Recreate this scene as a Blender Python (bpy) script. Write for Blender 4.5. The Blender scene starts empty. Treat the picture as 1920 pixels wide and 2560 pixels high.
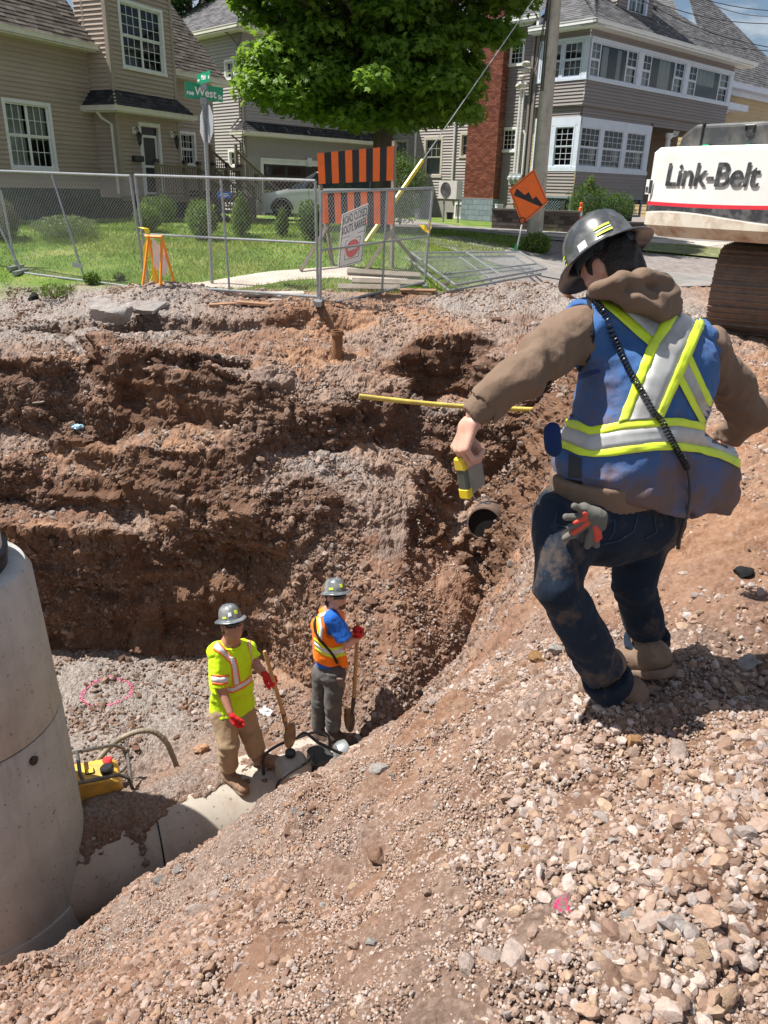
import bpy, math, random
import numpy as np
from mathutils import Vector, Matrix
from mathutils.bvhtree import BVHTree
random.seed(7); RNG=np.random.default_rng(11)
R=math.radians; PI=math.pi
scene=bpy.context.scene
C=bpy.data.collections.new('site'); scene.collection.children.link(C)
# ---------------------------------------------------------------- camera, sky, sun, exposure
CZ=1.65; F=1923.0; PITCH=R(22.8); ROLL=R(1.6)
fw=np.array([0,math.cos(PITCH),-math.sin(PITCH)]); rt=np.array([1.,0,0]); upv=np.cross(rt,fw)
cr,sr=math.cos(ROLL),math.sin(ROLL)
rt,upv=rt*cr+upv*sr, upv*cr-rt*sr
cam_d=bpy.data.cameras.new('camera'); cam=bpy.data.objects.new('camera',cam_d); C.objects.link(cam)
cam_d.sensor_fit='VERTICAL'; cam_d.sensor_height=36; cam_d.sensor_width=27; cam_d.lens=36*F/2560
cam_d.clip_start=0.05; cam_d.clip_end=2000
m=Matrix(((rt[0],upv[0],-fw[0],0),(rt[1],upv[1],-fw[1],0),(rt[2],upv[2],-fw[2],CZ),(0,0,0,1)))
cam.matrix_world=m; scene.camera=cam
SUN_EL=R(60); SUN_AZ=R(172)      # azimuth measured from +x towards +y
sdir=Vector((math.cos(SUN_EL)*math.cos(SUN_AZ),math.cos(SUN_EL)*math.sin(SUN_AZ),math.sin(SUN_EL)))
w=bpy.data.worlds.new('World'); scene.world=w; w.use_nodes=True
nt=w.node_tree; bg=nt.nodes['Background']; sky=nt.nodes.new('ShaderNodeTexSky'); sky.sky_type='NISHITA'
sky.sun_disc=False; sky.sun_elevation=SUN_EL; sky.sun_rotation=math.atan2(sdir.x,sdir.y)
sky.air_density=1.0; sky.dust_density=0.6; sky.ozone_density=1.5
# wisps of white cloud over the blue
tc=nt.nodes.new('ShaderNodeTexCoord'); mp=nt.nodes.new('ShaderNodeMapping'); mp.inputs['Scale'].default_value=(1,1,3.2)
nz=nt.nodes.new('ShaderNodeTexNoise'); nz.inputs['Scale'].default_value=3.1; nz.inputs['Detail'].default_value=7; nz.inputs['Roughness'].default_value=.6
rp=nt.nodes.new('ShaderNodeValToRGB'); rp.color_ramp.elements[0].position=.47; rp.color_ramp.elements[1].position=.62
mx=nt.nodes.new('ShaderNodeMixRGB'); mx.inputs['Color2'].default_value=(9.5,9.8,10.2,1)
nt.links.new(tc.outputs['Generated'],mp.inputs['Vector']); nt.links.new(mp.outputs['Vector'],nz.inputs['Vector'])
nt.links.new(nz.outputs['Fac'],rp.inputs['Fac']); nt.links.new(rp.outputs['Color'],mx.inputs['Fac'])
nt.links.new(sky.outputs['Color'],mx.inputs['Color1']); nt.links.new(mx.outputs['Color'],bg.inputs['Color'])
bg.inputs['Strength'].default_value=0.051
sl=bpy.data.lights.new('sun','SUN'); sl.energy=5.0; sl.angle=R(.53); sl.color=(1,.955,.89)
so=bpy.data.objects.new('sun',sl); C.objects.link(so); so.rotation_euler=sdir.to_track_quat('Z','Y').to_euler()
so.location=(-10,4,20)
scene.view_settings.view_transform='Standard'; scene.view_settings.look='None'
scene.view_settings.exposure=0.80; scene.view_settings.gamma=1
# ---------------------------------------------------------------- photo-pixel rays, used to measure where things stand
def ray(px,py): return fw*F+rt*(px-960)-upv*(py-1280)
def PZ(px,py,z):
    d=ray(px,py); t=(z-CZ)/d[2]; return np.array([d[0]*t,d[1]*t,z])
def PD(px,py,D):
    d=ray(px,py); t=D/d[1]; return np.array([d[0]*t,D,CZ+d[2]*t])
# ---------------------------------------------------------------- numpy noise
def _h(ix,iy,iz,s):
    n=(ix*374761393+iy*668265263+iz*2147483647+s*1274126177)&0xffffffff
    n=((n^(n>>13))*1274126177)&0xffffffff
    n=((n^(n>>15))*2246822519)&0xffffffff
    return ((n^(n>>16))&0xffffff)/float(0xffffff)
def vnoise(p,s=0):
    p=np.asarray(p,float); i=np.floor(p).astype(np.int64); f=p-i; f=f*f*f*(f*(f*6-15)+10)
    x,y,z=i[:,0],i[:,1],i[:,2]; o=0
    for dx in (0,1):
        wx=f[:,0] if dx else 1-f[:,0]
        for dy in (0,1):
            wy=f[:,1] if dy else 1-f[:,1]
            for dz in (0,1):
                wz=f[:,2] if dz else 1-f[:,2]
                o=o+wx*wy*wz*_h(x+dx,y+dy,z+dz,s)
    return o*2-1
def fbm(p,oct=4,s=0,g=.5,l=2.03):
    a=1;o=0;p=np.asarray(p,float)
    for k in range(oct): o=o+a*vnoise(p,s+k*17); a*=g; p=p*l+3.7
    return o
def ridged(p,oct=4,s=0,g=.5):
    a=1;o=0;p=np.asarray(p,float)
    for k in range(oct): o=o+a*(1-2*np.abs(vnoise(p,s+k*13))); a*=g; p=p*2.07+1.3
    return o
def worley(p,s=0):
    p=np.asarray(p,float); i=np.floor(p).astype(np.int64); f=p-i
    d1=np.full(len(p),9.); idv=np.zeros(len(p))
    for dx in (-1,0,1):
        for dy in (-1,0,1):
            for dz in (-1,0,1):
                x,y,z=i[:,0]+dx,i[:,1]+dy,i[:,2]+dz
                a=_h(x,y,z,s); b=_h(x,y,z,s+5); c=_h(x,y,z,s+9)
                d=(f[:,0]-dx-a)**2+(f[:,1]-dy-b)**2+(f[:,2]-dz-c)**2
                m_=d<d1; d1=np.where(m_,d,d1); idv=np.where(m_,a,idv)
    return np.sqrt(d1),idv
def sstep(a,b,x): t=np.clip((x-a)/(b-a),0,1); return t*t*(3-2*t)
# ---------------------------------------------------------------- object helpers
def tag(o,label=None,cat=None,group=None,kind=None):
    if label: o['label']=label
    if cat: o['category']=cat
    if group: o['group']=group
    if kind: o['kind']=kind
    return o
def empty(name,loc=(0,0,0),rz=0,label=None,cat=None,group=None,kind=None):
    o=bpy.data.objects.new(name,None); C.objects.link(o); o.location=loc; o.rotation_euler=(0,0,rz); o.empty_display_size=.1
    return tag(o,label,cat,group,kind)
def link(name,me,parent=None):
    o=bpy.data.objects.new(name,me); C.objects.link(o)
    if parent: 
        o.parent=parent
    return o
def npmesh(name,V,Fc,mats,parent=None,smooth=False,midx=None,world=True):
    """V (n,3); Fc (m,k) int array or list of arrays (mixed); world coords are re-based on the parent's place"""
    V=np.asarray(V,np.float32)
    me=bpy.data.meshes.new(name)
    if not isinstance(Fc,list): Fc=[Fc]
    Fc=[np.asarray(f,np.int32) for f in Fc if len(f)]
    me.vertices.add(len(V)); me.vertices.foreach_set('co',V.ravel())
    nl=sum(f.size for f in Fc); nf=sum(len(f) for f in Fc)
    me.loops.add(nl); me.polygons.add(nf)
    me.loops.foreach_set('vertex_index',np.concatenate([f.ravel() for f in Fc]))
    tot=np.concatenate([np.full(len(f),f.shape[1],np.int32) for f in Fc]); st=np.concatenate([[0],np.cumsum(tot)[:-1]]).astype(np.int32)
    me.polygons.foreach_set('loop_start',st); me.polygons.foreach_set('loop_total',tot)
    me.polygons.foreach_set('use_smooth',np.full(nf,bool(smooth)))
    if midx is not None: me.polygons.foreach_set('material_index',np.asarray(midx,np.int32))
    me.update(calc_edges=True); me.validate()
    for m_ in (mats if isinstance(mats,(list,tuple)) else [mats]): me.materials.append(m_)
    o=link(name,me,parent)
    if parent and world: o.matrix_parent_inverse=root_matrix(parent).inverted()
    return o
def root_matrix(o):
    M=o.matrix_parent_inverse@o.matrix_basis if o.parent else o.matrix_basis.copy()
    q=o.parent
    if q: M=root_matrix(q)@M
    return M
def vcol(o,name,arr):
    a=o.data.color_attributes.new(name,'FLOAT_COLOR','POINT'); c=np.ones((len(arr),4),np.float32); c[:,:arr.shape[1]]=arr
    a.data.foreach_set('color',c.ravel())
class MB:
    def __init__(s): s.v=[];s.f={};s.n=0;s.mi=[]
    def add(s,V,Fs,mi=0):
        V=np.asarray(V,float); 
        for f in Fs:
            s.f.setdefault(len(f),[]).append(([i+s.n for i in f],mi))
        s.v.append(V); s.n+=len(V); return s
    def box(s,lo,hi,M=None,mi=0):
        x0,y0,z0=lo;x1,y1,z1=hi
        V=np.array([(x0,y0,z0),(x1,y0,z0),(x1,y1,z0),(x0,y1,z0),(x0,y0,z1),(x1,y0,z1),(x1,y1,z1),(x0,y1,z1)])
        if M is not None: V=xf(M,V)
        return s.add(V,[(0,3,2,1),(4,5,6,7),(0,1,5,4),(1,2,6,5),(2,3,7,6),(3,0,4,7)],mi)
    def bbox(s,lo,hi,b=.004,M=None,mi=0):
        """box with chamfered edges"""
        x0,y0,z0=lo;x1,y1,z1=hi; V=[];key={}
        for i,x in enumerate((x0,x1)):
            for j,y in enumerate((y0,y1)):
                for k,z in enumerate((z0,z1)):
                    sx,sy,sz=(1,-1)[i],(1,-1)[j],(1,-1)[k]
                    key[i,j,k]=len(V); V+= [(x,y+sy*b,z+sz*b),(x+sx*b,y,z+sz*b),(x+sx*b,y+sy*b,z)]
        K=lambda i,j,k,a:key[i,j,k]+a
        Fs=[]
        for i in (0,1):
            q=[K(i,0,0,0),K(i,1,0,0),K(i,1,1,0),K(i,0,1,0)]; Fs.append(q if i else q[::-1])
            q=[K(0,i,0,1),K(0,i,1,1),K(1,i,1,1),K(1,i,0,1)]; Fs.append(q if i else q[::-1])
            q=[K(0,0,i,2),K(1,0,i,2),K(1,1,i,2),K(0,1,i,2)]; Fs.append(q if i else q[::-1])
        for i in (0,1):
            for j in (0,1):
                Fs.append([K(i,j,0,0),K(i,j,1,0),K(i,j,1,1),K(i,j,0,1)])
                Fs.append([K(i,0,j,0),K(i,1,j,0),K(i,1,j,2),K(i,0,j,2)])
                Fs.append([K(0,i,j,1),K(1,i,j,1),K(1,i,j,2),K(0,i,j,2)])
        for q in key.values(): Fs.append([q,q+1,q+2])
        V=np.array(V,float)
        if M is not None: V=xf(M,V)
        return s.add(V,Fs,mi)
    def tube(s,P,r,n=8,cap=True,mi=0,closed=False):
        P=[np.asarray(p,float) for p in P]; m_=len(P); rr=r if hasattr(r,'__len__') else [r]*m_
        V=[];u=None
        for i,p in enumerate(P):
            if closed: t=P[(i+1)%m_]-P[i-1]
            else: t=P[min(i+1,m_-1)]-P[max(i-1,0)]
            t=t/(np.linalg.norm(t)+1e-12)
            if u is None:
                a=np.array([0,0,1.]) if abs(t[2])<.9 else np.array([1.,0,0]); u=np.cross(t,a)
            u=u-t*(u@t); u/=np.linalg.norm(u)+1e-12; v=np.cross(t,u)
            for k in range(n):
                a=2*PI*k/n; V.append(p+rr[i]*(u*math.cos(a)+v*math.sin(a)))
        Fs=[]
        for i in range(m_-1+(1 if closed else 0)):
            j=(i+1)%m_
            for k in range(n):
                l=(k+1)%n; Fs.append((i*n+k,i*n+l,j*n+l,j*n+k))
        if cap and not closed: Fs.append(tuple(range(n))[::-1]); Fs.append(tuple((m_-1)*n+k for k in range(n)))
        return s.add(V,Fs,mi)
    def lathe(s,prof,c=(0,0,0),n=24,M=None,mi=0,sx=1,sy=1):
        V=[];Fs=[];m_=len(prof)
        for (r,z) in prof:
            for k in range(n):
                a=2*PI*k/n; V.append((c[0]+r*sx*math.cos(a),c[1]+r*sy*math.sin(a),c[2]+z))
        for i in range(m_-1):
            for k in range(n):
                l=(k+1)%n; Fs.append((i*n+k,i*n+l,(i+1)*n+l,(i+1)*n+k))
        Fs.append(tuple(range(n))[::-1]); Fs.append(tuple((m_-1)*n+k for k in range(n)))
        V=np.array(V,float)
        if M is not None: V=xf(M,V)
        return s.add(V,Fs,mi)
    def prism(s,poly,d0,d1,M=None,mi=0):
        """polygon in local x,z; extruded along y from d0 to d1"""
        n=len(poly); V=[(x,d0,z) for x,z in poly]+[(x,d1,z) for x,z in poly]
        Fs=[tuple(range(n)),tuple(range(2*n-1,n-1,-1))]+[(i,i+n,(i+1)%n+n,(i+1)%n) for i in range(n)]
        V=np.array(V,float)
        if M is not None: V=xf(M,V)
        return s.add(V,Fs,mi)
    def quad(s,a,b,c,d,mi=0): return s.add([a,b,c,d],[(0,1,2,3)],mi)
    def build(s,name,mats,parent=None,smooth=False,fix=True):
        V=np.concatenate(s.v); Fl=[];mi=[]
        for k,l in s.f.items(): Fl.append(np.array([a for a,b in l])); mi+=[b for a,b in l]
        o=npmesh(name,V,Fl,mats,parent,smooth,mi)
        if fix:
            import bmesh
            bm=bmesh.new(); bm.from_mesh(o.data); bmesh.ops.recalc_face_normals(bm,faces=bm.faces); bm.to_mesh(o.data); bm.free()
        if smooth=='auto' or smooth is True: autosmooth(o)
        return o
def autosmooth(o,ang=35):
    me=o.data
    me.polygons.foreach_set('use_smooth',np.ones(len(me.polygons),bool))
    try: me.set_sharp_from_angle(angle=R(ang))
    except Exception: pass
def xf(M,V):
    M=np.array(M); return V@M[:3,:3].T+M[:3,3]
def frame(o,x,z=(0,0,1)):
    """matrix with origin o, x axis along x, z up"""
    x=np.array(x,float);x/=np.linalg.norm(x);z=np.array(z,float);y=np.cross(z,x);y/=np.linalg.norm(y);z=np.cross(x,y)
    M=np.eye(4);M[:3,0]=x;M[:3,1]=y;M[:3,2]=z;M[:3,3]=o;return M
def copy_tree(o,parent=None):
    c=o.copy(); C.objects.link(c); c.parent=parent
    for ch in list(o.children): copy_tree(ch,c)
    return c
# ---------------------------------------------------------------- materials
def N(nt,t,**k):
    n=nt.nodes.new('ShaderNode'+t)
    for a,b in k.items():
        if a in n.inputs.keys(): n.inputs[a].default_value=b
        else: setattr(n,a,b)
    return n
def ramp(nt,fac,stops):
    r=nt.nodes.new('ShaderNodeValToRGB'); e=r.color_ramp.elements
    while len(e)<len(stops): e.new(.5)
    for i,(p,c) in enumerate(stops): e[i].position=p; e[i].color=(*c,1) if len(c)==3 else c
    nt.links.new(fac,r.inputs['Fac']); return r.outputs['Color']
def mixc(nt,fac,a,b,mode='MIX'):
    m_=nt.nodes.new('ShaderNodeMixRGB'); m_.blend_type=mode
    for s_,v in (('Fac',fac),('Color1',a),('Color2',b)):
        if hasattr(v,'is_linked') or hasattr(v,'links'): nt.links.new(v,m_.inputs[s_])
        elif isinstance(v,(int,float)): m_.inputs[s_].default_value=v
        else: m_.inputs[s_].default_value=(*v,1) if len(v)==3 else v
    return m_.outputs['Color']
def noise(nt,scale,detail=4,rough=.55,coord='Object',dim=None,sc=None):
    t=nt.nodes.new('ShaderNodeTexCoord'); n=nt.nodes.new('ShaderNodeTexNoise'); n.inputs['Scale'].default_value=scale
    n.inputs['Detail'].default_value=detail; n.inputs['Roughness'].default_value=rough
    if sc:
        mp=nt.nodes.new('ShaderNodeMapping'); mp.inputs['Scale'].default_value=sc
        nt.links.new(t.outputs[coord],mp.inputs['Vector']); nt.links.new(mp.outputs['Vector'],n.inputs['Vector'])
    else: nt.links.new(t.outputs[coord],n.inputs['Vector'])
    return n.outputs['Fac']
def bump(nt,bsdf,h,strength=.3,dist=.01):
    b=nt.nodes.new('ShaderNodeBump'); b.inputs['Strength'].default_value=strength; b.inputs['Distance'].default_value=dist
    nt.links.new(h,b.inputs['Height']); nt.links.new(b.outputs['Normal'],bsdf.inputs['Normal'])
def newmat(name):
    m_=bpy.data.materials.new(name); m_.use_nodes=True; nt=m_.node_tree; b=nt.nodes['Principled BSDF']; return m_,nt,b
MATS={}
def mat(name,col,rough=.7,var=.12,scale=8,metal=0,bmp=.0,bscale=60,dirt=None,dirtamt=.35,dscale=5,spec=.5,coat=0,sc=None):
    if name in MATS: return MATS[name]
    m_,nt,b=newmat(name); f=noise(nt,scale,5,.6,sc=sc)
    c0=tuple(max(0,x*(1-var)) for x in col); c1=tuple(min(1,x*(1+var)) for x in col)
    c=ramp(nt,f,[(.3,c0),(.7,c1)])
    if dirt:
        g=noise(nt,dscale,8,.65); g=ramp(nt,g,[(.5-.1*dirtamt,(0,0,0)),(.72,(1,1,1))]); k=nt.nodes.new('ShaderNodeMath'); k.operation='MULTIPLY'; k.inputs[1].default_value=min(1,dirtamt*2)
        nt.links.new(g,k.inputs[0]); c=mixc(nt,k.outputs[0],c,dirt)
    nt.links.new(c,b.inputs['Base Color']); b.inputs['Roughness'].default_value=rough; b.inputs['Metallic'].default_value=metal
    b.inputs['Specular IOR Level'].default_value=spec
    if coat: b.inputs['Coat Weight'].default_value=coat; b.inputs['Coat Roughness'].default_value=.08
    if bmp: bump(nt,b,noise(nt,bscale,4,.6,sc=sc),bmp,.01)
    MATS[name]=m_; return m_
# ================================================================ terrain
def tps_fit(P):
    P=np.array(P,float); n=len(P); X=P[:,:2]
    d=np.linalg.norm(X[:,None]-X[None],axis=2); K=np.where(d>0,d*d*np.log(d+1e-9),0)+np.eye(n)*.01
    A=np.zeros((n+3,n+3)); A[:n,:n]=K; A[:n,n]=1; A[:n,n+1:]=X; A[n,:n]=1; A[n+1:,:n]=X.T
    w_=np.linalg.solve(A,np.concatenate([P[:,2],np.zeros(3)])); return X,w_
def tps_eval(fit,x,y):
    X,w_=fit; o=w_[-3]+w_[-2]*x+w_[-1]*y
    for i in range(len(X)):
        r2=(x-X[i,0])**2+(y-X[i,1])**2; o=o+w_[i]*r2*np.log(np.sqrt(r2)+1e-9)
    return o
CP=[(0,2560,-1.3),(480,2560,-.75),(960,2560,-.28),(1440,2560,-.03),(1920,2560,.03),
 (300,2390,-2.1),(700,2300,-1.05),(1200,2300,-.3),(1700,2300,-.02),
 (760,2050,-1.3),(1050,2050,-.75),(1400,2050,-.25),(1900,2050,.03),
 (0,2415,-2.35),(160,2335,-2.75),(330,2240,-3.2),
 (640,2035,-1.85),(790,1935,-1.42),(960,1842,-1.12),(1150,1720,-.65),(1350,1720,-.35),(1500,1800,-.13),(1700,1850,-.08),(1920,1910,.02),
 (1590,1770,-.2),(1700,1680,-.16),(1900,1750,-.14),(1900,1500,-.06),(1900,1250,-.02),(1900,1000,0),(1650,1000,-.05),(1500,900,0),
 (1480,1560,-.5),(1320,1560,-1.15),(1230,1560,-1.9),(1700,1400,-.2),(1500,1300,-.75),(1600,1150,-.3),(1400,1200,-1.3),(1420,1080,-.5),(1300,1400,-1.9),(1620,1500,-.35),
 (1215,1400,-2.65),(1160,1550,-3.0),(1100,1680,-3.25),(1000,1550,-3.1),(1000,1720,-3.4),(900,1650,-3.5)]
CX=[(-3.3,7.8,-3.85),(-5.5,7,-3.9),(-4.4,6,-3.95),(-2,7.2,-3.85),(-1.3,7.6,-3.75),(-9,4,-4),(-9,8,-3.9),(-3.2,4.3,-4.45),(-2.2,4.95,-4.25),(-1.5,5.2,-3.95),
 (-.75,5.45,-3.55),(-.3,5.5,-3.3),(.25,5.9,-3.15),(-1.6,6.3,-3.75),(-.6,7,-3.72),(0.2,7.0,-3.35),(-3,6.2,-3.8),(-.9,4.6,-2.9),(-1.3,4.2,-3.0),(-2.6,3.6,-3.5),
 (-3.5,1.5,-2.2),(-2,0,-.9),(0,0,-.1),(2,0,.02),(4,2,0),(5,6,0),(4,9,0),(2.6,9.8,0),(-7,0,-3.4),(.3,9.2,-2.75),(5,13,0),(-6,2.5,-4.1)]
FIT=tps_fit([tuple(PZ(*c)) for c in CP]+CX)
KEYS={
0:[(1600,8.3),(1300,8.42),(1250,8.85),(1170,8.97),(1070,9.6),(1000,9.68),(890,9.85),(800,12.3),(750,13.3),(728,13.42),(690,14.5)],
150:[(1600,8.3),(1320,8.38),(1255,8.8),(1190,8.87),(1095,9.40),(1045,9.48),(895,9.62),(800,12.1),(745,13.2),(725,13.4),(700,14.0)],
300:[(1620,8.25),(1330,8.33),(1265,8.72),(1210,8.78),(1130,8.88),(1080,9.30),(1050,9.36),(880,9.50),(800,11.9),(740,13.0),(715,13.5)],
480:[(1640,8.15),(1400,8.22),(1265,8.34),(1190,8.45),(1120,8.55),(1075,9.04),(1040,9.10),(900,9.28),(860,10.3),(780,11.9),(740,12.7)],
620:[(1640,8.0),(1400,8.05),(1250,8.15),(1180,8.4),(1150,8.52),(1080,8.68),(1000,8.85),(960,8.95),(900,9.7),(780,11.85),(750,12.42)],
800:[(1600,7.45),(1450,7.75),(1200,8.25),(1135,8.75),(1120,8.95),(1080,9.02),(1010,9.12),(970,9.3),(900,10.3),(800,11.5),(770,11.8)],
1000:[(1700,6.4),(1520,7.15),(1350,7.95),(1180,8.9),(1110,9.6),(1040,9.8),(1020,9.88),(985,10.0),(890,10.5),(800,11.4),(730,13.5)],
1150:[(1560,7.3),(1470,7.75),(1350,8.75),(1270,9.35),(1130,9.75),(1060,9.82),(1020,9.9),(1000,10.05),(885,10.2),(800,11.3),(705,15.5)],
1280:[(1480,8.1),(1400,8.65),(1300,9.2),(1200,9.5),(1100,9.62),(1040,9.7),(1000,9.76),(960,9.8),(890,9.9),(800,11),(708,15.5)],
1420:[(1400,8.9),(1340,9.1),(1290,9.3),(1200,9.5),(1100,9.62),(1040,9.7),(1000,9.76),(960,9.8),(880,9.9),(800,11),(715,15.5)]}
KA=[];KY=[];KZ=[]
for px,l in KEYS.items():
    KA.append(PZ(px,1000,-1)[0]/PZ(px,1000,-1)[1]); KY.append([b for a,b in l]); KZ.append([PD(px,a,b)[2] for a,b in l])
KA=np.array(KA);KY=np.array(KY);KZ=np.array(KZ)
def G(x,y):
    """lawn, driveway and street behind the trench"""
    l=.62*sstep(13.4,18.5,y)-.12*sstep(19,30,y); r=.5*sstep(15.5,23,y)
    k=sstep(-1.5,3.5,x-.25*(y-14)); g=l*(1-k)+r*k
    return g+.012*np.sin(x*.9+1)*sstep(15,20,y)
RIDGES=[(PZ(760,1965,-1.4)[:2],PZ(690,2330,-1.1)[:2],.10,.13),(PZ(930,1850,-1.1)[:2],PZ(1150,1740,-.65)[:2],.05,.12),(PZ(1360,1770,-.3)[:2],PZ(1560,1835,-.12)[:2],.05,.10)]
def hraw(x,y):
    x=np.asarray(x,float);y=np.asarray(y,float)
    P3=np.stack([x,y,np.zeros_like(x)],1)
    wx=.16*fbm(P3*1.1,2,3); wy=.15*fbm(P3*1.2,2,8)+.025*fbm(P3*3.7,2,9)
    fade=sstep(7.2,8.2,y)*(1-sstep(10.5,12.8,y))
    X=x+wx*fade*.8; Y=y+wy*fade
    a=X/np.maximum(Y,.1)
    a=np.clip(a,KA[0],KA[-1]); i=np.clip(np.searchsorted(KA,a)-1,0,len(KA)-2); t=(a-KA[i])/(KA[i+1]-KA[i]); t=t*t*(3-2*t)*.5+t*.5
    ky=KY[i]*(1-t[:,None])+KY[i+1]*t[:,None]; kz=KZ[i]*(1-t[:,None])+KZ[i+1]*t[:,None]
    z=kz[:,0]-(6-5.3*sstep(-.12,-.02,a))*(ky[:,0]-Y)
    for k in range(ky.shape[1]-1):
        tt=np.clip((Y-ky[:,k])/(ky[:,k+1]-ky[:,k]),0,1)
        z=np.where(Y>=ky[:,k],kz[:,k]+(kz[:,k+1]-kz[:,k])*tt,z)
    last=ky[:,-1]; g=G(x,y); bl=sstep(0,1.2,Y-last+.6); z=z*(1-bl)+g*bl
    T=tps_eval(FIT,x,y); T=np.clip(T,-4.6,.12)
    right=sstep(1.8,2.6,x-.02*y)*1.
    out=np.maximum(z,T); kx=sstep(.15,.30,x/np.maximum(y,.1))*(1-sstep(13,15.5,y))
    bb=sstep(5.2,6.2,y); out=T*(1-bb)+out*bb
    out=out*(1-kx)+np.minimum(np.maximum(z,T),np.maximum(T,-.02*0+G(x,y)*bl))*kx
    out=out+.10*fbm(P3*np.array([1.3,2.2,1])+7,3,24)*sstep(8.2,8.8,y)*(1-sstep(9.9,10.8,y))*(1-sstep(.05,.12,x/np.maximum(y,.1)))
    # local hollows: undermined pocket behind the bench, and small notch
    def pit(cx,cy,rx,ry,d,ang=0):
        c_,s_=math.cos(ang),math.sin(ang); u=(x-cx)*c_+(y-cy)*s_; v=-(x-cx)*s_+(y-cy)*c_
        q=np.sqrt((u/rx)**2+(v/ry)**2)+.16*fbm(P3*2.6,3,21); return -d*(1-sstep(.62,1.05,q))
    out=out+pit(-3.75,11.35,1.75,.42,.36,-.10)+pit(-1.7,11.3,1.6,.5,.2,.1)
    b1=PZ(1130,900,-.4); out=out+pit(b1[0]-.1,10.35,.62,.4,.75,0)
    out=out+pit(-2.6,9.35,1.1,.22,.25,.1)
    out=out+pit(PD(1205,1330,8.5)[0],8.45,.34,.55,.30,0)
    mound=lambda cx,cy,rx,ry,d: d*np.exp(-(((x-cx)/rx)**2+((y-cy)/ry)**2))
    out=out+mound(-3.6,12.75,.95,.4,.17)+mound(2.2,13.2,1.3,.6,.22)+mound(-1.0,11.9,.9,.35,.08)+mound(3.3,12.6,1.2,.7,.12)
    nr=1-sstep(4.6,6,y)
    for (q0,q1,hh,wd) in RIDGES:
        v0=q1-q0;t_=np.clip(((x-q0[0])*v0[0]+(y-q0[1])*v0[1])/(v0@v0),0,1);dx=x-q0[0]-t_*v0[0];dy=y-q0[1]-t_*v0[1];sd=(v0[0]*dy-v0[1]*dx)/np.linalg.norm(v0);dd=np.hypot(dx,dy)/wd
        out=out+hh*np.exp(-dd**2)*(1+.5*fbm(P3*5,2,38))-.5*hh*np.exp(-((sd+wd*1.4)/wd)**2-(np.maximum(dd-1.5,0))**2)
    out=out+nr*(.075*fbm(P3*1.25,3,34)-.03+.045*fbm(P3*3.2,3,36)+.05*np.exp(-((x+1.0-.3*y)/.3)**2)*fbm(P3*2.,2,37)); far=1-sstep(13,15,y); out=out+.035*fbm(P3*1.9,4,31)*sstep(0,2,y+1)*far+.01*fbm(P3*.7,2,33)*(1-far)
    return out
GX0,GX1,GY0,GY1,GS=-14.,14.,-4.,17.,.02
gxn=int((GX1-GX0)/GS)+1; gyn=int((GY1-GY0)/GS)+1
gx,gy=np.meshgrid(np.linspace(GX0,GX1,gxn),np.linspace(GY0,GY1,gyn))
HG=np.concatenate([hraw(a,b) for a,b in zip(np.array_split(gx.ravel(),16),np.array_split(gy.ravel(),16))]).reshape(gyn,gxn)
del gx,gy
def H(x,y):
    x=np.atleast_1d(np.asarray(x,float));y=np.atleast_1d(np.asarray(y,float))
    u=np.clip((x-GX0)/GS,0,gxn-1.001);v=np.clip((y-GY0)/GS,0,gyn-1.001);i=u.astype(int);j=v.astype(int);fu=u-i;fv=v-j
    z=(HG[j,i]*(1-fu)+HG[j,i+1]*fu)*(1-fv)+(HG[j+1,i]*(1-fu)+HG[j+1,i+1]*fu)*fv
    out=(x<GX0)|(x>GX1)|(y>GY1); g=G(x,y); k=sstep(15.5,16.9,y); z=z*(1-k)+g*k
    return np.where(out&(y>9),g,z)
def Hs(x,y): return float(H([x],[y])[0])
# --- sheet traced outward from the view point so that steep faces get as many rows as flat ones
az=np.concatenate([np.linspace(-80,-31,70,endpoint=False),np.linspace(-31,31,780,endpoint=False),np.linspace(31,80,70)])*PI/180
NR=1000; rs=np.concatenate([np.linspace(.35,16.5,2100),np.geomspace(16.6,500,200)])
VV=np.zeros((NR,len(az),3))
for j,a in enumerate(az):
    xx=rs*math.sin(a);yy=rs*math.cos(a);zz=H(xx,yy)
    phi=np.arctan2(zz-CZ,rs); d3=np.hypot(np.diff(rs),np.diff(zz))
    ds=np.abs(np.diff(phi))+.25*d3/np.hypot(rs,zz-CZ)[1:]
    s_=np.concatenate([[0],np.cumsum(ds)]); q=np.linspace(0,s_[-1],NR)
    VV[:,j,0]=np.interp(q,s_,rs)
RRm=VV[:,:,0].copy()
for _ in range(3):
    pad=np.pad(RRm,((0,0),(5,5)),'edge'); cs=np.cumsum(np.pad(pad,((0,0),(1,0))),axis=1); RRm=(cs[:,11:]-cs[:,:-11])/11
VV[:,:,0]=RRm*np.sin(az);VV[:,:,1]=RRm*np.cos(az);VV[:,:,2]=H(VV[:,:,0].ravel(),VV[:,:,1].ravel()).reshape(NR,-1)
nA=len(az); flat=VV.reshape(-1,3)
du=np.gradient(VV,axis=1);dv=np.gradient(VV,axis=0); nn=np.cross(du,dv).reshape(-1,3); nn/=np.linalg.norm(nn,axis=1)[:,None]+1e-12
nn=np.where(nn[:,2:3]<0,-nn,nn)
def smooth2(A,k):
    for _ in range(k): A[1:-1,1:-1]=(A[1:-1,1:-1]*2+A[:-2,1:-1]+A[2:,1:-1]+A[1:-1,:-2]+A[1:-1,2:])/6
    return A
nn=smooth2(nn.reshape(NR,nA,3),3).reshape(-1,3); nn/=np.linalg.norm(nn,axis=1)[:,None]+1e-12
x,y,z=flat.T; P=flat
steep=1-sstep(.45,.85,nn[:,2])
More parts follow.
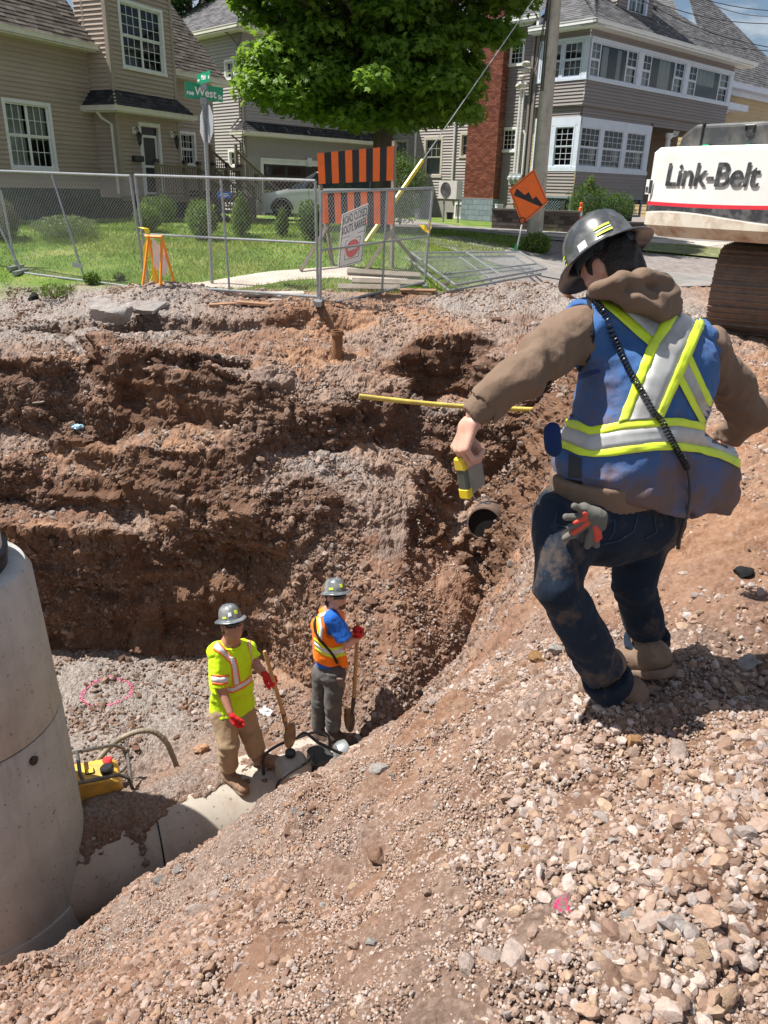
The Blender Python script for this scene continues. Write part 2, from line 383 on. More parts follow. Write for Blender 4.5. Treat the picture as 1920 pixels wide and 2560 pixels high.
dirt=1-sstep(12.9,13.9,y+.35*fbm(P*1.2,3,41)-.0*x-(sstep(1,4,x))*3.2)     # excavated soil as against lawn and street
wallz=sstep(7.6,8.3,y)*(1-sstep(11,12.5,y))
lump=ridged(P*np.array([2.2,2.2,3.0]),5,51,.55); lump2=fbm(P*9,4,52,.6)
w1,_=worley(P*14,61); w2,_=worley(P*33,62); w3,_=worley(P*5.2,63)
strat2=1-np.abs(vnoise(P*np.array([1.1,1.1,5.5])+fbm(P*1.5,2,88)[:,None]*.8,67))*2
bil=np.abs(vnoise(P*5.5,81))-.25+.5*(np.abs(vnoise(P*12.5,82))-.25)+.25*(np.abs(vnoise(P*27,83))-.25)
big=fbm(P*np.array([1.5,1.5,1.9])+4,3,84)
smc=sstep(-.15,.35,fbm(P*np.array([.9,.9,1.5])+9,2,86))*steep*wallz
carve=0*x
for (cx_,cy_,cD,cr,cd) in ((560,1400,8.1,.34,-.30),(690,1395,8.0,.20,-.28),(440,1590,8.2,.42,-.26),(600,1590,8.1,.3,-.22),(850,1430,7.9,.10,-.2),(610,1290,8.1,.30,.16),(480,1480,8.2,.2,.12),(700,1490,7.9,.25,.15),(230,1480,8.3,.5,-.10),(330,990,9.4,.25,-.12),(900,1060,9.1,.35,-.12)):
    q_=PD(cx_,cy_,cD); carve=carve+cd*np.exp(-((x-q_[0])/cr)**2-((y-q_[1])/.7)**2-((z-q_[2])/(cr*.55))**2)*(1+.5*fbm(P*4,2,87))
near=1-sstep(2.5,5.5,y+np.maximum(0,-x)*.3)
pileg=1-sstep(4.2,6.5,y)
strat=fbm(P*np.array([1.6,1.6,11.]),4,66,.6)
amp=dirt*(  wallz*(.3+.7*steep)*(.030*lump*(.4+.6*steep)+.010*lump2+.03*steep*(strat-.1)+.04*steep*strat2+.13*steep*big+.085*(.5-w3)*steep+.075*bil*(1-.35*steep)*(1-.75*smc)+carve)
          +.010*lump2+.024*(.45-w1)*(1-.6*near)+.010*(.45-w2)+.035*bil*(1-.6*near))
floor_=(z<-3.3)&(y>6)&(steep<.5); amp=np.where(floor_,.020*(.45-w1)+.015*lump2+.012*(.45-w2),amp)
dispV=flat+nn*amp[:,None]
flatn=nn
# --- what the soil is made of and the shade painted on steep faces
n1=fbm(P*1.1,4,71);n2=fbm(P*3.1,4,72)
grey=.5*sstep(-.1,.5,n1+.5*n2)
grey=np.maximum(grey,sstep(.0,.35,(-2.0-x)*.8+(y-9.9)*.0+.4*n2)*sstep(9.9,10.5,y)*(1-.5*sstep(-3.3,-2.4,x)))      # left sub-base
grey=np.maximum(grey,np.exp(-(((x+3.2)/1.5)**2+((y-7.2)/1.2)**2))*1.6*(z<-3.2)*(1-steep))
grey=np.maximum(grey,sstep(10.5,12,y)*sstep(.3,1.2,x+.4*n1)*(1-sstep(4.5,6.5,x)))
spur=np.exp(-(((x+.7)/.95)**2+((y-8.65)/.4)**2))*(z>-1.9); grey=np.maximum(grey,spur*1.1)
grey=np.maximum(grey,.8*np.exp(-(((x-.6)/.9)**2+((y-9.9)/.35)**2)))
clay=sstep(.05,.6,fbm(P*np.array([.9,.9,2.6]),4,75))
clay=np.where((y>10.8)&(x>-1.6)&(x<1.2),np.maximum(clay,.9-.4*n2),clay)
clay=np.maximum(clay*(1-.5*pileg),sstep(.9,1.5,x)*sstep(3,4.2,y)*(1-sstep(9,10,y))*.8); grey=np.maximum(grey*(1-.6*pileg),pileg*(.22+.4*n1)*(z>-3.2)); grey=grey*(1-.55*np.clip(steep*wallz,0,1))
grass=(1-dirt)*(1-sstep(.4,.9,x-.35*(y-14)+.3*n2-.6)); asph=(1-dirt)-grass
grass=np.clip(grass,0,1);asph=np.clip(asph,0,1)
damp_shade=sstep(.25,.8,steep+.35*fbm(P*1.7+5,3,77))*wallz  # steep wall faces darkened in colour: damp earth and painted shade
idx=np.arange(NR*nA).reshape(NR,nA); Fq=np.stack([idx[:-1,:-1],idx[:-1,1:],idx[1:,1:],idx[1:,:-1]],-1).reshape(-1,4)
mg,nt,b=newmat('soil')
A1=nt.nodes.new('ShaderNodeVertexColor');A1.layer_name='soil';A2=nt.nodes.new('ShaderNodeVertexColor');A2.layer_name='cover'
s1=nt.nodes.new('ShaderNodeSeparateColor');s2=nt.nodes.new('ShaderNodeSeparateColor')
nt.links.new(A1.outputs['Color'],s1.inputs['Color']);nt.links.new(A2.outputs['Color'],s2.inputs['Color'])
f1=noise(nt,2.3,8,.65);f2=noise(nt,38,6,.7);f3=noise(nt,11,5,.6)
brown=ramp(nt,f1,[(.3,(.13,.068,.044)),(.5,(.215,.120,.078)),(.7,(.32,.200,.140))])
clayc=ramp(nt,f3,[(.3,(.20,.095,.050)),(.5,(.31,.17,.10)),(.72,(.45,.285,.18))])
greyc=ramp(nt,f2,[(.32,(.12,.102,.092)),(.5,(.25,.22,.20)),(.68,(.43,.39,.36))])
c=mixc(nt,s1.outputs['Green'],brown,clayc); c=mixc(nt,s1.outputs['Red'],c,greyc)
c=mixc(nt,ramp(nt,f2,[(.45,(0,0,0)),(.8,(.55,.55,.55))]),c,(.46,.33,.26))
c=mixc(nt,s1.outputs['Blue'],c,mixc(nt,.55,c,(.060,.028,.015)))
grassc=ramp(nt,noise(nt,1.3,6,.6),[(.3,(.07,.13,.02)),(.5,(.13,.20,.04)),(.7,(.26,.27,.09))])
asphc=ramp(nt,noise(nt,5,8,.7),[(.3,(.16,.14,.13)),(.6,(.27,.24,.225)),(.8,(.36,.30,.27))])
c=mixc(nt,s2.outputs['Red'],c,grassc); c=mixc(nt,s2.outputs['Green'],c,asphc)
nt.links.new(c,b.inputs['Base Color']); b.inputs['Roughness'].default_value=.95; b.inputs['Specular IOR Level'].default_value=.15
bump(nt,b,noise(nt,55,8,.75),.9,.02)
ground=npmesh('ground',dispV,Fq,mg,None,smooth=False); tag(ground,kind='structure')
vcol(ground,'soil',np.stack([np.clip(grey,0,1),np.clip(clay,0,1),np.clip(damp_shade,0,1)],1)); vcol(ground,'cover',np.stack([grass,asph,0*asph],1))
gBVH=None
TREE=BVHTree.FromPolygons([tuple(v) for v in dispV[::1].tolist()] if False else dispV.tolist(),Fq[::1].tolist()) if False else None
# surface height including the fine relief, on a coarse grid for placing stones
def surf(x,y):
    return Hs(x,y)
# ================================================================ gravel, clods and stones
def ico(sub=0):
    t=(1+5**.5)/2
    V=[(-1,t,0),(1,t,0),(-1,-t,0),(1,-t,0),(0,-1,t),(0,1,t),(0,-1,-t),(0,1,-t),(t,0,-1),(t,0,1),(-t,0,-1),(-t,0,1)]
    V=[np.array(v)/np.linalg.norm(v) for v in V]
    Fs=[(0,11,5),(0,5,1),(0,1,7),(0,7,10),(0,10,11),(1,5,9),(5,11,4),(11,10,2),(10,7,6),(7,1,8),(3,9,4),(3,4,2),(3,2,6),(3,6,8),(3,8,9),(4,9,5),(2,4,11),(6,2,10),(8,6,7),(9,8,1)]
    for _ in range(sub):
        c={};nf=[]
        def mid(a,b):
            k=(min(a,b),max(a,b))
            if k not in c: v=V[a]+V[b]; V.append(v/np.linalg.norm(v)); c[k]=len(V)-1
            return c[k]
        for a,b_,d in Fs:
            e,f,g=mid(a,b_),mid(b_,d),mid(d,a); nf+=[(a,e,g),(b_,f,e),(d,g,f),(e,f,g)]
        Fs=nf
    return np.array(V),np.array(Fs)
def rockshape(sub,seed,cuts=7,rough=.06):
    rg=np.random.default_rng(seed); V,Fs=ico(sub); V=V.copy()
    for _ in range(cuts):
        n=rg.normal(size=3);n/=np.linalg.norm(n);d=rg.uniform(.45,.85); k=V@n; V-=np.where(k>d,k-d,0)[:,None]*n
    V*=1+rough*fbm(V*2.5+seed,3,seed)[:,None]
    if sub==0: V*=rg.uniform(.84,1.16,(len(V),1))
    V*=np.array([rg.uniform(.9,1.35),rg.uniform(.7,1.0),rg.uniform(.6,.9)])
    return V,Fs
def rotmats(n,rg,tilt=.5):
    a=rg.uniform(0,2*PI,n);b=rg.normal(0,tilt,n);c=rg.normal(0,tilt,n)
    ca,sa,cb,sb,cc,sc=np.cos(a),np.sin(a),np.cos(b),np.sin(b),np.cos(c),np.sin(c)
    Rz=np.zeros((n,3,3));Rz[:,0,0]=ca;Rz[:,0,1]=-sa;Rz[:,1,0]=sa;Rz[:,1,1]=ca;Rz[:,2,2]=1
    Rx=np.zeros((n,3,3));Rx[:,0,0]=1;Rx[:,1,1]=cb;Rx[:,1,2]=-sb;Rx[:,2,1]=sb;Rx[:,2,2]=cb
    Ry=np.zeros((n,3,3));Ry[:,1,1]=1;Ry[:,0,0]=cc;Ry[:,0,2]=sc;Ry[:,2,0]=-sc;Ry[:,2,2]=cc
    return Rz@Rx@Ry
ms,nt,b=newmat('stone')
av=nt.nodes.new('ShaderNodeVertexColor');av.layer_name='tone'
c=mixc(nt,ramp(nt,noise(nt,60,6,.7),[(.35,(0,0,0)),(.7,(.5,.5,.5))]),av.outputs['Color'],(.17,.095,.065))
nt.links.new(c,b.inputs['Base Color']);b.inputs['Roughness'].default_value=.9;b.inputs['Specular IOR Level'].default_value=.2
bump(nt,b,noise(nt,90,6,.75),.5,.01)
TONES=np.array([(.40,.305,.255),(.45,.36,.31),(.33,.235,.185),(.50,.42,.375),(.37,.255,.185),(.26,.172,.13),(.41,.36,.335),(.42,.305,.22),(.36,.265,.215)])
def gravel(name,x,y,r,tones,seed,lift=.42,sub=0,label=None,nvar=14,tilt=.5):
    rg=np.random.default_rng(seed); n=len(x); z=H(x,y)
    Rm=rotmats(n,rg,tilt); Vs=[];Fs=[];Cs=[];off=0
    var=rg.integers(0,nvar,n)
    for k in range(nvar):
        V,Fc=rockshape(sub,seed*50+k,4 if sub==0 else 7,.12 if sub==0 else .07); I=np.where(var==k)[0]
        if not len(I): continue
        W=np.einsum('nij,vj->nvi',Rm[I],V)*r[I][:,None,None]; W[:,:,0]+=x[I][:,None];W[:,:,1]+=y[I][:,None];W[:,:,2]+=(z[I]+lift*r[I])[:,None]
        Vs.append(W.reshape(-1,3)); Fs.append((Fc[None]+(np.arange(len(I))*len(V))[:,None,None]+off).reshape(-1,3)); off+=len(I)*len(V)
        Cs.append(np.repeat(tones[I],len(V),axis=0))
    o=npmesh(name,np.concatenate(Vs),np.concatenate(Fs),ms); vcol(o,'tone',np.concatenate(Cs)); tag(o,label,'gravel' if label else None,None,'stuff'); return o
def tones(n,rg,w_=None,k=1.0):
    t=TONES[rg.choice(len(TONES),n,p=w_)]*rg.uniform(.75,1.2,(n,1))*k; return np.clip(t,0,1)
def lognorm(rg,n,med,sig,lo,hi): return np.clip(med*np.exp(rg.normal(0,sig,n)),lo,hi)
rg=np.random.default_rng(5)
# crushed stone heaped on the near bank
n=230000; x=rg.uniform(-3.6,3.2,n); y=rg.uniform(.45,5.2,n)
D=np.hypot(x,y); patch=fbm(np.stack([x,y,0*x],1)*1.3,3,91)
bank=(y<1.2+2.9*sstep(-3.2,-.3,x)-1.9*sstep(.5,1.6,x)+.9+.25*patch)
dens=np.clip(.50+.75*patch,.06,1)*(1-.8*sstep(2.6,4.6,y+.2*patch))*(1-.85*np.exp(-(((x-1.55)/.75)**2+((y-2.35)/.42)**2)**2))
keep=bank&(rg.random(n)<dens); x,y,patch=x[keep],y[keep],patch[keep]; n=len(x)
r=lognorm(rg,n,.0074,.50,.0032,.026)*(1+.35*np.clip(patch,0,1))
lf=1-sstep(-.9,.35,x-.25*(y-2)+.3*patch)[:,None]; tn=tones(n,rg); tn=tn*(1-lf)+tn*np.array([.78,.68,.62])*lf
bg_=r>.0155
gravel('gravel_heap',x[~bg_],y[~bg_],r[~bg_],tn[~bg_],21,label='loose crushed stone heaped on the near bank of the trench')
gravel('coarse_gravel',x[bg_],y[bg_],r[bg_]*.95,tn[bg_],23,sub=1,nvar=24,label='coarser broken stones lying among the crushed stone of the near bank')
n=190000; x=rg.uniform(-3.0,2.6,n); y=rg.uniform(.5,4.0,n); k=(y<4.3-1.8*sstep(.6,1.6,x)); x,y=x[k],y[k]; n=len(x)
gravel('fine_gravel',x,y,lognorm(rg,n,.0052,.3,.003,.009),tones(n,rg),22,label='fine grit and chips between the larger stones of the near bank')
# clods and stones over slopes, benches and trench floor
def band(n,x0,x1,y0,y1,med,sig,lo,hi,seed,label,name,k=1.,cond=None,lift=.2):
    rg=np.random.default_rng(seed); x=rg.uniform(x0,x1,n);y=rg.uniform(y0,y1,n)
    if cond is not None: q=cond(x,y); x,y=x[q],y[q]
    # denser where the surface is flatter, fewer on steep faces
    e=.03; sl=np.hypot((H(x+e,y)-H(x-e,y)),(H(x,y+e)-H(x,y-e)))/(2*e); q=(sl<2.2)&(rg.random(len(x))<.35+.65*vnoise(np.stack([x,y,0*x],1)*2.2,seed)); x,y=x[q],y[q]
    n=len(x); gravel(name,x,y,lognorm(rg,n,med,sig,lo,hi),tones(n,rg,None,k),seed,lift,label=label)
band(60000,-6,2.2,5.6,9.6,.014,.5,.006,.07,31,'broken earth clods and pebbles on the trench floor and inner slopes','earth_clods',.72)
band(60000,-6.5,4.5,8.6,13.6,.013,.5,.006,.06,32,'pebbles and clods scattered over the upper benches','bench_pebbles',.85)
band(50000,.4,6,2.6,10,.010,.5,.004,.05,33,'small stones strewn over the sandy bank beside the walking worker','bank_pebbles',.95)
# clods and stones bedded in the steep faces
def bedded():
    rg=np.random.default_rng(44); q=np.where((steep>.35)&(dirt>.5)&(flat[:,1]>6)&(np.abs(flat[:,0])<6.5)&(flat[:,2]<.1)&(rg.random(len(flat))>.85*smc))[0]; q=rg.choice(q,26000); p=dispV[q]; n=len(q)
    r_=lognorm(rg,n,.012,.6,.005,.075); Rm=rotmats(n,rg,1.2); T_=TONES[rg.choice(9,n,p=[.03,.02,.25,.01,.1,.45,.02,.04,.08])]*rg.uniform(.42,.8,(n,1)); Vs=[];Fs=[];Cs=[];off=0;var=rg.integers(0,12,n)
    for k in range(12):
        V,Fc=rockshape(0,700+k,4,.12);I=np.where(var==k)[0]; W=np.einsum('nij,vj->nvi',Rm[I],V)*r_[I][:,None,None]+p[I][:,None,:]
        Vs.append(W.reshape(-1,3));Fs.append((Fc[None]+(np.arange(len(I))*len(V))[:,None,None]+off).reshape(-1,3));off+=len(I)*len(V);Cs.append(np.repeat(T_[I],len(V),axis=0))
    o=npmesh('bedded_clods',np.concatenate(Vs),np.concatenate(Fs),ms);vcol(o,'tone',np.concatenate(Cs));tag(o,'clods and stones bedded in the steep earth faces of the trench','earth clods',None,'stuff')
bedded()
# larger stones, each its own object
ROCKS=[]
for k in range(10):
    V,Fc=rockshape(3,900+k,11,.05); V*=1+.02*fbm(V*6,2,k)[:,None]
    me=bpy.data.meshes.new('stone'); me.from_pydata(V.tolist(),[],Fc.tolist()); me.update(); me.polygons.foreach_set('use_smooth',np.zeros(len(Fc),bool)); me.materials.append(None); ROCKS.append(me)
def rockmat(name,col,spots=None):
    m_,nt,b=newmat(name); f=noise(nt,2.2,8,.7); c=ramp(nt,f,[(.3,tuple(q*.62 for q in col)),(.55,col),(.75,tuple(min(1,q*1.22) for q in col))])
    oi=nt.nodes.new('ShaderNodeObjectInfo'); hs=nt.nodes.new('ShaderNodeHueSaturation'); mr=nt.nodes.new('ShaderNodeMapRange'); mr.inputs['To Min'].default_value=.7; mr.inputs['To Max'].default_value=1.2
    nt.links.new(oi.outputs['Random'],mr.inputs['Value']); nt.links.new(mr.outputs['Result'],hs.inputs['Value']); nt.links.new(c,hs.inputs['Color']); c=hs.outputs['Color']
    if spots: c=mixc(nt,ramp(nt,noise(nt,1.6,5,.6),[(.50,(0,0,0)),(.58,(1,1,1))]),c,spots)
    nt.links.new(c,b.inputs['Base Color']);b.inputs['Roughness'].default_value=.92;b.inputs['Specular IOR Level'].default_value=.2
    bump(nt,b,noise(nt,9,8,.75),.6,.12); return m_
RM={'pale':rockmat('pale_stone',(.44,.35,.305)),'tan':rockmat('tan_stone',(.42,.29,.20)),'brown':rockmat('brown_stone',(.27,.165,.115)),'grey':rockmat('grey_stone',(.40,.37,.345)),
 'pink':rockmat('pink_paint_stone',(.42,.32,.28),(.85,.07,.22)),'black':rockmat('asphalt_lump',(.035,.034,.036)),'orange':rockmat('orange_stone',(.48,.27,.13)),'clod':rockmat('clod_stone',(.20,.115,.08))}
def stone(px,py,size,kind,label,mesh=0,flat=1,elong=1,group=None,cat='stone',name='stone',xy=None,rz=None,sink=.35):
    """size: largest width in metres; placed where the photo's spot meets the ground"""
    if xy is None: xy=hit(px,py)[:2]
    o=bpy.data.objects.new(name,ROCKS[mesh%10].copy() if False else ROCKS[mesh%10]); C.objects.link(o)
    o.material_slots[0].link='OBJECT'; o.material_slots[0].material=RM[kind]
    s_=size/2.2; o.scale=(s_*elong,s_,s_*flat); o.rotation_euler=(random.uniform(-.35,.35),random.uniform(-.35,.35),random.uniform(0,6.28) if rz is None else rz)
    o.location=(xy[0],xy[1],Hs(*xy)+s_*flat*(.6-sink)); tag(o,label,cat,group); return o
def hit(px,py,far=60):
    d=ray(px,py); d=d/d[1]; ys=np.concatenate([np.linspace(.5,14,2700),np.linspace(14,far,1500)]); X=d[0]*ys; Z=CZ+d[2]*ys
    h=H(X,ys); k=np.where(Z<h)[0]
    if not len(k): return np.array([X[-1],ys[-1],Z[-1]])
    i=k[0]; return np.array([X[i],ys[i],h[i]])
random.seed(3)
NAMED=[(1413,2262,.085,'pink','pale stone splashed with pink paint on the near gravel bank',3),
(947,2145,.11,'brown','largest rounded brown stone at the left end of the gravel heap',1),
(950,1925,.11,'grey','grey angular stone on the shoulder of the bank near the buried pipe',5),
(1585,1857,.075,'orange','smooth orange brown cobble just below the rear boot of the walking worker',2),
(1690,1885,.10,'pale','broad pale slab lying on the gravel to the right of the orange cobble',4),
(1860,1665,.12,'grey','long grey slab beside the raised boot on the sandy bank',6),
(1860,1440,.14,'black','black asphalt lump at the right edge of the sandy bank',7),
(930,2360,.06,'grey','small white streaked stone low on the left of the gravel heap',8),
(1230,2400,.09,'pale','pale block leaning against two others at the foot of the heap',9),
(1290,2405,.10,'pale','tall pale wedge at the right of the leaning pair at the foot of the heap',0),
(1170,2420,.065,'pale','squat pale block left of the leaning pair',2),
(1575,2290,.06,'grey','grey cube shaped stone, left one of a pair in the lower right gravel',3),
(1645,2300,.06,'grey','grey cube shaped stone, right one of a pair in the lower right gravel',5),
(1700,2320,.075,'grey','whitish crumbling lump at the right of the cube shaped pair',6),
(1740,2390,.08,'tan','tan twin lump below the whitish lump',1),
(1800,2500,.085,'tan','large tan stone in the lower right corner of the gravel',4),
(1530,2110,.055,'grey','grey dark sided stone in the middle of the bare gravel patch',8),
(1310,2130,.06,'orange','tan wedge standing alone above the bare gritty patch',7),
(1575,1730,.07,'grey','white flat flake behind the planted boot',9),
(1345,1650,.12,'orange','orange clay block behind the knee of the walking worker',5),
(1390,1630,.10,'grey','grey slab resting on the orange clay block',6),
(400,2200,.10,'grey','square grey stone above the pipe end, left one of two',3),
(445,2175,.09,'grey','square grey stone above the pipe end, right one of two',9),
(450,2105,.11,'clod','dark earth clod at the lip over the concrete pipe',1),
(490,2275,.10,'pale','pale flat stone under the two square grey stones',4),
(600,2240,.08,'brown','brown clod on the left flank of the heap',2),
(720,2080,.09,'brown','brown clod half way down the left flank',6),
(1080,1760,.09,'pale','white slab on the crest beyond the heap',7),
(870,1905,.085,'tan','tan rough lump on the crest above the pump',0),
(395,905,.16,'brown','reddish boulder perched on the edge of the upper bench',4),
(545,895,.15,'black','black asphalt lump on the edge of the upper bench',7),
(400,925,.22,'clod','broken brown slab hanging at the lip of the upper bench',1),
(285,895,.10,'tan','tan cobble left of the reddish boulder on the upper bench',2),
(85,750,.28,'black','flat black asphalt chunk on the grey sub base at the far left',8),
(355,1092,.14,'grey','grey cobble on the middle bench',3),(402,1092,.16,'tan','tan cobble beside the grey one on the middle bench',5),
(135,1052,.16,'tan','pale cobble near the planks on the middle bench',6),
(745,803,.16,'pale','white flat stone on the red earth below the fence gate',9),
(760,905+0,.11,'brown','brown stone behind the rusty valve pipe',0),
(1040,790,.16,'tan','tan slab on the grey gravel near the fallen fence',4),
(1240,805,.2,'clod','dark clod on the grey gravel near the shoulder of the worker',2),
(345,1395+345,.10,'brown','brown clod at the edge of the pale trench floor',6),
(1115,715,.22,'clod','earth clod against the fallen fence panels',7),
(840,1650,.13,'clod','dark clod beside the shovel of the orange vest worker',3)]
for i,(px,py,sz,kd,lb,ms_) in enumerate(NAMED): stone(px,py,sz,kd,lb,ms_,flat=random.uniform(.7,1))
# many more larger stones on the bank, told apart by nothing
rg=np.random.default_rng(77); cnt=0
while cnt<190:
    xx=rg.uniform(-1.9,2.2); yy=rg.uniform(.9,4.0); q=fbm(np.array([[xx,yy,0]])*1.6,3,93)[0]
    if yy>3.6-1.5*sstep(.5,1.5,xx) or rg.random()>.35+q: continue
    if .8<xx<2.6 and 1.85<yy<2.8: continue
    cnt+=1; kd=rg.choice(['pale','tan','brown','pale','grey'])
    stone(0,0,float(np.clip(.044*np.exp(rg.normal(0,.28)),.03,.08)),str(kd),{'pale':'pale','tan':'tan','brown':'brown','grey':'grey'}[str(kd)]+' fist sized loose stone among the crushed gravel of the near bank',int(rg.integers(0,10)),rg.uniform(.7,1),rg.uniform(.9,1.25),str(kd)+' fist sized stones on the near gravel bank',xy=(xx,yy))
cnt=0
while cnt<60:
    xx=rg.uniform(-5,1.6); yy=rg.uniform(6.3,9.2)
    if Hs(xx,yy)>-1.9+rg.random(): continue
    cnt+=1
    stone(0,0,float(np.clip(.10*np.exp(rg.normal(0,.35)),.06,.22)),'clod','brown lump of earth fallen onto the trench floor','abcdefghij'.index(rg.choice(list('abcdefghij'))),rg.uniform(.6,1),rg.uniform(.9,1.3),'earth lumps on the trench floor',cat='earth clod',name='earth_clod',xy=(xx,yy))
# ================================================================ building kit
class Pl:
    """a plane: o origin, d along, u up, n outward"""
    def __init__(s,o,ang=None,d=None,u=(0,0,1)):
        s.o=np.array(o if len(o)==3 else (o[0],o[1],0.),float)
        if ang is not None: d=(math.cos(R(ang)),math.sin(R(ang)),0)
        s.d=np.array(d,float);s.d/=np.linalg.norm(s.d); s.u=np.array(u,float);s.u/=np.linalg.norm(s.u); s.n=np.cross(s.d,s.u); s.n/=np.linalg.norm(s.n)
    def P(s,a,b,off=0.): return s.o+s.d*a+s.u*b+s.n*off
    def box(s,mb,a0,a1,b0,b1,f0,f1,mi=0):
        V=[s.P(a,b,f) for f in (f0,f1) for b in (b0,b1) for a in (a0,a1)]
        return mb.add(V,[(0,1,3,2),(4,6,7,5),(0,4,5,1),(2,3,7,6),(0,2,6,4),(1,5,7,3)],mi)
    def M(s,a,b,off=0):
        M=np.eye(4);M[:3,0]=s.d;M[:3,1]=-s.n;M[:3,2]=s.u;M[:3,3]=s.P(a,b,off);return M
def courses(name,pl,poly,holes,m_,parent,expo=.115,lip=.034,tab=None,seed=0,base=0.,f0=0.):
    rg=np.random.default_rng(seed); poly=[tuple(p) for p in poly]; b0=min(p[1] for p in poly); b1=max(p[1] for p in poly)
    V=[];Fs=[];T=[];k=0; b=b0; row=0
    def spans(z):
        xs=[]
        for i in range(len(poly)):
            (xa,za),(xb,zb)=poly[i],poly[(i+1)%len(poly)]
            if (za<=z)!=(zb<=z): xs.append(xa+(xb-xa)*(z-za)/(zb-za))
        xs.sort(); return [[xs[i],xs[i+1]] for i in range(0,len(xs)-1,2)]
    while b<b1-1e-4:
        t=min(b+expo,b1); zm=(b+t)/2; sp=spans(zm)
        for (h0,g0,h1,g1) in holes:
            if g0<zm<g1:
                ns=[]
                for s0,s1 in sp:
                    if h1<=s0 or h0>=s1: ns.append([s0,s1]); continue
                    if h0>s0: ns.append([s0,h0])
                    if h1<s1: ns.append([h1,s1])
                sp=ns
        tone=rg.random()
        for s0,s1 in sp:
            if s1-s0<.005: continue
            cuts=[s0,s1]
            if tab:
                q=s0-rg.random()*tab; cuts=[s0]
                while q<s1:
                    q+=tab*rg.uniform(.8,1.2)
                    if s0+.02<q<s1-.02: cuts.append(q)
                cuts.append(s1)
            for a0,a1 in zip(cuts[:-1],cuts[1:]):
                l=lip*(rg.uniform(.5,1.3) if tab else 1); tv=rg.random() if tab else tone
                V+=[pl.P(a0,b,f0+l),pl.P(a1,b,f0+l),pl.P(a1,t,f0+.002),pl.P(a0,t,f0+.002),pl.P(a0,b,f0),pl.P(a1,b,f0)]
                Fs+=[(k,k+1,k+2,k+3),(k+4,k+5,k+1,k)]; T+=[tv]*6; k+=6
        b=t; row+=1
    o=npmesh(name,V,np.array(Fs),m_,parent); vcol(o,'tone',np.array(T)[:,None].repeat(3,1)); return o
def tonemat(name,stops,rough=.8,nscale=3,namt=.25,spec=.35,bmp=0,metal=0):
    m_,nt,b=newmat(name); av=nt.nodes.new('ShaderNodeVertexColor');av.layer_name='tone'
    c=ramp(nt,av.outputs['Color'],stops); c=mixc(nt,ramp(nt,noise(nt,nscale,7,.65),[(.3,(0,0,0)),(.75,(namt,)*3)]),c,tuple(x*.45 for x in stops[0][1]))
    nt.links.new(c,b.inputs['Base Color']);b.inputs['Roughness'].default_value=rough;b.inputs['Specular IOR Level'].default_value=spec
    if bmp: bump(nt,b,noise(nt,40,5,.7),bmp,.02)
    return m_
def sid(name,c): return tonemat(name,[(0,tuple(x*.93 for x in c)),(1,tuple(x*1.05 for x in c))],.55,1.2,.22,.35)
SID_TAN=sid('tan_siding',(.46,.37,.305)); SID_TAUPE=sid('taupe_siding',(.42,.385,.375)); SID_GREY=sid('grey_siding',(.28,.248,.240)); SID_YEL=sid('yellow_siding',(.50,.38,.21))
SH_BROWN=tonemat('brown_shingles',[(0,(.085,.072,.060)),(.5,(.135,.115,.098)),(1,(.20,.175,.15))],.9,6,.5,.15,.6)
SH_DARK=tonemat('charcoal_shingles',[(0,(.035,.035,.038)),(.5,(.055,.055,.06)),(1,(.085,.083,.088))],.9,6,.5,.15,.6)
SH_GREY=tonemat('grey_shingles',[(0,(.10,.10,.105)),(.5,(.145,.142,.148)),(1,(.20,.195,.20))],.9,6,.4,.15,.6)
M_WHITE=mat('white_paint',(.80,.80,.78),.45,.05,3,dirt=(.45,.42,.36),dirtamt=.12)
M_BLUEW=mat('blue_white_paint',(.62,.68,.78),.5,.05,3,dirt=(.40,.40,.40),dirtamt=.15)
M_TRIM=mat('tan_trim',(.36,.30,.24),.5,.06,3)
M_TRIMG=mat('grey_trim',(.22,.19,.175),.5,.06,3)
M_GUT=mat('cream_gutter',(.74,.70,.60),.4,.05,3,dirt=(.35,.30,.22),dirtamt=.15)
M_BLACK=mat('black_paint',(.018,.018,.02),.35,.1,5)
M_CONC=mat('foundation_concrete',(.33,.31,.28),.9,.15,4,bmp=.4)
M_DECK=mat('weathered_deck_wood',(.21,.165,.125),.85,.2,3,bmp=.4,sc=(1,1,12))
M_CURT=mat('pale_curtain',(.55,.56,.54),.9,.25,6,sc=(14,14,.6)); M_ROOM=mat('dim_interior',(.03,.03,.033),.95,.4,2)
M_GREENR=mat('dark_skirting',(.05,.065,.05),.9,.3,4)
def glassmat():
    m_,nt,b=newmat('window_glass'); nt.nodes.remove(b); out=nt.nodes['Material Output']
    g=nt.nodes.new('ShaderNodeBsdfGlossy'); g.inputs['Roughness'].default_value=.03; g.inputs['Color'].default_value=(.9,.95,1,1); t=nt.nodes.new('ShaderNodeBsdfTransparent'); t.inputs['Color'].default_value=(.7,.74,.74,1)
    fr=nt.nodes.new('ShaderNodeFresnel'); fr.inputs['IOR'].default_value=1.42; m2=nt.nodes.new('ShaderNodeMixShader')
    nt.links.new(fr.outputs[0],m2.inputs[0]);nt.links.new(t.outputs[0],m2.inputs[1]);nt.links.new(g.outputs[0],m2.inputs[2]);nt.links.new(m2.outputs[0],out.inputs[0])
    nb=nt.nodes.new('ShaderNodeBump');nb.inputs['Strength'].default_value=.05;nt.links.new(noise(nt,1.3,2,.5),nb.inputs['Height']);nt.links.new(nb.outputs[0],g.inputs['Normal']); return m_
M_GLASS=glassmat()
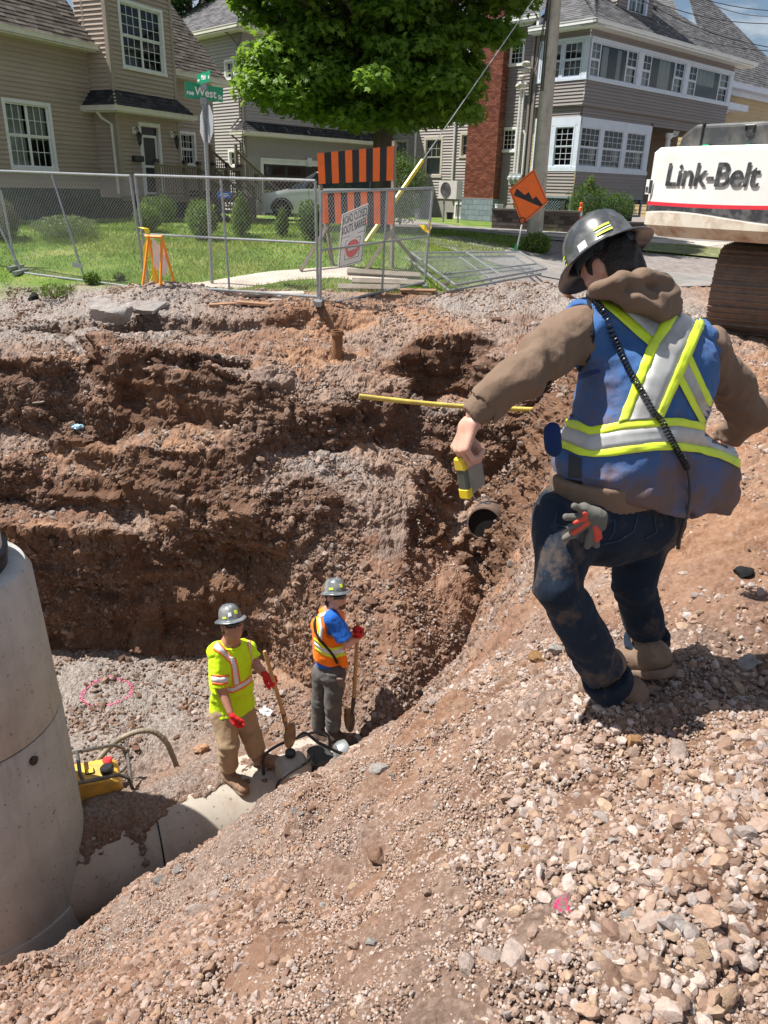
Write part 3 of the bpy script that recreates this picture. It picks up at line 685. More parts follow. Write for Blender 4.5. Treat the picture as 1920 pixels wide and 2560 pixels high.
def window(pl,a0,b0,a1,b1,parent,sashes=1,mun=(3,2),rows=2,cas=.09,mt=None,curtain=None,label=None,proud=.035,lowmun=True):
    mt=mt or M_WHITE
    f=MB(); pl.box(f,a0,a1,b1-cas,b1,-.1,proud);pl.box(f,a0-.01,a1+.01,b0,b0+cas,-.1,proud+.02);pl.box(f,a0,a0+cas,b0+cas,b1-cas,-.1,proud);pl.box(f,a1-cas,a1,b0+cas,b1-cas,-.1,proud)
    root=f.build('window',mt,parent)
    if label: root['label']=label
    s_=MB();g=MB(); ia0,ia1,ib0,ib1=a0+cas,a1-cas,b0+cas,b1-cas
    n=sashes; fr=sashes if isinstance(sashes,(list,tuple)) else [1/n]*n; x=ia0
    for q in fr:
        w_=(ia1-ia0)*q; xa,xb=x,x+w_; x+=w_; r_=rows if q<.45 or len(fr)!=3 else 1
        for k in range(r_):
            za,zb=ib0+(ib1-ib0)*k/r_,ib0+(ib1-ib0)*(k+1)/r_; t=.038; d=-.03 if k else -.045
            pl.box(s_,xa,xa+t,za,zb,d-.03,d);pl.box(s_,xb-t,xb,za,zb,d-.03,d);pl.box(s_,xa+t,xb-t,za,za+t,d-.03,d);pl.box(s_,xa+t,xb-t,zb-t,zb,d-.03,d)
            if mun and not(r_==1 and len(fr)==3) and (lowmun or k):
                nx,ny=mun
                for i in range(1,nx): c_=xa+t+(xb-xa-2*t)*i/nx; pl.box(s_,c_-.008,c_+.008,za+t,zb-t,d-.02,d-.008)
                for i in range(1,ny): c_=za+t+(zb-za-2*t)*i/ny; pl.box(s_,xa+t,xb-t,c_-.008,c_+.008,d-.021,d-.009)
            g.add([pl.P(xa+t,za+t,d-.022),pl.P(xb-t,za+t,d-.022),pl.P(xb-t,zb-t,d-.022),pl.P(xa+t,zb-t,d-.022)],[(0,1,2,3)])
    s_.build('sash',mt,root); g.build('glass',M_GLASS,root,fix=False)
    rm=MB(); pl.box(rm,ia0,ia1,ib0,ib1,-.62,-.6); pl.box(rm,ia0-.02,ia0,ib0,ib1,-.6,-.1); pl.box(rm,ia1,ia1+.02,ib0,ib1,-.6,-.1); pl.box(rm,ia0,ia1,ib1,ib1+.02,-.6,-.1);pl.box(rm,ia0,ia1,ib0-.02,ib0,-.6,-.1); rm.build('room_behind',M_ROOM,root)
    if curtain:
        c=MB()
        for (ca,cb,za,zb) in curtain:
            A=ia0+(ia1-ia0)*ca;B=ia0+(ia1-ia0)*cb;Z0=ib0+(ib1-ib0)*za;Z1=ib0+(ib1-ib0)*zb; n=max(6,int((B-A)/.035)); V=[];Fs=[]
            for i in range(n+1):
                u=A+(B-A)*i/n; o_=-.16+.018*math.sin(i*1.9); V+=[pl.P(u,Z0,o_),pl.P(u,Z1,o_)]
            for i in range(n): Fs.append((2*i,2*i+2,2*i+3,2*i+1))
            c.add(V,Fs)
        c.build('curtain',M_CURT,root,smooth=False,fix=False)
    return root
def gutter(name,pts,parent,m_=None,w_=.13,h=.13,n=(0,0)):
    """box-profile gutter along a polyline (top outer edge), lip standing proud"""
    mb=MB(); m_=m_ or M_GUT
    for p,q in zip(pts[:-1],pts[1:]):
        p=np.array(p,float);q=np.array(q,float); d=q-p;L=np.linalg.norm(d);d/=L; pl=Pl(p,d=d)
        pl.box(mb,0,L,-h,-.02,-w_,-.0);pl.box(mb,-.01,L+.01,-.02,0,-w_,.015)
    return mb.build(name,m_,parent)
def spout(pts,parent,m_,r=.04,name='downspout'):
    mb=MB(); mb.tube(pts,r,6); return mb.build(name,m_,parent,smooth='auto')
def roofpl(p0,ang,slope,n_=1):
    """roof plane rising away from the eave line"""
    d=np.array([math.cos(R(ang)),math.sin(R(ang)),0]); back=-np.cross(d,[0,0,1]); u=back*math.cos(R(slope))+np.array([0,0,1])*math.sin(R(slope)); return Pl(p0,d=d,u=u)
# ================================================================ tan house, left
def left_house():
    O=(-10.016,22.2); ang=65; L=Pl(O,ang); h=empty('house',(O[0],O[1],.8),0,'tan clapboard house with white gridded windows and a small front porch at far left','house')
    yb=1.42
    courses('wall',L,[(-5,yb),(8.64,yb),(8.64,5.0),(-5,5.0)],[(-.1,1.9,1.38,3.5),(6.79,2.2,7.54,3.2),(3.3,0,5.6,9)],SID_TAN,h,seed=1)
    mb=MB(); L.box(mb,-5,8.6,.3,yb,-.3,-.02); mb.build('foundation',M_GREENR,h)
    window(L,-.15,1.85,1.43,3.55,h,2,(3,2),curtain=[(0,.47,.0,.97),(.53,1,.45,.97)],label='wide twin white window low on the left wing')
    window(L,6.74,2.16,7.59,3.25,h,1,(4,2),curtain=[(0,.3,0,1),(.75,1,.3,1)],label='small white window right of the porch')
    # roofs over the wings: eave at z 5.05, rising back
    for (a0,a1,nm) in ((-5,3.1,0),(5.0,9.05,1)):
        z=5.12 if nm==0 else 4.92
        rp=roofpl(L.P(0,z,.42),ang,47); w_=[(a0,0),(a1,0),(a1,5.2),(a0,5.2)]
        courses('roof',rp,w_,[],SH_BROWN,h,.15,.016,.3,seed=3+nm)
        gutter('gutter',[L.P(a0,z,.5),L.P(a1+.05,z,.5)],h)
        mb=MB(); L.box(mb,a0,a1,z-.17,z-.14,0,.42); mb.build('soffit',M_GUT,h)
    E=Pl(L.P(8.64,0),ang+90)   # right end gable wall
    courses('wall',E,[(0,.4),(7,.4),(7,5),(3.5,8.4),(0,5)],[],SID_TAN,h,seed=4)
    mb=MB(); 
    for a in (3.02,8.6): L.box(mb,a-.04,a+.05,yb,4.95,0,.03)
    mb.build('corner_trim',M_TRIM,h)
    # tower bay
    T0=np.array((-8.748,24.919)); S=Pl(T0,-25); B=T0+.86*np.array([math.cos(R(-25)),math.sin(R(-25))]); Fp=Pl(B,65); t=empty('entry_bay',(B[0],B[1],.8)); t.parent=h; t.matrix_parent_inverse=root_matrix(h).inverted()
    courses('wall',S,[(-.3,4.0),(.86,4.0),(.86,9),(-.3,9)],[],SID_TAN,h,seed=5)
    courses('wall',Fp,[(0,4.0),(2.68,4.0),(2.68,9),(0,9)],[(.5,4.66,2.25,6.3)],SID_TAN,h,seed=6)
    courses('wall',S,[(-.3,1.2),(.86,1.2),(.86,3.6),(-.3,3.6)],[],SID_TAN,h,seed=7)
    courses('wall',Fp,[(0,1.2),(2.64,1.2),(2.64,3.6),(0,3.6)],[(.9,0,1.75,3.2)],SID_TAN,h,seed=8)
    Q=Pl(Fp.P(2.66,0),65+90); courses('wall',Q,[(0,1.2),(2.5,1.2),(2.5,9),(0,9)],[],SID_TAN,h,seed=9)
    mb=MB()
    for a in (0,2.66):
        Fp.box(mb,a-.06,a+.06,4.0,9,.0,.035);Fp.box(mb,a-.06,a+.06,1.2,3.5,0,.035)
    S.box(mb,.74,.83,4.0,9,0,.035);S.box(mb,.74,.83,1.2,3.5,0,.035);S.box(mb,-.02,.05,1.2,9,0,.03); mb.build('corner_trim',M_TRIM,h)
    window(Fp,.45,4.6,2.3,6.33,h,2,(3,3),label='tall twin white window in the upper bay over the door')
    bpy.data.objects.remove(t)
    # pent roof
    e=.42; zl,zh=3.6,4.05
    sf=roofpl(Fp.P(0,zl,e),65,math.degrees(math.atan((zh-zl)/e)))
    courses('pent_roof',sf,[(-.42,0),(3.05,0),(2.66,math.hypot(e,zh-zl)),(0,math.hypot(e,zh-zl))],[],SH_DARK,h,.13,.014,.3,seed=10)
    ss=roofpl(S.P(0,zl,e),-25,math.degrees(math.atan((zh-zl)/e)))
    courses('pent_roof',ss,[(-.25,0),(.86+.42,0),(.86,math.hypot(e,zh-zl)),(-.05,math.hypot(e,zh-zl))],[],SH_DARK,h,.13,.014,.3,seed=11)
    gutter('gutter',[S.P(-.25,zl,e+.06),S.P(.86+.46,zl,e+.06)],h); gutter('gutter',[Fp.P(-.46,zl,e+.06),Fp.P(3.1,zl,e+.06)],h)
    mb=MB(); Fp.box(mb,-.4,3.0,zl-.16,zl-.13,0,e);S.box(mb,-.25,.86,zl-.165,zl-.135,0,e); mb.build('soffit',M_GUT,h)
    spout([S.P(.55,3.45,.42),S.P(.6,3.3,.3),S.P(.72,3.15,.07),S.P(.74,1.3,.07)],h,M_GUT)
    # door
    mb=MB();Fp.box(mb,.86,.95,1.25,3.28,-.06,.04);Fp.box(mb,1.71,1.8,1.25,3.28,-.06,.04);Fp.box(mb,.95,1.71,3.18,3.28,-.06,.04); d=mb.build('door',M_WHITE,h)
    mb=MB();Fp.box(mb,.95,1.71,1.25,3.18,-.09,-.05); mb.build('door_panel',M_BLACK,d)
    mb=MB();Fp.box(mb,1.02,1.07,1.3,2.95,-.05,-.02);Fp.box(mb,1.6,1.66,1.3,2.95,-.05,-.02);Fp.box(mb,1.07,1.6,2.88,2.95,-.05,-.02);Fp.box(mb,1.07,1.6,2.05,2.12,-.05,-.021);Fp.box(mb,1.07,1.6,1.3,1.36,-.05,-.021); mb.build('storm_frame',M_WHITE,d)
    mb=MB();Fp.box(mb,1.585,1.6,2.12,2.25,-.02,.03);mb.build('handle',M_BLACK,d)
    for a in (.66,2.34):
        mb=MB();Fp.box(mb,a-.07,a+.07,2.95,3.13,.017,.035,1); M=Fp.M(a+.04,2.72,.17)
        mb.tube([Fp.P(a,3.04,.03),Fp.P(a+.01,3.12,.1),Fp.P(a+.04,3.06,.17)],.012,6)
        mb.lathe([(.0,.30),(.035,.27),(.09,.2),(.095,.18),(.075,.17),(.05,-.0),(.06,-.02),(.03,-.05),(.012,-.1),(0,-.12)],n=6,M=M); mb.build('wall_lantern',[M_BLACK,M_WHITE],h)
    mb=MB();mb.bbox((-.2,-.14,0),(.2,0,.16),.02,M=Fp.M(.66,2.2,.02));mb.build('letter_box',M_BLACK,h)
    # deck, rails, stairs
    dk=MB();Fp.box(dk,-.1,4.2,1.12,1.22,.02,1.3)
    for a in np.arange(-.1,4.2,.14): Fp.box(dk,a,a+.13,1.22,1.245,.02,1.3)
    for a in (0,1.5,3,4.1): Fp.box(dk,a,a+.1,.3,1.12,1.1,1.2)
    dk.build('deck',M_DECK,h)
    def post(P0,hh,nm='rail_post'):
        mb=MB(); q=Pl(P0,65); q.box(mb,-.05,.05,0,hh,-.05,.05);q.box(mb,-.075,.075,hh,hh+.03,-.075,.075,1);q.box(mb,-.055,.055,hh+.03,hh+.09,-.055,.055,1); return mb.build(nm,[M_DECK,M_BLACK],h)
    for a in (.1,1.35,2.0,2.75,3.45,4.15): post(Fp.P(a,1.2,1.25),.98)
    for (a,b_) in ((.15,1.3),(2.8,3.4),(3.5,4.1),(1.4,1.95)):
        rl=MB();Fp.box(rl,a,b_,2.06,2.13,1.21,1.29);Fp.box(rl,a,b_,1.32,1.37,1.23,1.27)
        for c_ in np.arange(a+.06,b_,.11): Fp.box(rl,c_,c_+.025,1.37,2.06,1.235,1.26)
        rl.build('railing',M_DECK,h)
    st=MB()
    for k in range(5): Fp.box(st,2.0,2.75,1.02-.19*k,1.07-.19*k,1.3+.26*k,1.6+.26*k)
    for k in range(6): Fp.box(st,4.2+.3*k,4.5+.32*k,1.08-.19*k,1.13-.19*k,.1,1.1)
    st.build('stairs',M_DECK,h)
    for a in (2.0,2.78):
        sr=MB();sr.tube([Fp.P(a,2.1,1.25),Fp.P(a,1.2,2.6)],.045,4);sr.tube([Fp.P(a,1.4,1.25),Fp.P(a,.45,2.6)],.03,4)
        for k in range(12): t_=k/12; sr.tube([Fp.P(a,1.4-.95*t_,1.25+1.35*t_),Fp.P(a,2.1-.9*t_,1.25+1.35*t_)],.014,4)
        sr.tube([Fp.P(a,.3,2.6),Fp.P(a,1.3,2.6)],.05,4);sr.build('stair_railing',M_DECK,h)
    for f in (.1,1.12):
        sr=MB();sr.tube([Fp.P(4.15,2.7,f),Fp.P(6.6,1.5,f)],.05,4);sr.tube([Fp.P(4.15,1.75,f),Fp.P(6.6,.6,f)],.03,4)
        for k in range(22): t_=k/22; sr.tube([Fp.P(4.15+2.45*t_,1.75-1.15*t_,f),Fp.P(4.15+2.45*t_,2.7-1.2*t_,f)],.014,4)
        sr.tube([Fp.P(6.6,.3,f),Fp.P(6.6,1.6,f)],.055,4);sr.tube([Fp.P(4.15,1.2,f),Fp.P(4.15,2.85,f)],.055,4);sr.build('stair_railing',M_DECK,h)
left_house()
# ================================================================ taupe garage house, middle
def middle_house():
    c0=PD(606,200,34)[:2]; A=Pl(c0,47);Bq=Pl(c0,-46); h=empty('house',(c0[0],c0[1],.4),0,'taupe clapboard house with a wide black garage door behind the white car','house')
    courses('wall',A,[(0,3.9),(12,3.9),(12,7.02),(0,7.02)],[],SID_TAUPE,h,seed=21); courses('wall',A,[(0,.35),(12,.35),(12,3.6),(0,3.6)],[(.85,0,5.75,2.5)],SID_TAUPE,h,seed=22)
    courses('wall',Bq,[(-9,.3),(0,.3),(0,7.02),(-9,7.02)],[(-1.13,5.5,-.55,6.1),(-1.16,2.35,-.54,2.9),(-2.6,5.4,-2.0,6.05)],SID_TAUPE,h,seed=23)
    for (a,b_,c_,d,l) in ((-1.19,5.44,-.49,6.16,'upper small square window near the corner'),(-1.22,2.29,-.48,2.96,'lower small square window near the corner'),(-2.7,5.3,-1.95,6.1,None)): window(Bq,a,b_,c_,d,h,1,(2,2),1,curtain=[(0,1,0,1)],label=l)
    mb=MB()
    A.box(mb,-.02,.08,.4,7.0,.0,.03);Bq.box(mb,-.1,.0,.4,7.0,0,.03); mb.build('corner_trim',M_TRIMG,h)
    # skirt roof over the garage
    e=.5;zl,zh=3.6,3.98; s_=roofpl(A.P(0,zl,e),47,math.degrees(math.atan((zh-zl)/e))); hl=math.hypot(e,zh-zl)
    courses('pent_roof',s_,[(-.4,0),(12,0),(12,hl),(0,hl)],[],SH_DARK,h,.13,.014,.3,seed=24)
    s2=roofpl(Bq.P(0,zl,.4),-46,math.degrees(math.atan((zh-zl)/.4))); courses('pent_roof',s2,[(-.35,0),(.5,0),(.0,.5),(-.2,.5)],[],SH_DARK,h,.13,.014,.3,seed=25)
    gutter('gutter',[Bq.P(-.4,zl,.45),Bq.P(.5,zl,.45)],h);gutter('gutter',[A.P(-.45,zl,e+.05),A.P(12,zl,e+.05)],h)
    mb=MB();A.box(mb,-.4,12,zl-.16,zl-.13,0,e);mb.build('soffit',M_GUT,h)
    # main hip roof
    zl=7.2; f_=roofpl(A.P(0,zl,.45),47,33); courses('roof',f_,[(-.45,0),(13,0),(8.5,5.5),(4.2,5.5)],[],SH_GREY,h,.15,.014,.35,seed=26)
    g_=roofpl(Bq.P(0,zl,.45),-46,33); courses('roof',g_,[(-9.5,0),(.45,0),(-4.2,5.5),(-5,5.5)],[],SH_GREY,h,.15,.014,.35,seed=27)
    gutter('gutter',[Bq.P(-9.5,zl,.5),Bq.P(.5,zl,.5)],h);gutter('gutter',[A.P(-.5,zl,.5),A.P(12.5,zl,.5)],h)
    mb=MB();A.box(mb,-.45,12.5,zl-.2,zl-.14,0,.45);Bq.box(mb,-9,.45,zl-.205,zl-.145,0,.45);mb.build('soffit',M_GUT,h)
    spout([Bq.P(-.5,7.05,.42),Bq.P(-.35,6.85,.2),Bq.P(-.16,6.6,.08),Bq.P(-.16,4.1,.08),Bq.P(-.5,3.7,.3)],h,M_TRIMG); spout([Bq.P(-.4,3.45,.35),Bq.P(-.2,3.2,.08),Bq.P(-.16,.5,.08)],h,M_TRIMG)
    # garage door
    mb=MB();A.box(mb,.73,.87,.38,2.62,-.05,.04);A.box(mb,5.73,5.87,.38,2.62,-.05,.04);A.box(mb,.87,5.73,2.47,2.62,-.05,.05);A.box(mb,.7,5.9,2.62,2.68,-.05,.09);A.box(mb,3.2,3.45,2.44,2.78,-.04,.11); d=mb.build('garage_door',M_WHITE,h)
    mb=MB()
    for k in range(4): A.box(mb,.87,5.73,.4+.52*k,.905+.52*k,-.12,-.07)
    mb.build('door_panel',M_BLACK,d)
    for k in range(4):
        mb=MB();a=1.05+1.2*k;A.box(mb,a,a+1.0,2.06,2.38,-.075,-.06);mb.build('door_window',M_GLASS,d)
        mb=MB();A.box(mb,a,a+1.0,2.06,2.38,-.09,-.08);mb.build('door_window_backing',M_ROOM,d)
    mb=MB();A.box(mb,.42,.52,1.72,2.0,.017,.1);A.box(mb,.4,.54,2.0,2.05,.017,.13);mb.build('wall_lantern',M_BLACK,h)
    mb=MB();A.box(mb,0,12,.0,.36,-.2,-.01);Bq.box(mb,-9,0,.0,.31,-.2,-.01);mb.build('foundation',M_CONC,h)
middle_house()
# ================================================================ grey house, right
SID_YEL2=sid('ochre_siding',(.21,.15,.085)); SH_GREY2=tonemat('slate_grey_shingles',[(0,(.085,.087,.092)),(.5,(.125,.125,.132)),(1,(.185,.18,.185))],.9,6,.4,.15,.6)
BR=tonemat('red_brick',[(0,(.14,.045,.03)),(.5,(.21,.07,.045)),(1,(.29,.11,.075))],.9,4,.4,.15,.5)
def brickwall(name,pl,a0,a1,b0,b1,f,m_,parent,seed=0,bw=.21,bh=.07,j=.012,mort=(.3,.27,.24)):
    rg=np.random.default_rng(seed);V=[];T=[];Fs=[];k=0;row=0;b=b0
    while b<b1:
        a=a0-(bw/2 if row%2 else 0)
        while a<a1:
            x0,x1=max(a,a0)+j/2,min(a+bw,a1)-j/2
            if x1-x0>.02:
                o=f+rg.uniform(0,.004); t=min(b+bh,b1)-j; tv=rg.random()
                V+=[pl.P(x0,b,o),pl.P(x1,b,o),pl.P(x1,t,o),pl.P(x0,t,o),pl.P(x0,b,o-.012),pl.P(x1,b,o-.012),pl.P(x1,t,o-.012),pl.P(x0,t,o-.012)]
                Fs+=[(k,k+1,k+2,k+3),(k+4,k+5,k+1,k),(k+5,k+6,k+2,k+1),(k+6,k+7,k+3,k+2),(k+7,k+4,k,k+3)];T+=[tv]*8;k+=8
            a+=bw
        b+=bh;row+=1
    o=npmesh(name,V,np.array(Fs),m_,parent);vcol(o,'tone',np.array(T)[:,None].repeat(3,1));return o
def right_house():
    c0=PD(1463.8,197.7,32)[:2]; A=Pl(c0,43);Bq=Pl(c0,-47)
    h=empty('house',(c0[0],c0[1],.8),0,'grey two storey house with long white banks of sunporch windows and a red brick chimney','house')
    mw=M_BLUEW
    # upper sunporch
    courses('wall',A,[(0,4.7),(11.3,4.7),(11.3,5.56),(0,5.56)],[],SID_GREY,h,seed=31);courses('wall',A,[(0,6.84),(11.3,6.84),(11.3,7.15),(0,7.15)],[],SID_GREY,h,.16,seed=32)
    courses('wall',Bq,[(-2.2,4.7),(0,4.7),(0,5.56),(-2.2,5.56)],[],SID_GREY,h,seed=33);courses('wall',Bq,[(-2.2,6.84),(0,6.84),(0,7.15),(-2.2,7.15)],[],SID_GREY,h,.16,seed=34)
    courses('wall',A,[(0,4.3),(11.3,4.3),(11.3,4.68),(0,4.68)],[],SID_GREY,h,seed=35,f0=-.09);courses('wall',Bq,[(-2.2,4.3),(0,4.3),(0,4.68),(-2.2,4.68)],[],SID_GREY,h,seed=36,f0=-.09)
    mb=MB();A.box(mb,0,11.35,5.5,5.58,-.1,.06);Bq.box(mb,-2.25,.06,5.503,5.583,-.1,.055);A.box(mb,0,11.35,6.80,6.88,-.1,.05);Bq.box(mb,-2.25,.05,6.803,6.883,-.1,.045)
    for a in (0.0,3.41,7.08,11.12): A.box(mb,a-.02,a+(.24 if a else .13),5.58,6.8,-.1,.03)
    Bq.box(mb,-.2,.03,5.58,6.8,-.1,.028);Bq.box(mb,-2.22,-2.08,5.58,6.8,-.1,.03); mb.build('window_band_trim',mw,h)
    cu=[[(.02,.22,0,1),(.3,.42,0,.95),(.62,.7,0,.95),(.78,.98,0,.55)],[(.02,.2,0,.55),(.45,.72,.0,1),(.8,.98,0,.6)],[(.02,.2,0,.6),(.26,.7,.45,1),(.8,.98,.4,1)]]
    for k,(a,b_) in enumerate(((.14,3.39),(3.67,7.06),(7.34,11.1))): window(A,a,5.58,b_,6.8,h,[.2,.58,.22],(2,2),2,.06,mw,curtain=cu[k],proud=.02)
    for (a,b_) in ((-2.06,-1.14),(-1.12,-.22)): window(Bq,a,5.58,b_,6.8,h,1,(3,2),2,.06,mw,curtain=[(0,1,0,.5),(.5,1,.7,1)],proud=.02)
    mb=MB();A.box(mb,-.02,11.3,4.655,4.715,-.3,.012);Bq.box(mb,-2.2,.0,4.652,4.712,-.3,.010);mb.build('corner_trim',M_TRIMG,h)
    # lower sunroom
    mb=MB();A.box(mb,0,5.1,4.02,4.3,-.1,.0);A.box(mb,-.03,5.12,2.44,2.58,-.1,.04);Bq.box(mb,-2.1,.0,4.023,4.303,-.1,.0-.003);Bq.box(mb,-2.1,.03,2.443,2.583,-.1,.035)
    for a,b_ in ((0,.11),(1.44,1.62),(3.08,3.28),(4.77,5.1)): A.box(mb,a,b_,2.58,4.02,-.1,-.005)
    for a,b_ in ((-.22,0),(-1.35,-1.15),(-2.1,-2.0)): Bq.box(mb,a,b_,2.58,4.02,-.1,-.008)
    mb.build('window_band_trim',mw,h)
    for a,b_ in ((.11,1.44),(1.62,3.08),(3.28,4.77)): window(A,a,2.58,b_,4.02,h,1,(4,3),2,.05,mw,curtain=[(.0,1,0,.08),(.7,1,.2,.5)],proud=.0)
    for a,b_ in ((-1.15,-.22),(-2.0,-1.35)): window(Bq,a,2.58,b_,4.02,h,1,(3,3),2,.05,mw,proud=.0)
    courses('wall',A,[(0,1.55),(5.1,1.55),(5.1,2.46),(0,2.46)],[],SID_GREY,h,seed=37);courses('wall',Bq,[(-2.2,1.58),(0,1.58),(0,2.46),(-2.2,2.46)],[],SID_GREY,h,seed=38)
    lt=MB()
    for k in range(60):
        for s_ in (-1,1):
            for (pl,a0,a1) in ((A,.1,5),(Bq,-2.1,-.1)):
                a=a0-.8+k*.12; p=[a if s_>0 else a+.7,.85]; q=[a+.7 if s_>0 else a,1.55]
                if p[0]<a0 or q[0]<a0 or p[0]>a1 or q[0]>a1: continue
                lt.tube([pl.P(p[0],p[1],-.02+.01*s_),pl.P(q[0],q[1],-.02+.01*s_)],.014,4)
    for (pl,a0,a1) in ((A,0,5.1),(Bq,-2.2,0)):
        pl.box(lt,a0,a1,1.48,1.56,-.04,.03);pl.box(lt,a0,a0+.1,.8,1.48,-.04,.02);pl.box(lt,a1-.1,a1,.8,1.48,-.04,.021);pl.box(lt,a0,a1,.8,.88,-.04,.025)
    lt.build('lattice_skirt',mat('blue_grey_lattice',(.2,.25,.3),.7),h)
    mb=MB();A.box(mb,0,5,.5,1.5,-.5,-.3);Bq.box(mb,-2.1,0,.5,1.5,-.5,-.3);mb.build('crawl_space',M_ROOM,h)
    # open porch on the right: recess, columns
    PB=Pl(A.P(0,0,-2.2),43); courses('wall',PB,[(5.1,1.4),(11.3,1.4),(11.3,4.4),(5.1,4.4)],[],SID_YEL2,h,seed=39)
    sd=Pl(A.P(5.12,0),133);courses('wall',sd,[(0,1.4),(2.2,1.4),(2.2,4.4),(0,4.4)],[],SID_YEL2,h,seed=40)
    mb=MB();A.box(mb,5.1,11.3,1.3,1.42,-2.2,0);A.box(mb,5.1,11.3,4.3,4.34,-2.2,-.1);mb.build('porch_floor',M_DECK,h)
    for a in (6.75,9.0,11.1):
        mb=MB();mb.lathe([(.14,0),(.14,.05),(.11,.08),(.11,2.4),(.09,2.45),(.15,2.55),(.17,2.62),(.17,2.72)],c=A.P(a,1.42,-.15),n=16);mb.build('porch_column',M_WHITE,h,smooth='auto')
    mb=MB()
    for k in range(5): mb.tube([A.P(6.95+.0*k,4.0,-.12),A.P(7.05+.1*k,4.2-.03*k,-.12),A.P(7.15+.1*k,4.26,-.12)],.014,5)
    for k in range(4): c_=A.P(7.1+.12*k,4.2,-.12); mb.tube([c_+A.d*(.05*math.cos(t))+A.u*(.05*math.sin(t)) for t in np.linspace(0,6.28,10)],.01,4)
    mb.build('porch_bracket',M_WHITE,h)
    # main body side wall
    courses('wall',Bq,[(-5.5,1.1),(-2.2,1.1),(-2.2,7.5),(-5.5,7.5)],[(-3.64,6.25,-2.99,7.0),(-3.69,3.2,-3.01,3.98)],SID_GREY,h,seed=41,f0=-.05)
    window(Bq,-3.7,6.17,-2.93,7.08,h,1,(3,4),1,.09,M_WHITE,proud=.0);window(Bq,-3.75,3.13,-2.95,4.05,h,1,(3,4),1,.09,M_WHITE,proud=.0)
    mb=MB();Bq.box(mb,-2.32,-2.2,1.2,7.2,-.05,.06);Bq.box(mb,-2.5,-2.4,1.2,7.3,-.03,.08);mb.build('corner_trim',M_TRIMG,h)
    L2=Pl(Bq.P(0,0,-.35),-47)
    SL=sid('pale_grey_siding',(.42,.38,.36))
    courses('wall',L2,[(-16,1.3),(-5.3,1.3),(-5.3,6.2),(-16,6.2)],[(-8.4,2.25,-7.4,3.75),(-10.4,2.3,-9.6,3.7),(-6.2,3.0,-5.6,3.9)],SL,h,seed=42)
    window(L2,-8.49,2.16,-7.31,3.83,h,1,(3,2),2,.12,mat('cream_trim',(.5,.46,.38),.6),curtain=[(0,1,0,1)],label='tall cream framed window left of the chimney',lowmun=False)
    window(L2,-10.6,2.2,-9.5,3.78,h,1,(3,2),2,.12,MATS['cream_trim'],curtain=[(0,1,.4,1)],lowmun=False);window(L2,-6.3,2.95,-5.5,3.95,h,1,(2,2),1,.1,MATS['cream_trim'],curtain=[(0,.5,0,1)])
    spout([L2.P(-9.0,6,.07),L2.P(-9.0,1.3,.07)],h,M_WHITE,.05);spout([L2.P(-6.6,6,.07),L2.P(-6.6,1.3,.07)],h,M_WHITE,.05)
    mb=MB();L2.box(mb,-16,-5.3,.3,1.3,-.2,-.0);Bq.box(mb,-3.7,-2.2,.5,1.12,-.2,-.0);mb.build('foundation',M_CONC,h)
    # basement window and box
    window(L2,-6.4,.5,-5.5,1.15,h,1,None,1,.07,M_WHITE,proud=.03)
    # chimney
    ch=empty('chimney_stack',Bq.P(-4.5,.8,.3)); ch.parent=h; ch.matrix_parent_inverse=root_matrix(h).inverted(); ch.name='chimney'
    def chw(a0,a1,b0,b1,f,m_,bw,bh,nm,s0):
        brickwall(nm,Bq,a0,a1,b0,b1,f,m_,ch,s0,bw,bh)
        for (a,an) in ((a0,43),(a1,43)):
            q=Pl(Bq.P(a,0,f),-47+90 if a==a1 else -47-90); 
            q=Pl(Bq.P(a1,0,f),43) if a==a1 else Pl(Bq.P(a0,0,-.4),43+180)
            brickwall(nm,q,0,f+.4,b0,b1,0,m_,ch,s0+1,bw,bh)
        mb=MB();Bq.box(mb,a0+.004,a1-.004,b0,b1,-.4,f-.008);mb.build('mortar',mat('mortar',(.24,.2,.17),.95),ch)
    chw(-5.3,-3.65,1.38,7.2,.35,BR,.21,.075,'brick_courses',50)
    CB=tonemat('blue_painted_block',[(0,(.20,.25,.29)),(1,(.27,.32,.36))],.8,5,.4,.2,.5)
    chw(-5.35,-3.6,.5,1.38,.4,CB,.42,.21,'block_base',60); chw(-4.95,-3.85,7.2,10.5,.3,BR,.21,.075,'brick_courses',55)
    # roofs
    zl=7.3; f_=roofpl(A.P(0,zl,.5),43,34); courses('roof',f_,[(-.5,0),(12.3,0),(7.2,6.6),(3.9,6.6)],[],SH_GREY2,h,.15,.014,.35,seed=43)
    g_=roofpl(Bq.P(0,zl,.5),-47,34); courses('roof',g_,[(-2.4,0),(.5,0),(-3.9,6.6),(-5.5,6.6),(-2.4,2)],[],SH_GREY2,h,.15,.014,.35,seed=44)
    g2=roofpl(Bq.P(0,7.72,.45),-47,34); courses('roof',g2,[(-5.6,0),(-2.0,0),(-2.0,.6),(-4.5,5.5),(-5.6,5.5)],[],SH_GREY2,h,.15,.014,.35,seed=45)
    gutter('gutter',[Bq.P(-2.4,zl,.55),Bq.P(.55,zl,.55)],h,M_WHITE);gutter('gutter',[A.P(-.55,zl,.55),A.P(12.4,zl,.55)],h,M_WHITE);gutter('gutter',[Bq.P(-5.6,7.72,.5),Bq.P(-2.0,7.72,.5)],h,M_WHITE)
    mb=MB();A.box(mb,-.5,12.3,zl-.2,zl-.14,-.1,.5);Bq.box(mb,-2.4,.5,zl-.205,zl-.145,-.1,.5);Bq.box(mb,-5.6,-2.0,7.52,7.58,-.1,.46);Bq.box(mb,-2.1,-2.0,7.1,7.6,-.1,.46);mb.build('soffit',M_WHITE,h)
    # dormer
    D_=Pl(A.P(2.9,0,-.95),43)
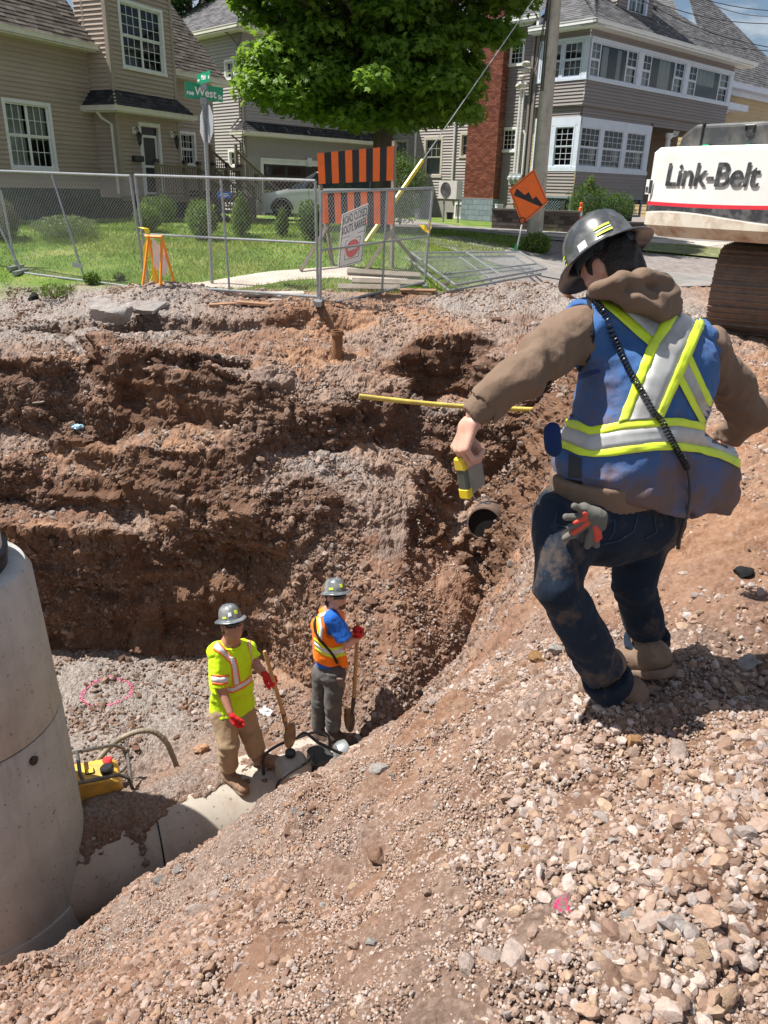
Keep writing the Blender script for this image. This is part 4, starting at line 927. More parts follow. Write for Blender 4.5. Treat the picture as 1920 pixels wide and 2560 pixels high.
    courses('dormer_wall',D_,[(0,8.0),(2.5,8.0),(2.5,10.2),(0,10.2)],[(.75,8.25,2.0,9.9)],SID_GREY,h,seed=46);D2=Pl(D_.P(0,0,0),-47);courses('dormer_wall',D2,[(-2.2,8),(0,8),(0,10.2),(-2.2,10.2)],[],SID_GREY,h,seed=47)
    D3=Pl(D_.P(2.5,0,0),133);courses('dormer_wall',D3,[(0,8),(2.2,8),(2.2,10.2),(0,10.2)],[],SID_GREY,h,seed=48)
    window(D_,.65,8.15,2.1,9.95,h,2,(2,2),2,.12,mw,curtain=[(0,1,.0,1)],label='twin window of the roof dormer')
    mb=MB();D_.box(mb,-.3,2.8,10.2,10.3,-2.2,.3);mb.build('dormer_roof',SH_GREY2,h)
    for a,b_ in ((1.3,1.9),(6.4,2.1)):
        mb=MB();mb.bbox((-.15,-.15,0),(.15,.15,.12),.02,M=f_.M(a+.6,b_+.7,0));mb.build('roof_vent',M_BLACK,h)
    # services on the side wall
    for a in (-2.88,-2.72): spout([Bq.P(a,5.35,.08),Bq.P(a,2.35,.08)],h,M_WHITE,.045,'service_mast')
    spout([Bq.P(-2.55,3.9,.12),Bq.P(-2.45,3.75,.1),Bq.P(-2.45,2.3,.08)],h,M_WHITE,.05,'service_mast')
    mb=MB()
    for p in ((-2.95,5.45,.15),(-2.75,5.5,.2),(-2.6,5.45,.2),(-2.7,5.75,.22),(-2.6,5.95,.25),(-2.55,6.15,.28)): 
        V,Fc=rockshape(2,int(p[0]*-100),4,.1); mb.add(V*.13+Bq.P(*p),[tuple(f) for f in Fc])
    mb.build('wrapped_insulator',mat('insulator_wrap',(.55,.52,.47),.8,dirt=(.1,.1,.1),dirtamt=.2),h,smooth=True)
    mb=MB();Bq.box(mb,-3.1,-2.45,1.95,2.35,-.02,.12)
    for k in range(3): mb.lathe([(.1,0),(.1,.1),(.06,.13)],n=14,M=frame(Bq.P(-3.0+.24*k,2.16,.12),Bq.d,Bq.n))
    mb.build('meter_box',mat('meter_grey',(.36,.38,.38),.5),h); mb=MB();Bq.box(mb,-2.9,-2.5,1.25,1.6,-.02,.15);mb.build('junction_box',MATS['meter_grey'],h)

right_house()
# ================================================================ far yellow house behind
def yellow_house():
    c0=PD(1800,200,46)[:2]; A=Pl(c0,43); Bq=Pl(c0,-47); h=empty('house',(c0[0],c0[1],.6),0,'ochre yellow house with a big steep grey roof behind the sunporch house','house')
    zt=PD(1800,205,46)[2]
    courses('wall',A,[(-1,.5),(9,.5),(9,zt-.4),(-1,zt-.4)],[],SID_YEL,h,.2,.02,seed=70);courses('wall',Bq,[(-12,.5),(-.9,.5),(-.9,zt-.4),(-12,zt-.4)],[],SID_YEL,h,.2,.02,seed=71)
    f_=roofpl(A.P(-1.5,zt,.6),43,45);courses('roof',f_,[(-.6,0),(12,0),(6.8,8.5),(5.6,8.5)],[],SH_GREY,h,.2,.02,.4,seed=72)
    g_=roofpl(Bq.P(-1,zt,.6),-47,45);courses('roof',g_,[(-14,0),(.6,0),(-6,8.5),(-10,8.5)],[],SH_GREY,h,.2,.02,.4,seed=73)
    gutter('gutter',[A.P(-2.2,zt,.7),A.P(10,zt,.7)],h,M_BLUEW,.2,.25);gutter('gutter',[Bq.P(-14,zt,.7),Bq.P(-.3,zt,.7)],h,M_BLUEW,.2,.25)
    mb=MB();A.box(mb,-2,10,zt-.5,zt-.25,0,.2);A.box(mb,-2,10,zt-.27,zt-.2,0,.62);mb.build('fascia',M_BLUEW,h)
    # small entrance roof and spout at its left corner
    mb=MB();A.box(mb,-.4,1.9,zt-1.3,zt-1.0,0,.9);mb.build('porch_roof',M_BLUEW,h);spout([A.P(.1,zt-1.3,.7),A.P(0,zt-1.8,.3),A.P(-.05,zt-2.2,.15),A.P(-.05,1,.15)],h,M_BLUEW,.09)
yellow_house()
# ================================================================ trees, hedges, grass
def leafmat(name,c,trans=.35,alt=None):
    m_,nt,b=newmat(name); av=nt.nodes.new('ShaderNodeVertexColor');av.layer_name='tone'
    lo=tuple(x*.55 for x in c);hi=alt or tuple(min(1,x*1.7) for x in c)
    cc=ramp(nt,av.outputs['Color'],[(0,lo),(.55,c),(1,hi)]); nt.links.new(cc,b.inputs['Base Color']); b.inputs['Roughness'].default_value=.5;b.inputs['Specular IOR Level'].default_value=.35
    t=nt.nodes.new('ShaderNodeBsdfTranslucent'); nt.links.new(mixc(nt,.5,cc,(.30,.45,.04)),t.inputs['Color']); mx=nt.nodes.new('ShaderNodeMixShader'); mx.inputs[0].default_value=trans
    nt.links.new(b.outputs[0],mx.inputs[1]);nt.links.new(t.outputs[0],mx.inputs[2]);nt.links.new(mx.outputs[0],nt.nodes['Material Output'].inputs[0]); return m_
LEAF1=[(0,-.5),(.16,-.14),(.5,-.2),(.33,.1),(.36,.3),(.12,.22),(0,.55),(-.12,.22),(-.36,.3),(-.33,.1),(-.5,-.2),(-.16,-.14)]
LEAF2=[(0,-.5),(.24,0),(0,.5),(-.24,0)]
def leaves(name,P,nrm,size,tone,m_,parent,shape=LEAF2,seed=0,spread=.6):
    rg=np.random.default_rng(seed);n=len(P)
    N_=nrm+rg.normal(0,spread,(n,3)); N_/=np.linalg.norm(N_,axis=1)[:,None]
    A=np.cross(N_,rg.normal(size=(n,3)));A/=np.linalg.norm(A,axis=1)[:,None]+1e-9;B=np.cross(N_,A)
    sh=np.array(shape);k=len(sh); droop=-.25*(sh[:,0]**2+sh[:,1]**2)
    V=P[:,None,:]+(A[:,None,:]*sh[None,:,0:1]+B[:,None,:]*sh[None,:,1:2]+N_[:,None,:]*droop[None,:,None])*size[:,None,None]
    F_=np.arange(n*k).reshape(n,k); o=npmesh(name,V.reshape(-1,3),F_,m_,parent); vcol(o,'tone',np.repeat(tone,k)[:,None].repeat(3,1)); return o
def crown_points(cl,per,rg,flat=.62):
    """cl: list of (centre, radius); leaves sit in ragged shells round each clump, thinner below"""
    P=[];Nn=[];T=[]
    for c,r in cl:
        n=int(per*r*r); d=rg.normal(size=(n,3));d/=np.linalg.norm(d,axis=1)[:,None]; d[:,2]=np.where(d[:,2]<-.2,d[:,2]*-.6,d[:,2])
        q=r*(1-.55*rg.random(n)**1.6)*(1+.25*fbm(d*2.2+c,2,5)); p=c+d*q[:,None]*np.array([1,1,flat]); p[:,2]-=.12*(rg.random(n)**2)*r*2
        P.append(p);Nn.append(d*.7+np.array([0,0,.75]));T.append(np.clip(rg.normal(.5+.12*rg.normal(),.2,n),0,1))
    return np.concatenate(P),np.concatenate(Nn),np.concatenate(T)
M_BARK=mat('maple_bark',(.12,.095,.075),.95,.35,4,bmp=.9,bscale=14,sc=(1,1,.3)); M_TWIG=mat('twig_bark',(.16,.11,.075),.9,.3,8)
LF=leafmat('maple_leaf',(.125,.24,.026),.52,(.27,.42,.06)); LFD=leafmat('dark_leaf',(.035,.080,.016),.3); LFY=leafmat('hedge_leaf',(.085,.155,.022),.3,(.20,.30,.05)); LFB=leafmat('bronze_leaf',(.10,.075,.05),.2); LFG=leafmat('sage_leaf',(.12,.16,.075),.25)
def tree(label,base,crown_c,rad,nclump,seed,leafsize=.13,per=1100,trunk=.26,m_=None,cutoff=None,shape=LEAF1,rc=(.55,1.0),extra=None):
    rg=np.random.default_rng(seed); t=empty('maple_tree',base,0,label,'tree'); m_=m_ or LF
    cl=[]; cc=np.array(crown_c);rad=np.array(rad)
    while len(cl)<nclump:
        d=rg.normal(size=3);d/=np.linalg.norm(d); q=rg.uniform(.45,1)**.6; p=cc+d*q*rad*(.9+.12*rg.normal())
        if cutoff and not cutoff(p): continue
        cl.append((p,rg.uniform(*rc)))
    for q_ in (extra or ()): cl.append((np.array(q_),rg.uniform(*rc)))
    P,Nn,T=crown_points(cl,per,rg)
    w=MB(); top=cc-np.array([0,0,rad[2]*.25]); b0=np.array(base)
    w.tube([b0-(0,0,.3),b0+(0,0,.1),b0+(top-b0)*.35+(.05,0,0),b0+(top-b0)*.7,top],[trunk*1.5,trunk*1.1,trunk,trunk*.8,trunk*.5],10)
    w.build('trunk',M_BARK,t,smooth='auto')
    l=MB()
    for p,r in cl:
        if rg.random()<.6:
            s_=b0+(top-b0)*rg.uniform(.55,1.0); m1=s_+(p-s_)*.5+np.array([0,0,.25]); l.tube([s_,m1,p],[trunk*.32,trunk*.16,.02],5)
    l.build('limb',M_BARK,t,smooth='auto')
    leaves('crown',P,Nn,rg.uniform(.75,1.25,len(P))*leafsize,T,m_,t,shape,seed,.55); return t
tb=PD(948,500,23.5); tb[2]=.6
_rg=np.random.default_rng(8); SKIRT=[(tb[0]+u,tb[1]+_rg.uniform(-2.6,1.6),3.18+.06*abs(u+.2)**2.2*(1.35 if u<0 else .75)+_rg.uniform(0,.9)) for u in _rg.uniform(-3.1,2.0,85)]
def treecut(p):
    # lopsided crown: high skirt at its outer edges, hanging low in the middle
    u=p[0]-tb[0]; return -3.9<u<4.5 and p[2]>3.35+.06*abs(u+.2)**2.2*(1.35 if u<0 else .75)+max(0,u-2.2)*1.5
tree('big leafy maple standing behind the striped barrier between the two right hand houses',tb,PD(965,60,23)+np.array([0,0,.9]),(4.35,3.2,5.2),235,101,.20,640,.30,cutoff=treecut,rc=(.38,1.05),extra=SKIRT)
tree('dark tree showing over the roof between the two left houses',(-9.5,40,.5),(-9.3,41,9.6),(3.2,2,2.6),60,102,.24,320,.3,LFD,shape=LEAF2)
tree('bright green tree cut by the right edge of the picture',(16.9,32,.6),(17.3,31.5,5.2),(2.2,2.2,3.4),60,103,.20,420,.25,LF,shape=LEAF2)
def bush(px,py,w_,h_,m_,label,D=None,seed=0,cat='bush',leaf=.05,n=2600,open_=.0,name='bush',shape='round'):
    p=hit(px,py) if D is None else PD(px,py,D); k=(p[1])/F*1.02; W=w_*k/2;Hh=h_*k; rg=np.random.default_rng(seed)
    t=empty(name,p,0,label,cat); d=rg.normal(size=(n,3));d/=np.linalg.norm(d,axis=1)[:,None]; q=(1-.5*rg.random(n)**1.8)*(1+.22*fbm(d*2.6+seed,3,seed))
    hz=Hh/2; P=np.array(p)+np.array([0,0,hz])+d*q[:,None]*np.array([W,W,hz])
    if shape=='cone': P[:,:2]=p[:2]+(P[:,:2]-p[:2])*(1.25-.75*((P[:,2]-p[2])/Hh))[:,None]
    P=P[P[:,2]>p[2]+.03]; n=len(P)
    leaves('foliage',P,d[:n]*.6+np.array([0,0,.5]),rg.uniform(.7,1.3,n)*leaf,np.clip(rg.normal(.5,.22,n),0,1),m_,t,LEAF2,seed,.7)
    s=MB()
    for i in range(7): a=i*.9; s.tube([np.array(p)-(0,0,.05),np.array(p)+np.array([.3*W*math.cos(a),.3*W*math.sin(a),Hh*.4]),np.array(p)+np.array([.7*W*math.cos(a),.7*W*math.sin(a),Hh*.75])],[.014,.01,.005],5)
    s.build('stem',M_TWIG,t); return t
bush(15,600,70,85,LFB,'bronze leaved bush at the far left behind the fence',seed=1,n=3500)
bush(165,595,140,50,LFG,'low spreading sage green shrub in front of the tan house',seed=2,n=3800)
bush(370,580,62,62,LFY,'yellow green shrub behind the fence corner post',seed=3)
bush(400,560,80,62,LFD,'dark shrub tucked under the porch deck',D=20.5,seed=4,n=3000)
bush(508,598,72,82,LFY,'rounded yellow green hedge shrub behind the street sign post',seed=5,n=3400)
bush(605,592,52,88,LFY,'upright leafy hedge shrub with loose top right of the sign post',seed=6,shape='cone')
bush(706,592,34,62,LFY,'smallest narrow hedge shrub in front of the white car',seed=7,n=1500,shape='cone')
bush(778,600,66,85,LFD,'dark rounded shrub at the end of the hedge row beside the barrier',seed=8,n=3200)
bush(1000,560,110,150,LFD,'tall dark loose shrub behind the striped barrier by the grey siding',D=27,seed=9,n=4200,leaf=.08)
bush(1465,560,96,88,LFD,'round clipped shrub with a sprouting top under the sunroom windows',D=29.5,seed=10,n=4200,leaf=.07)
bush(1472,480,24,34,LFY,'sprig growing out of the round clipped shrub',D=29.4,seed=11,n=220,leaf=.09)
bush(1540,560,74,66,LFD,'smaller dark shrub right of the round clipped one',D=29.8,seed=12,n=2600,leaf=.07)
for k,(px,py,w_,h_) in enumerate(((230,700,40,30),(300,690,26,18),(140,732,90,30))): bush(px,py+12,w_,h_,LFY,('leafy weed tuft on the torn turf edge by the fence corner','small weed with white flowers beside the turf edge','low weeds spilling over the torn turf edge at the left')[k],seed=20+k,n=700,leaf=.045,name='weed',cat='weed')
bush(1338,640,74,52,LFY,'grass tuft growing round the foot of the utility pole',D=19.6,seed=30,n=1600,leaf=.07,name='grass_tuft',cat='grass tuft')
# grass blades
VERGE=[(5.5,21.5),(9,19.8),(15,18.5)]
def grassobj(n,x0,x1,y0,y1,seed,hh,label,verge=False):
    rg=np.random.default_rng(seed); x=rg.uniform(x0,x1,n);y=rg.uniform(y0,y1,n)**1
    n3=fbm(np.stack([x,y,0*x],1)*.9,3,55)
    P=np.stack([x,y,0*x],1)
    edge=y>(13.55+.30*fbm(P*1.2,3,41)+sstep(1,4,x)*3.0-.25*sstep(-4,-7,x)); q=edge&(x-.35*(y-14)<.85+.4*n3)&(rg.random(n)<.75+.5*n3)&~in_walk(x,y)
    if verge: q=(polyd(x,y,VERGE)<.85)&(rg.random(n)<.6+.5*n3)
    x,y,n3=x[q],y[q],n3[q];n=len(x);z=H(x,y)
    a=rg.uniform(0,2*PI,n);w_=rg.uniform(.004,.009,n)*(1+(y-13)*.08);h_=hh*rg.uniform(.5,1.3,n)*(1+.4*n3);lx=rg.normal(0,.35,n)*h_;ly=rg.normal(0,.35,n)*h_
    V=np.stack([np.stack([x-w_*np.cos(a),y-w_*np.sin(a),z-.01],1),np.stack([x+w_*np.cos(a),y+w_*np.sin(a),z-.01],1),np.stack([x+lx,y+ly,z+h_],1)],1)
    t=np.clip(.5+.35*n3+rg.normal(0,.2,n),0,1)
    o=npmesh('grass',V.reshape(-1,3),np.arange(3*n).reshape(n,3),leafmat('grass_blade',(.13,.225,.035),.4,(.42,.42,.15)));vcol(o,'tone',np.repeat(t,3)[:,None].repeat(3,1));tag(o,label,'grass',kind='stuff')
WALK=[PZ(440,712,.07),PZ(560,703,.08),PZ(700,692,.1),PZ(850,690,.1),PZ(1000,705,.08)]
def polyd(x,y,pts):
    d=np.full(len(np.atleast_1d(x)),1e9)
    for p,q in zip(pts[:-1],pts[1:]):
        p=np.array(p[:2]);v=np.array(q[:2])-p;t=np.clip(((x-p[0])*v[0]+(y-p[1])*v[1])/(v@v),0,1);d=np.minimum(d,np.hypot(x-p[0]-t*v[0],y-p[1]-t*v[1]))
    return d
def in_walk(x,y): return (polyd(x,y,WALK)<.42)|(polyd(x,y,DRIVE)<2.2)
DRIVE=[(-1.6,33),(.6,27),(4.5,24),(12,21.5)]
def strip(name,pts,w_,m_,dz,n=60,kind='structure',off=0):
    pts=np.array([p[:2] for p in pts],float); s_=np.concatenate([[0],np.cumsum(np.linalg.norm(np.diff(pts,axis=0),axis=1))]); t=np.linspace(0,s_[-1],n); c=np.stack([np.interp(t,s_,pts[:,0]),np.interp(t,s_,pts[:,1])],1)
    for _ in range(4): c[1:-1]=(c[:-2]+c[1:-1]*2+c[2:])/4
    d=np.gradient(c,axis=0);d/=np.linalg.norm(d,axis=1)[:,None];nr=np.stack([-d[:,1],d[:,0]],1); K=7;V=[]
    for j in range(K): q=c+nr*(w_*(j/(K-1)-.5)+off); V.append(np.column_stack([q,H(q[:,0],q[:,1])+dz]))
    V=np.stack(V,1).reshape(-1,3);i=np.arange(n*K).reshape(n,K);o=npmesh(name,V,np.stack([i[:-1,:-1],i[:-1,1:],i[1:,1:],i[1:,:-1]],-1).reshape(-1,4),m_);tag(o,kind=kind);return o
M_ASPH=mat('worn_asphalt',(.20,.19,.18),.95,.25,2.5,bmp=.5,bscale=50,dirt=(.34,.27,.22),dirtamt=.3,dscale=.8); M_CONCW=mat('sidewalk_concrete',(.46,.41,.35),.95,.15,2.5,bmp=.4,dirt=(.3,.22,.16),dirtamt=.3,dscale=1.6)
strip('sidewalk',WALK,.8,M_CONCW,.006)
strip('driveway',DRIVE,4.2,M_ASPH,.03)
strip('sidewalk',[(3.2,24.5),(6,22.5),(14,20)],1.4,M_CONCW,.045)
strip('verge',[(5.5,21.5),(9,19.8),(15,18.5)],1.6,mat('verge_grass',(.13,.15,.055),.95,.5,3,bmp=.9,dirt=(.25,.19,.13),dirtamt=.4),.05)
strip('street',[(.9,19.5),(4.5,17.0),(9,15.6),(16,14)],2.4,M_ASPH,.02)
grassobj(110000,-12,6,13.2,19,61,.055,'patchy mown grass of the front lawns'); grassobj(60000,5,15,17.5,22.5,63,.07,'thin grass on the verge strip beside the street',True); grassobj(50000,-14,6,18,27,62,.07,'mown grass further back by the houses')
# ================================================================ galvanised temporary fence
M_GALV=mat('galvanised_steel',(.32,.335,.345),.42,.12,14,.55,bmp=.1,spec=.6); M_WIRE=mat('galvanised_wire',(.52,.54,.55),.4,.08,20,.35,spec=.6)
M_ORG=mat('fluorescent_orange',(.95,.16,.015),.45,.06,6,dirt=(.5,.15,.06),dirtamt=.2); M_BLK=mat('sign_black',(.016,.016,.018),.5,.2,8,dirt=(.06,.05,.05),dirtamt=.1); M_SIGNW=mat('sign_white',(.78,.79,.78),.35,.05,4,dirt=(.5,.45,.4),dirtamt=.15)
M_RED=mat('sign_red',(.72,.04,.045),.4,.08,5); M_YEL=mat('yellow_plastic',(.85,.62,.02),.4,.08,6,dirt=(.4,.28,.15),dirtamt=.25); M_WOOD=mat('grey_lumber',(.26,.215,.17),.9,.25,3,bmp=.6,sc=(2,2,14)); M_GREEN=mat('sign_green',(.004,.27,.13),.35,.05,4); M_ALU=mat('sign_back_aluminium',(.52,.54,.56),.4,.06,4,.5)
def bil(c,a,b):
    tl,tr,br,bl=[np.array(q,float) for q in c]; return (tl*(1-a)+tr*a)*b+(bl*(1-a)+br*a)*(1-b)
def panel(label,c,rails=(),mids=(.5,),mesh_step=.066,group='temporary chain link fence panels',r=.021,name='site_fence',wr=.0016,feet=True):
    """c: tl,tr,br,bl"""
    c=[np.array(q,float) for q in c]; root=empty(name,(c[2]+c[3])/2,0,label,'fence',group); W=np.linalg.norm(c[1]-c[0]);Hh=np.linalg.norm(c[0]-c[3])
    for (a0,b0,a1,b1) in ((0,0,0,1),(1,0,1,1)): f=MB();f.tube([bil(c,a0,b0),bil(c,a1,b1)],r,8);f.build('post',M_GALV,root,smooth='auto')
    for (a0,b0,a1,b1) in ((0,1,1,1),(0,0,1,0)): f=MB();f.tube([bil(c,a0,b0),bil(c,a1,b1)],r,8);f.build('rail',M_GALV,root,smooth='auto')
    for b in rails: f=MB();f.tube([bil(c,0,b),bil(c,1,b)],r*.8,8);f.build('rail',M_GALV,root,smooth='auto')
    for a in mids: f=MB();f.tube([bil(c,a,0),bil(c,a,1)],r*.85,8);f.build('post',M_GALV,root,smooth='auto')
    nrm=np.cross(c[1]-c[0],c[3]-c[0]);nrm/=np.linalg.norm(nrm)
    w=MB(); rg=random.Random(int(W*1000))
    for s_ in (1,-1):
        k=-Hh
        while k<W:
            t0=max(0,-k);t1=min(Hh,W-k)
            if t1-t0>.02:
                P=[]
                m_=max(2,int((t1-t0)/.35))
                for i in range(m_+1):
                    t=t0+(t1-t0)*i/m_; a=(k+t)/W;b=t/Hh
                    if s_<0: a=1-a
                    P.append(bil(c,a,b)+nrm*(.018*math.sin(a*7+b*5)*math.sin(b*3.1)))
                w.tube(P,wr,3,cap=False)
            k+=mesh_step
    w.build('chain_link_mesh',M_WIRE,root,fix=False)
    if feet:
        for a in (0,1): p=bil(c,a,0); f=MB(); f.box((p[0]-.04,p[1]-.3,Hs(p[0],p[1])-.02),(p[0]+.04,p[1]+.3,Hs(p[0],p[1])+.05)); f.build('foot',M_GALV,root)
    for b in (.12,.6,.85):
        for a in (0,1): p=bil(c,a,b); clips=MB(); clips.lathe([(r*1.3,-.02),(r*1.3,.02)],c=p,n=8); clips.build('tie_clamp',M_GALV,root)
    return root
PA=panel('sagging left fence panel in front of the tan house, leaning back',[PD(-70,425,14.9),PD(325,440,13.3),PD(365,722,13.3),PD(55,682,14.5)],mids=(.53,))
PB_=panel('middle fence panel with a cross rail in front of the street sign post',[PD(337,438,13.2),PD(788,452,12.05),PD(795,742,12.0),PD(371,712,13.15)],rails=(.475,),mids=(.5,))
PC=panel('right fence panel angled back from the gate corner with the road closed sign',[PD(803,480,11.95),PD(1082,470,14.3),PD(1062,705,14.3),PD(800,765,11.9)],rails=(.5,),mids=(.55,))
PDp=panel('narrow leaning fence panel cut off at the far left edge',[PD(-260,470,15.2),PD(2,478,14.95),PD(42,675,14.8),PD(-240,690,15.1)],mids=())
q0=np.array([.1,.1,.1])
fl=[PZ(1030,630,.38),PZ(1300,628,.30),PZ(1364,674,.08),PZ(1139,714,.02)]
fl=[PD(1028,632,16.6),PD(1300,630,17.2),PD(1366,672,14.7),PD(1139,713,13.2)]
panel('upper of the two fence panels lying flat on the ground by the utility pole',fl,rails=(.28,),mids=(.5,),feet=False,group='fallen fence panels',mesh_step=.12,wr=.0014)
panel('lower of the two fence panels lying flat on the ground by the utility pole',[q+np.array([-.10,-.02,-.09]) for q in fl],rails=(.3,),mids=(.48,),feet=False,group='fallen fence panels',mesh_step=.12,wr=.0014)
# ---------------------------------------------------------------- signs
def text(body,M,size,m_,parent,name='lettering',ext=.001,align='CENTER',sx=1,bold=0,shear=0,sp=1):
    cu=bpy.data.curves.new(name,'FONT');cu.body=body;cu.size=size;cu.align_x=align;cu.align_y='CENTER';cu.extrude=ext;cu.shear=shear;cu.space_character=sp
    o=bpy.data.objects.new(name,cu);C.objects.link(o);cu.materials.append(m_)
    Mx=Matrix([list(r_) for r_ in M])@Matrix.Diagonal((sx,1,1,1)); o.parent=parent; o.matrix_parent_inverse=root_matrix(parent).inverted() if parent else Matrix(); o.matrix_basis=Mx
    dg=bpy.context.evaluated_depsgraph_get(); dg.update(); me=bpy.data.meshes.new_from_object(o.evaluated_get(dg))
    if bold:
        import bmesh
        bm=bmesh.new()
        for k,(dx,dy) in enumerate(((0,0),(bold,0),(-bold,0),(0,bold),(0,-bold))):
            b4=len(bm.verts); bm.from_mesh(me); bm.verts.ensure_lookup_table()
            for v in bm.verts[b4:]: v.co.x+=dx;v.co.y+=dy;v.co.z+=.0004*k
        bm.to_mesh(me);bm.free()
    n_=link(name,me); n_.parent=parent; n_.matrix_parent_inverse=o.matrix_parent_inverse.copy(); n_.matrix_basis=Mx
    bpy.data.objects.remove(o); bpy.data.curves.remove(cu); return n_
def txtM(tl,tr,bl,a,b,off=.003):
    """frame on a quad for text: x along the quad's top, y up, z out to the viewer"""
    tl,tr,bl=[np.array(q,float) for q in (tl,tr,bl)]; x=tr-tl;W=np.linalg.norm(x);x/=W; y=tl-bl;Hh=np.linalg.norm(y); z=np.cross(x,y);z/=np.linalg.norm(z);y=np.cross(z,x)
    M=np.eye(4);M[:3,0]=x;M[:3,1]=y;M[:3,2]=z;M[:3,3]=bl+(tr-tl)*a+(tl-bl)*b+z*off;return M,W,Hh,z
def plate(mb,c,off0,off1,poly=((0,0),(1,0),(1,1),(0,1)),mi=0):
    n=np.cross(c[1]-c[0],c[0]-c[3]);n/=np.linalg.norm(n); m_=len(poly); V=[bil(c,a,b)+n*off1 for a,b in poly]+[bil(c,a,b)+n*off0 for a,b in poly]
    return mb.add(V,[tuple(range(m_)),tuple(range(2*m_-1,m_-1,-1))]+[(i,i+m_,(i+1)%m_+m_,(i+1)%m_) for i in range(m_)],mi)
# street name post
sb=hit(530,710); sp_top=PD(512,232,sb[1]); root=empty('street_sign',sb,0,'green street name blades and the back of a stop sign on a perforated steel post','street sign')
mb=MB();mb.tube([sb-np.array([0,0,.1]),PD(509,250,sb[1])],.03,4); a_=sb;b_=PD(509,250,sb[1])
for k in range(60): p=a_+(b_-a_)*(k+.5)/60; mb.lathe([(.008,-.031),(.008,-.0295)],M=frame(p,(1,0,0),(0,1,0)),n=6,mi=1)
mb.build('post',[M_GALV,M_BLACK],root)
c=[PD(462,203,sb[1]-.05),PD(558,220,sb[1]+.35),PD(557,256,sb[1]+.35),PD(463,244,sb[1]-.05)]
mb=MB();plate(mb,c,-.006,0);pl_=mb.build('name_blade',M_GREEN,root)
for s_,a,sz in (('rue',.13,.115),('West',.53,.215),('St',.91,.115)):
    M,W,Hh,z=txtM(c[0],c[1],c[3],a,.5 if s_=='West' else .36); text(s_,M,sz*Hh/.30,M_SIGNW,pl_,bold=.004)
c=[PD(492,186,sb[1]+.3),PD(525,175,sb[1]-.15),PD(525,203,sb[1]-.15),PD(493,212,sb[1]+.3)]
mb=MB();plate(mb,c,-.006,0);pl_=mb.build('name_blade',M_GREEN,root)
for s_,a,sz in (('rue',.13,.085),('Main',.52,.15),('St',.90,.085)):
    M,W,Hh,z=txtM(c[0],c[1],c[3],a,.5 if s_=='Main' else .38); text(s_,M,sz*Hh/.22,M_SIGNW,pl_,bold=.004)
mb=MB();p=PD(510,218,sb[1]);mb.box(p-np.array([.05,.03,.04]),p+np.array([.05,.03,.05]));p=PD(509,253,sb[1]);mb.box(p-np.array([.05,.03,.04]),p+np.array([.05,.03,.05]));mb.build('bracket',M_GALV,root)
c=[PD(500,262,sb[1]+.25),PD(533,262,sb[1]-.2),PD(533,357,sb[1]-.2),PD(500,357,sb[1]+.25)]
mb=MB();plate(mb,c,-.004,0,[(.29,0),(.71,0),(1,.29),(1,.71),(.71,1),(.29,1),(0,.71),(0,.29)]);mb.build('stop_sign_back',M_ALU,root)
# striped barrier on timber frame
TB=15.6
root=empty('road_barrier',PD(900,680,TB),0,'tall timber barrier with two orange and black striped boards','barrier')
def board(c,ns,first,nm):
    mb=MB();plate(mb,c,-.02,0); b=mb.build(nm,M_WOOD,root); 
    for k in range(ns):
        m_=MB();plate(m_,c,.0005,.003,[((k)/ns,0),((k+1)/ns,0),((k+1)/ns,1),(k/ns,1)]);m_.build('orange_stripe' if (k+first)%2 else 'black_stripe',M_ORG if (k+first)%2 else M_BLK,b)
board([PD(793,383,TB),PD(985,365,TB),PD(983,451,TB),PD(797,460,TB)],11,1,'striped_board');board([PD(802,481,TB),PD(984,477,TB),PD(983,561,TB),PD(806,558,TB)],11,1,'striped_board')
def beam(p,q,w_,nm,parent=root,m_=None,d=.04): mb=MB();mb.tube([p,q],w_,4);return mb.build(nm,m_ or M_WOOD,parent)
for (x0,y0,x1,y1,d0,d1,nm) in ((986,352,979,682,.06,.06,'post'),(800,462,832,668,.06,.06,'post'),(822,558,752,676,.06,-.5,'brace'),(981,575,908,684,.06,-.6,'brace'),(985,590,1052,668,.06,.9,'brace'),(822,558,800,600,.1,.1,'brace')): beam(PD(x0,y0,TB+d0),PD(x1,y1,TB+d1),.045,nm)
for (x0,y0,x1,y1,d) in ((868,693,1050,682,-.6),(880,716,1062,702,-1.3),(845,735,1000,722,-2.0)): 
    p=PD(x0,y0,TB+d);q=PD(x1,y1,TB+d);p[2]=Hs(p[0],p[1])+.05;q[2]=Hs(q[0],q[1])+.05;mb=MB();mb.tube([p,q],.07,4);o=mb.build('timber_beam',M_WOOD);tag(o,{-.6:'grey timber beam lying behind the right fence panel, furthest back',-1.3:'grey timber beam lying in the middle behind the right fence panel',-2.0:'grey timber beam nearest the trench under the right fence panel'}[d],'timber')
# road closed sign tied to the right fence panel
c=[PD(856,536,12.75),PD(921,508,13.3),PD(905,655,13.3),PD(845,671,12.75)]
root=empty('road_closed_sign',(c[2]+c[3])/2,0,'white road closed sign with a red no entry disc, tied crooked to the fence','road sign')
mb=MB();plate(mb,c,-.006,0);pl_=mb.build('sign_panel',M_SIGNW,root)
mb=MB()
for q in ([(.03,.02),(.97,.02),(.97,.03),(.03,.03)],[(.03,.97),(.97,.97),(.97,.98),(.03,.98)],[(.03,.03),(.05,.03),(.05,.97),(.03,.97)],[(.95,.03),(.97,.03),(.97,.97),(.95,.97)],[(.05,.545),(.95,.545),(.95,.555),(.05,.555)],[(.22,.12),(.24,.12),(.24,.48),(.22,.48)],[(.8,.12),(.82,.12),(.82,.48),(.8,.48)],[(.24,.47),(.8,.47),(.8,.48),(.24,.48)],[(.24,.12),(.8,.12),(.8,.13),(.24,.13)]): plate(mb,c,.0005,.002,q)
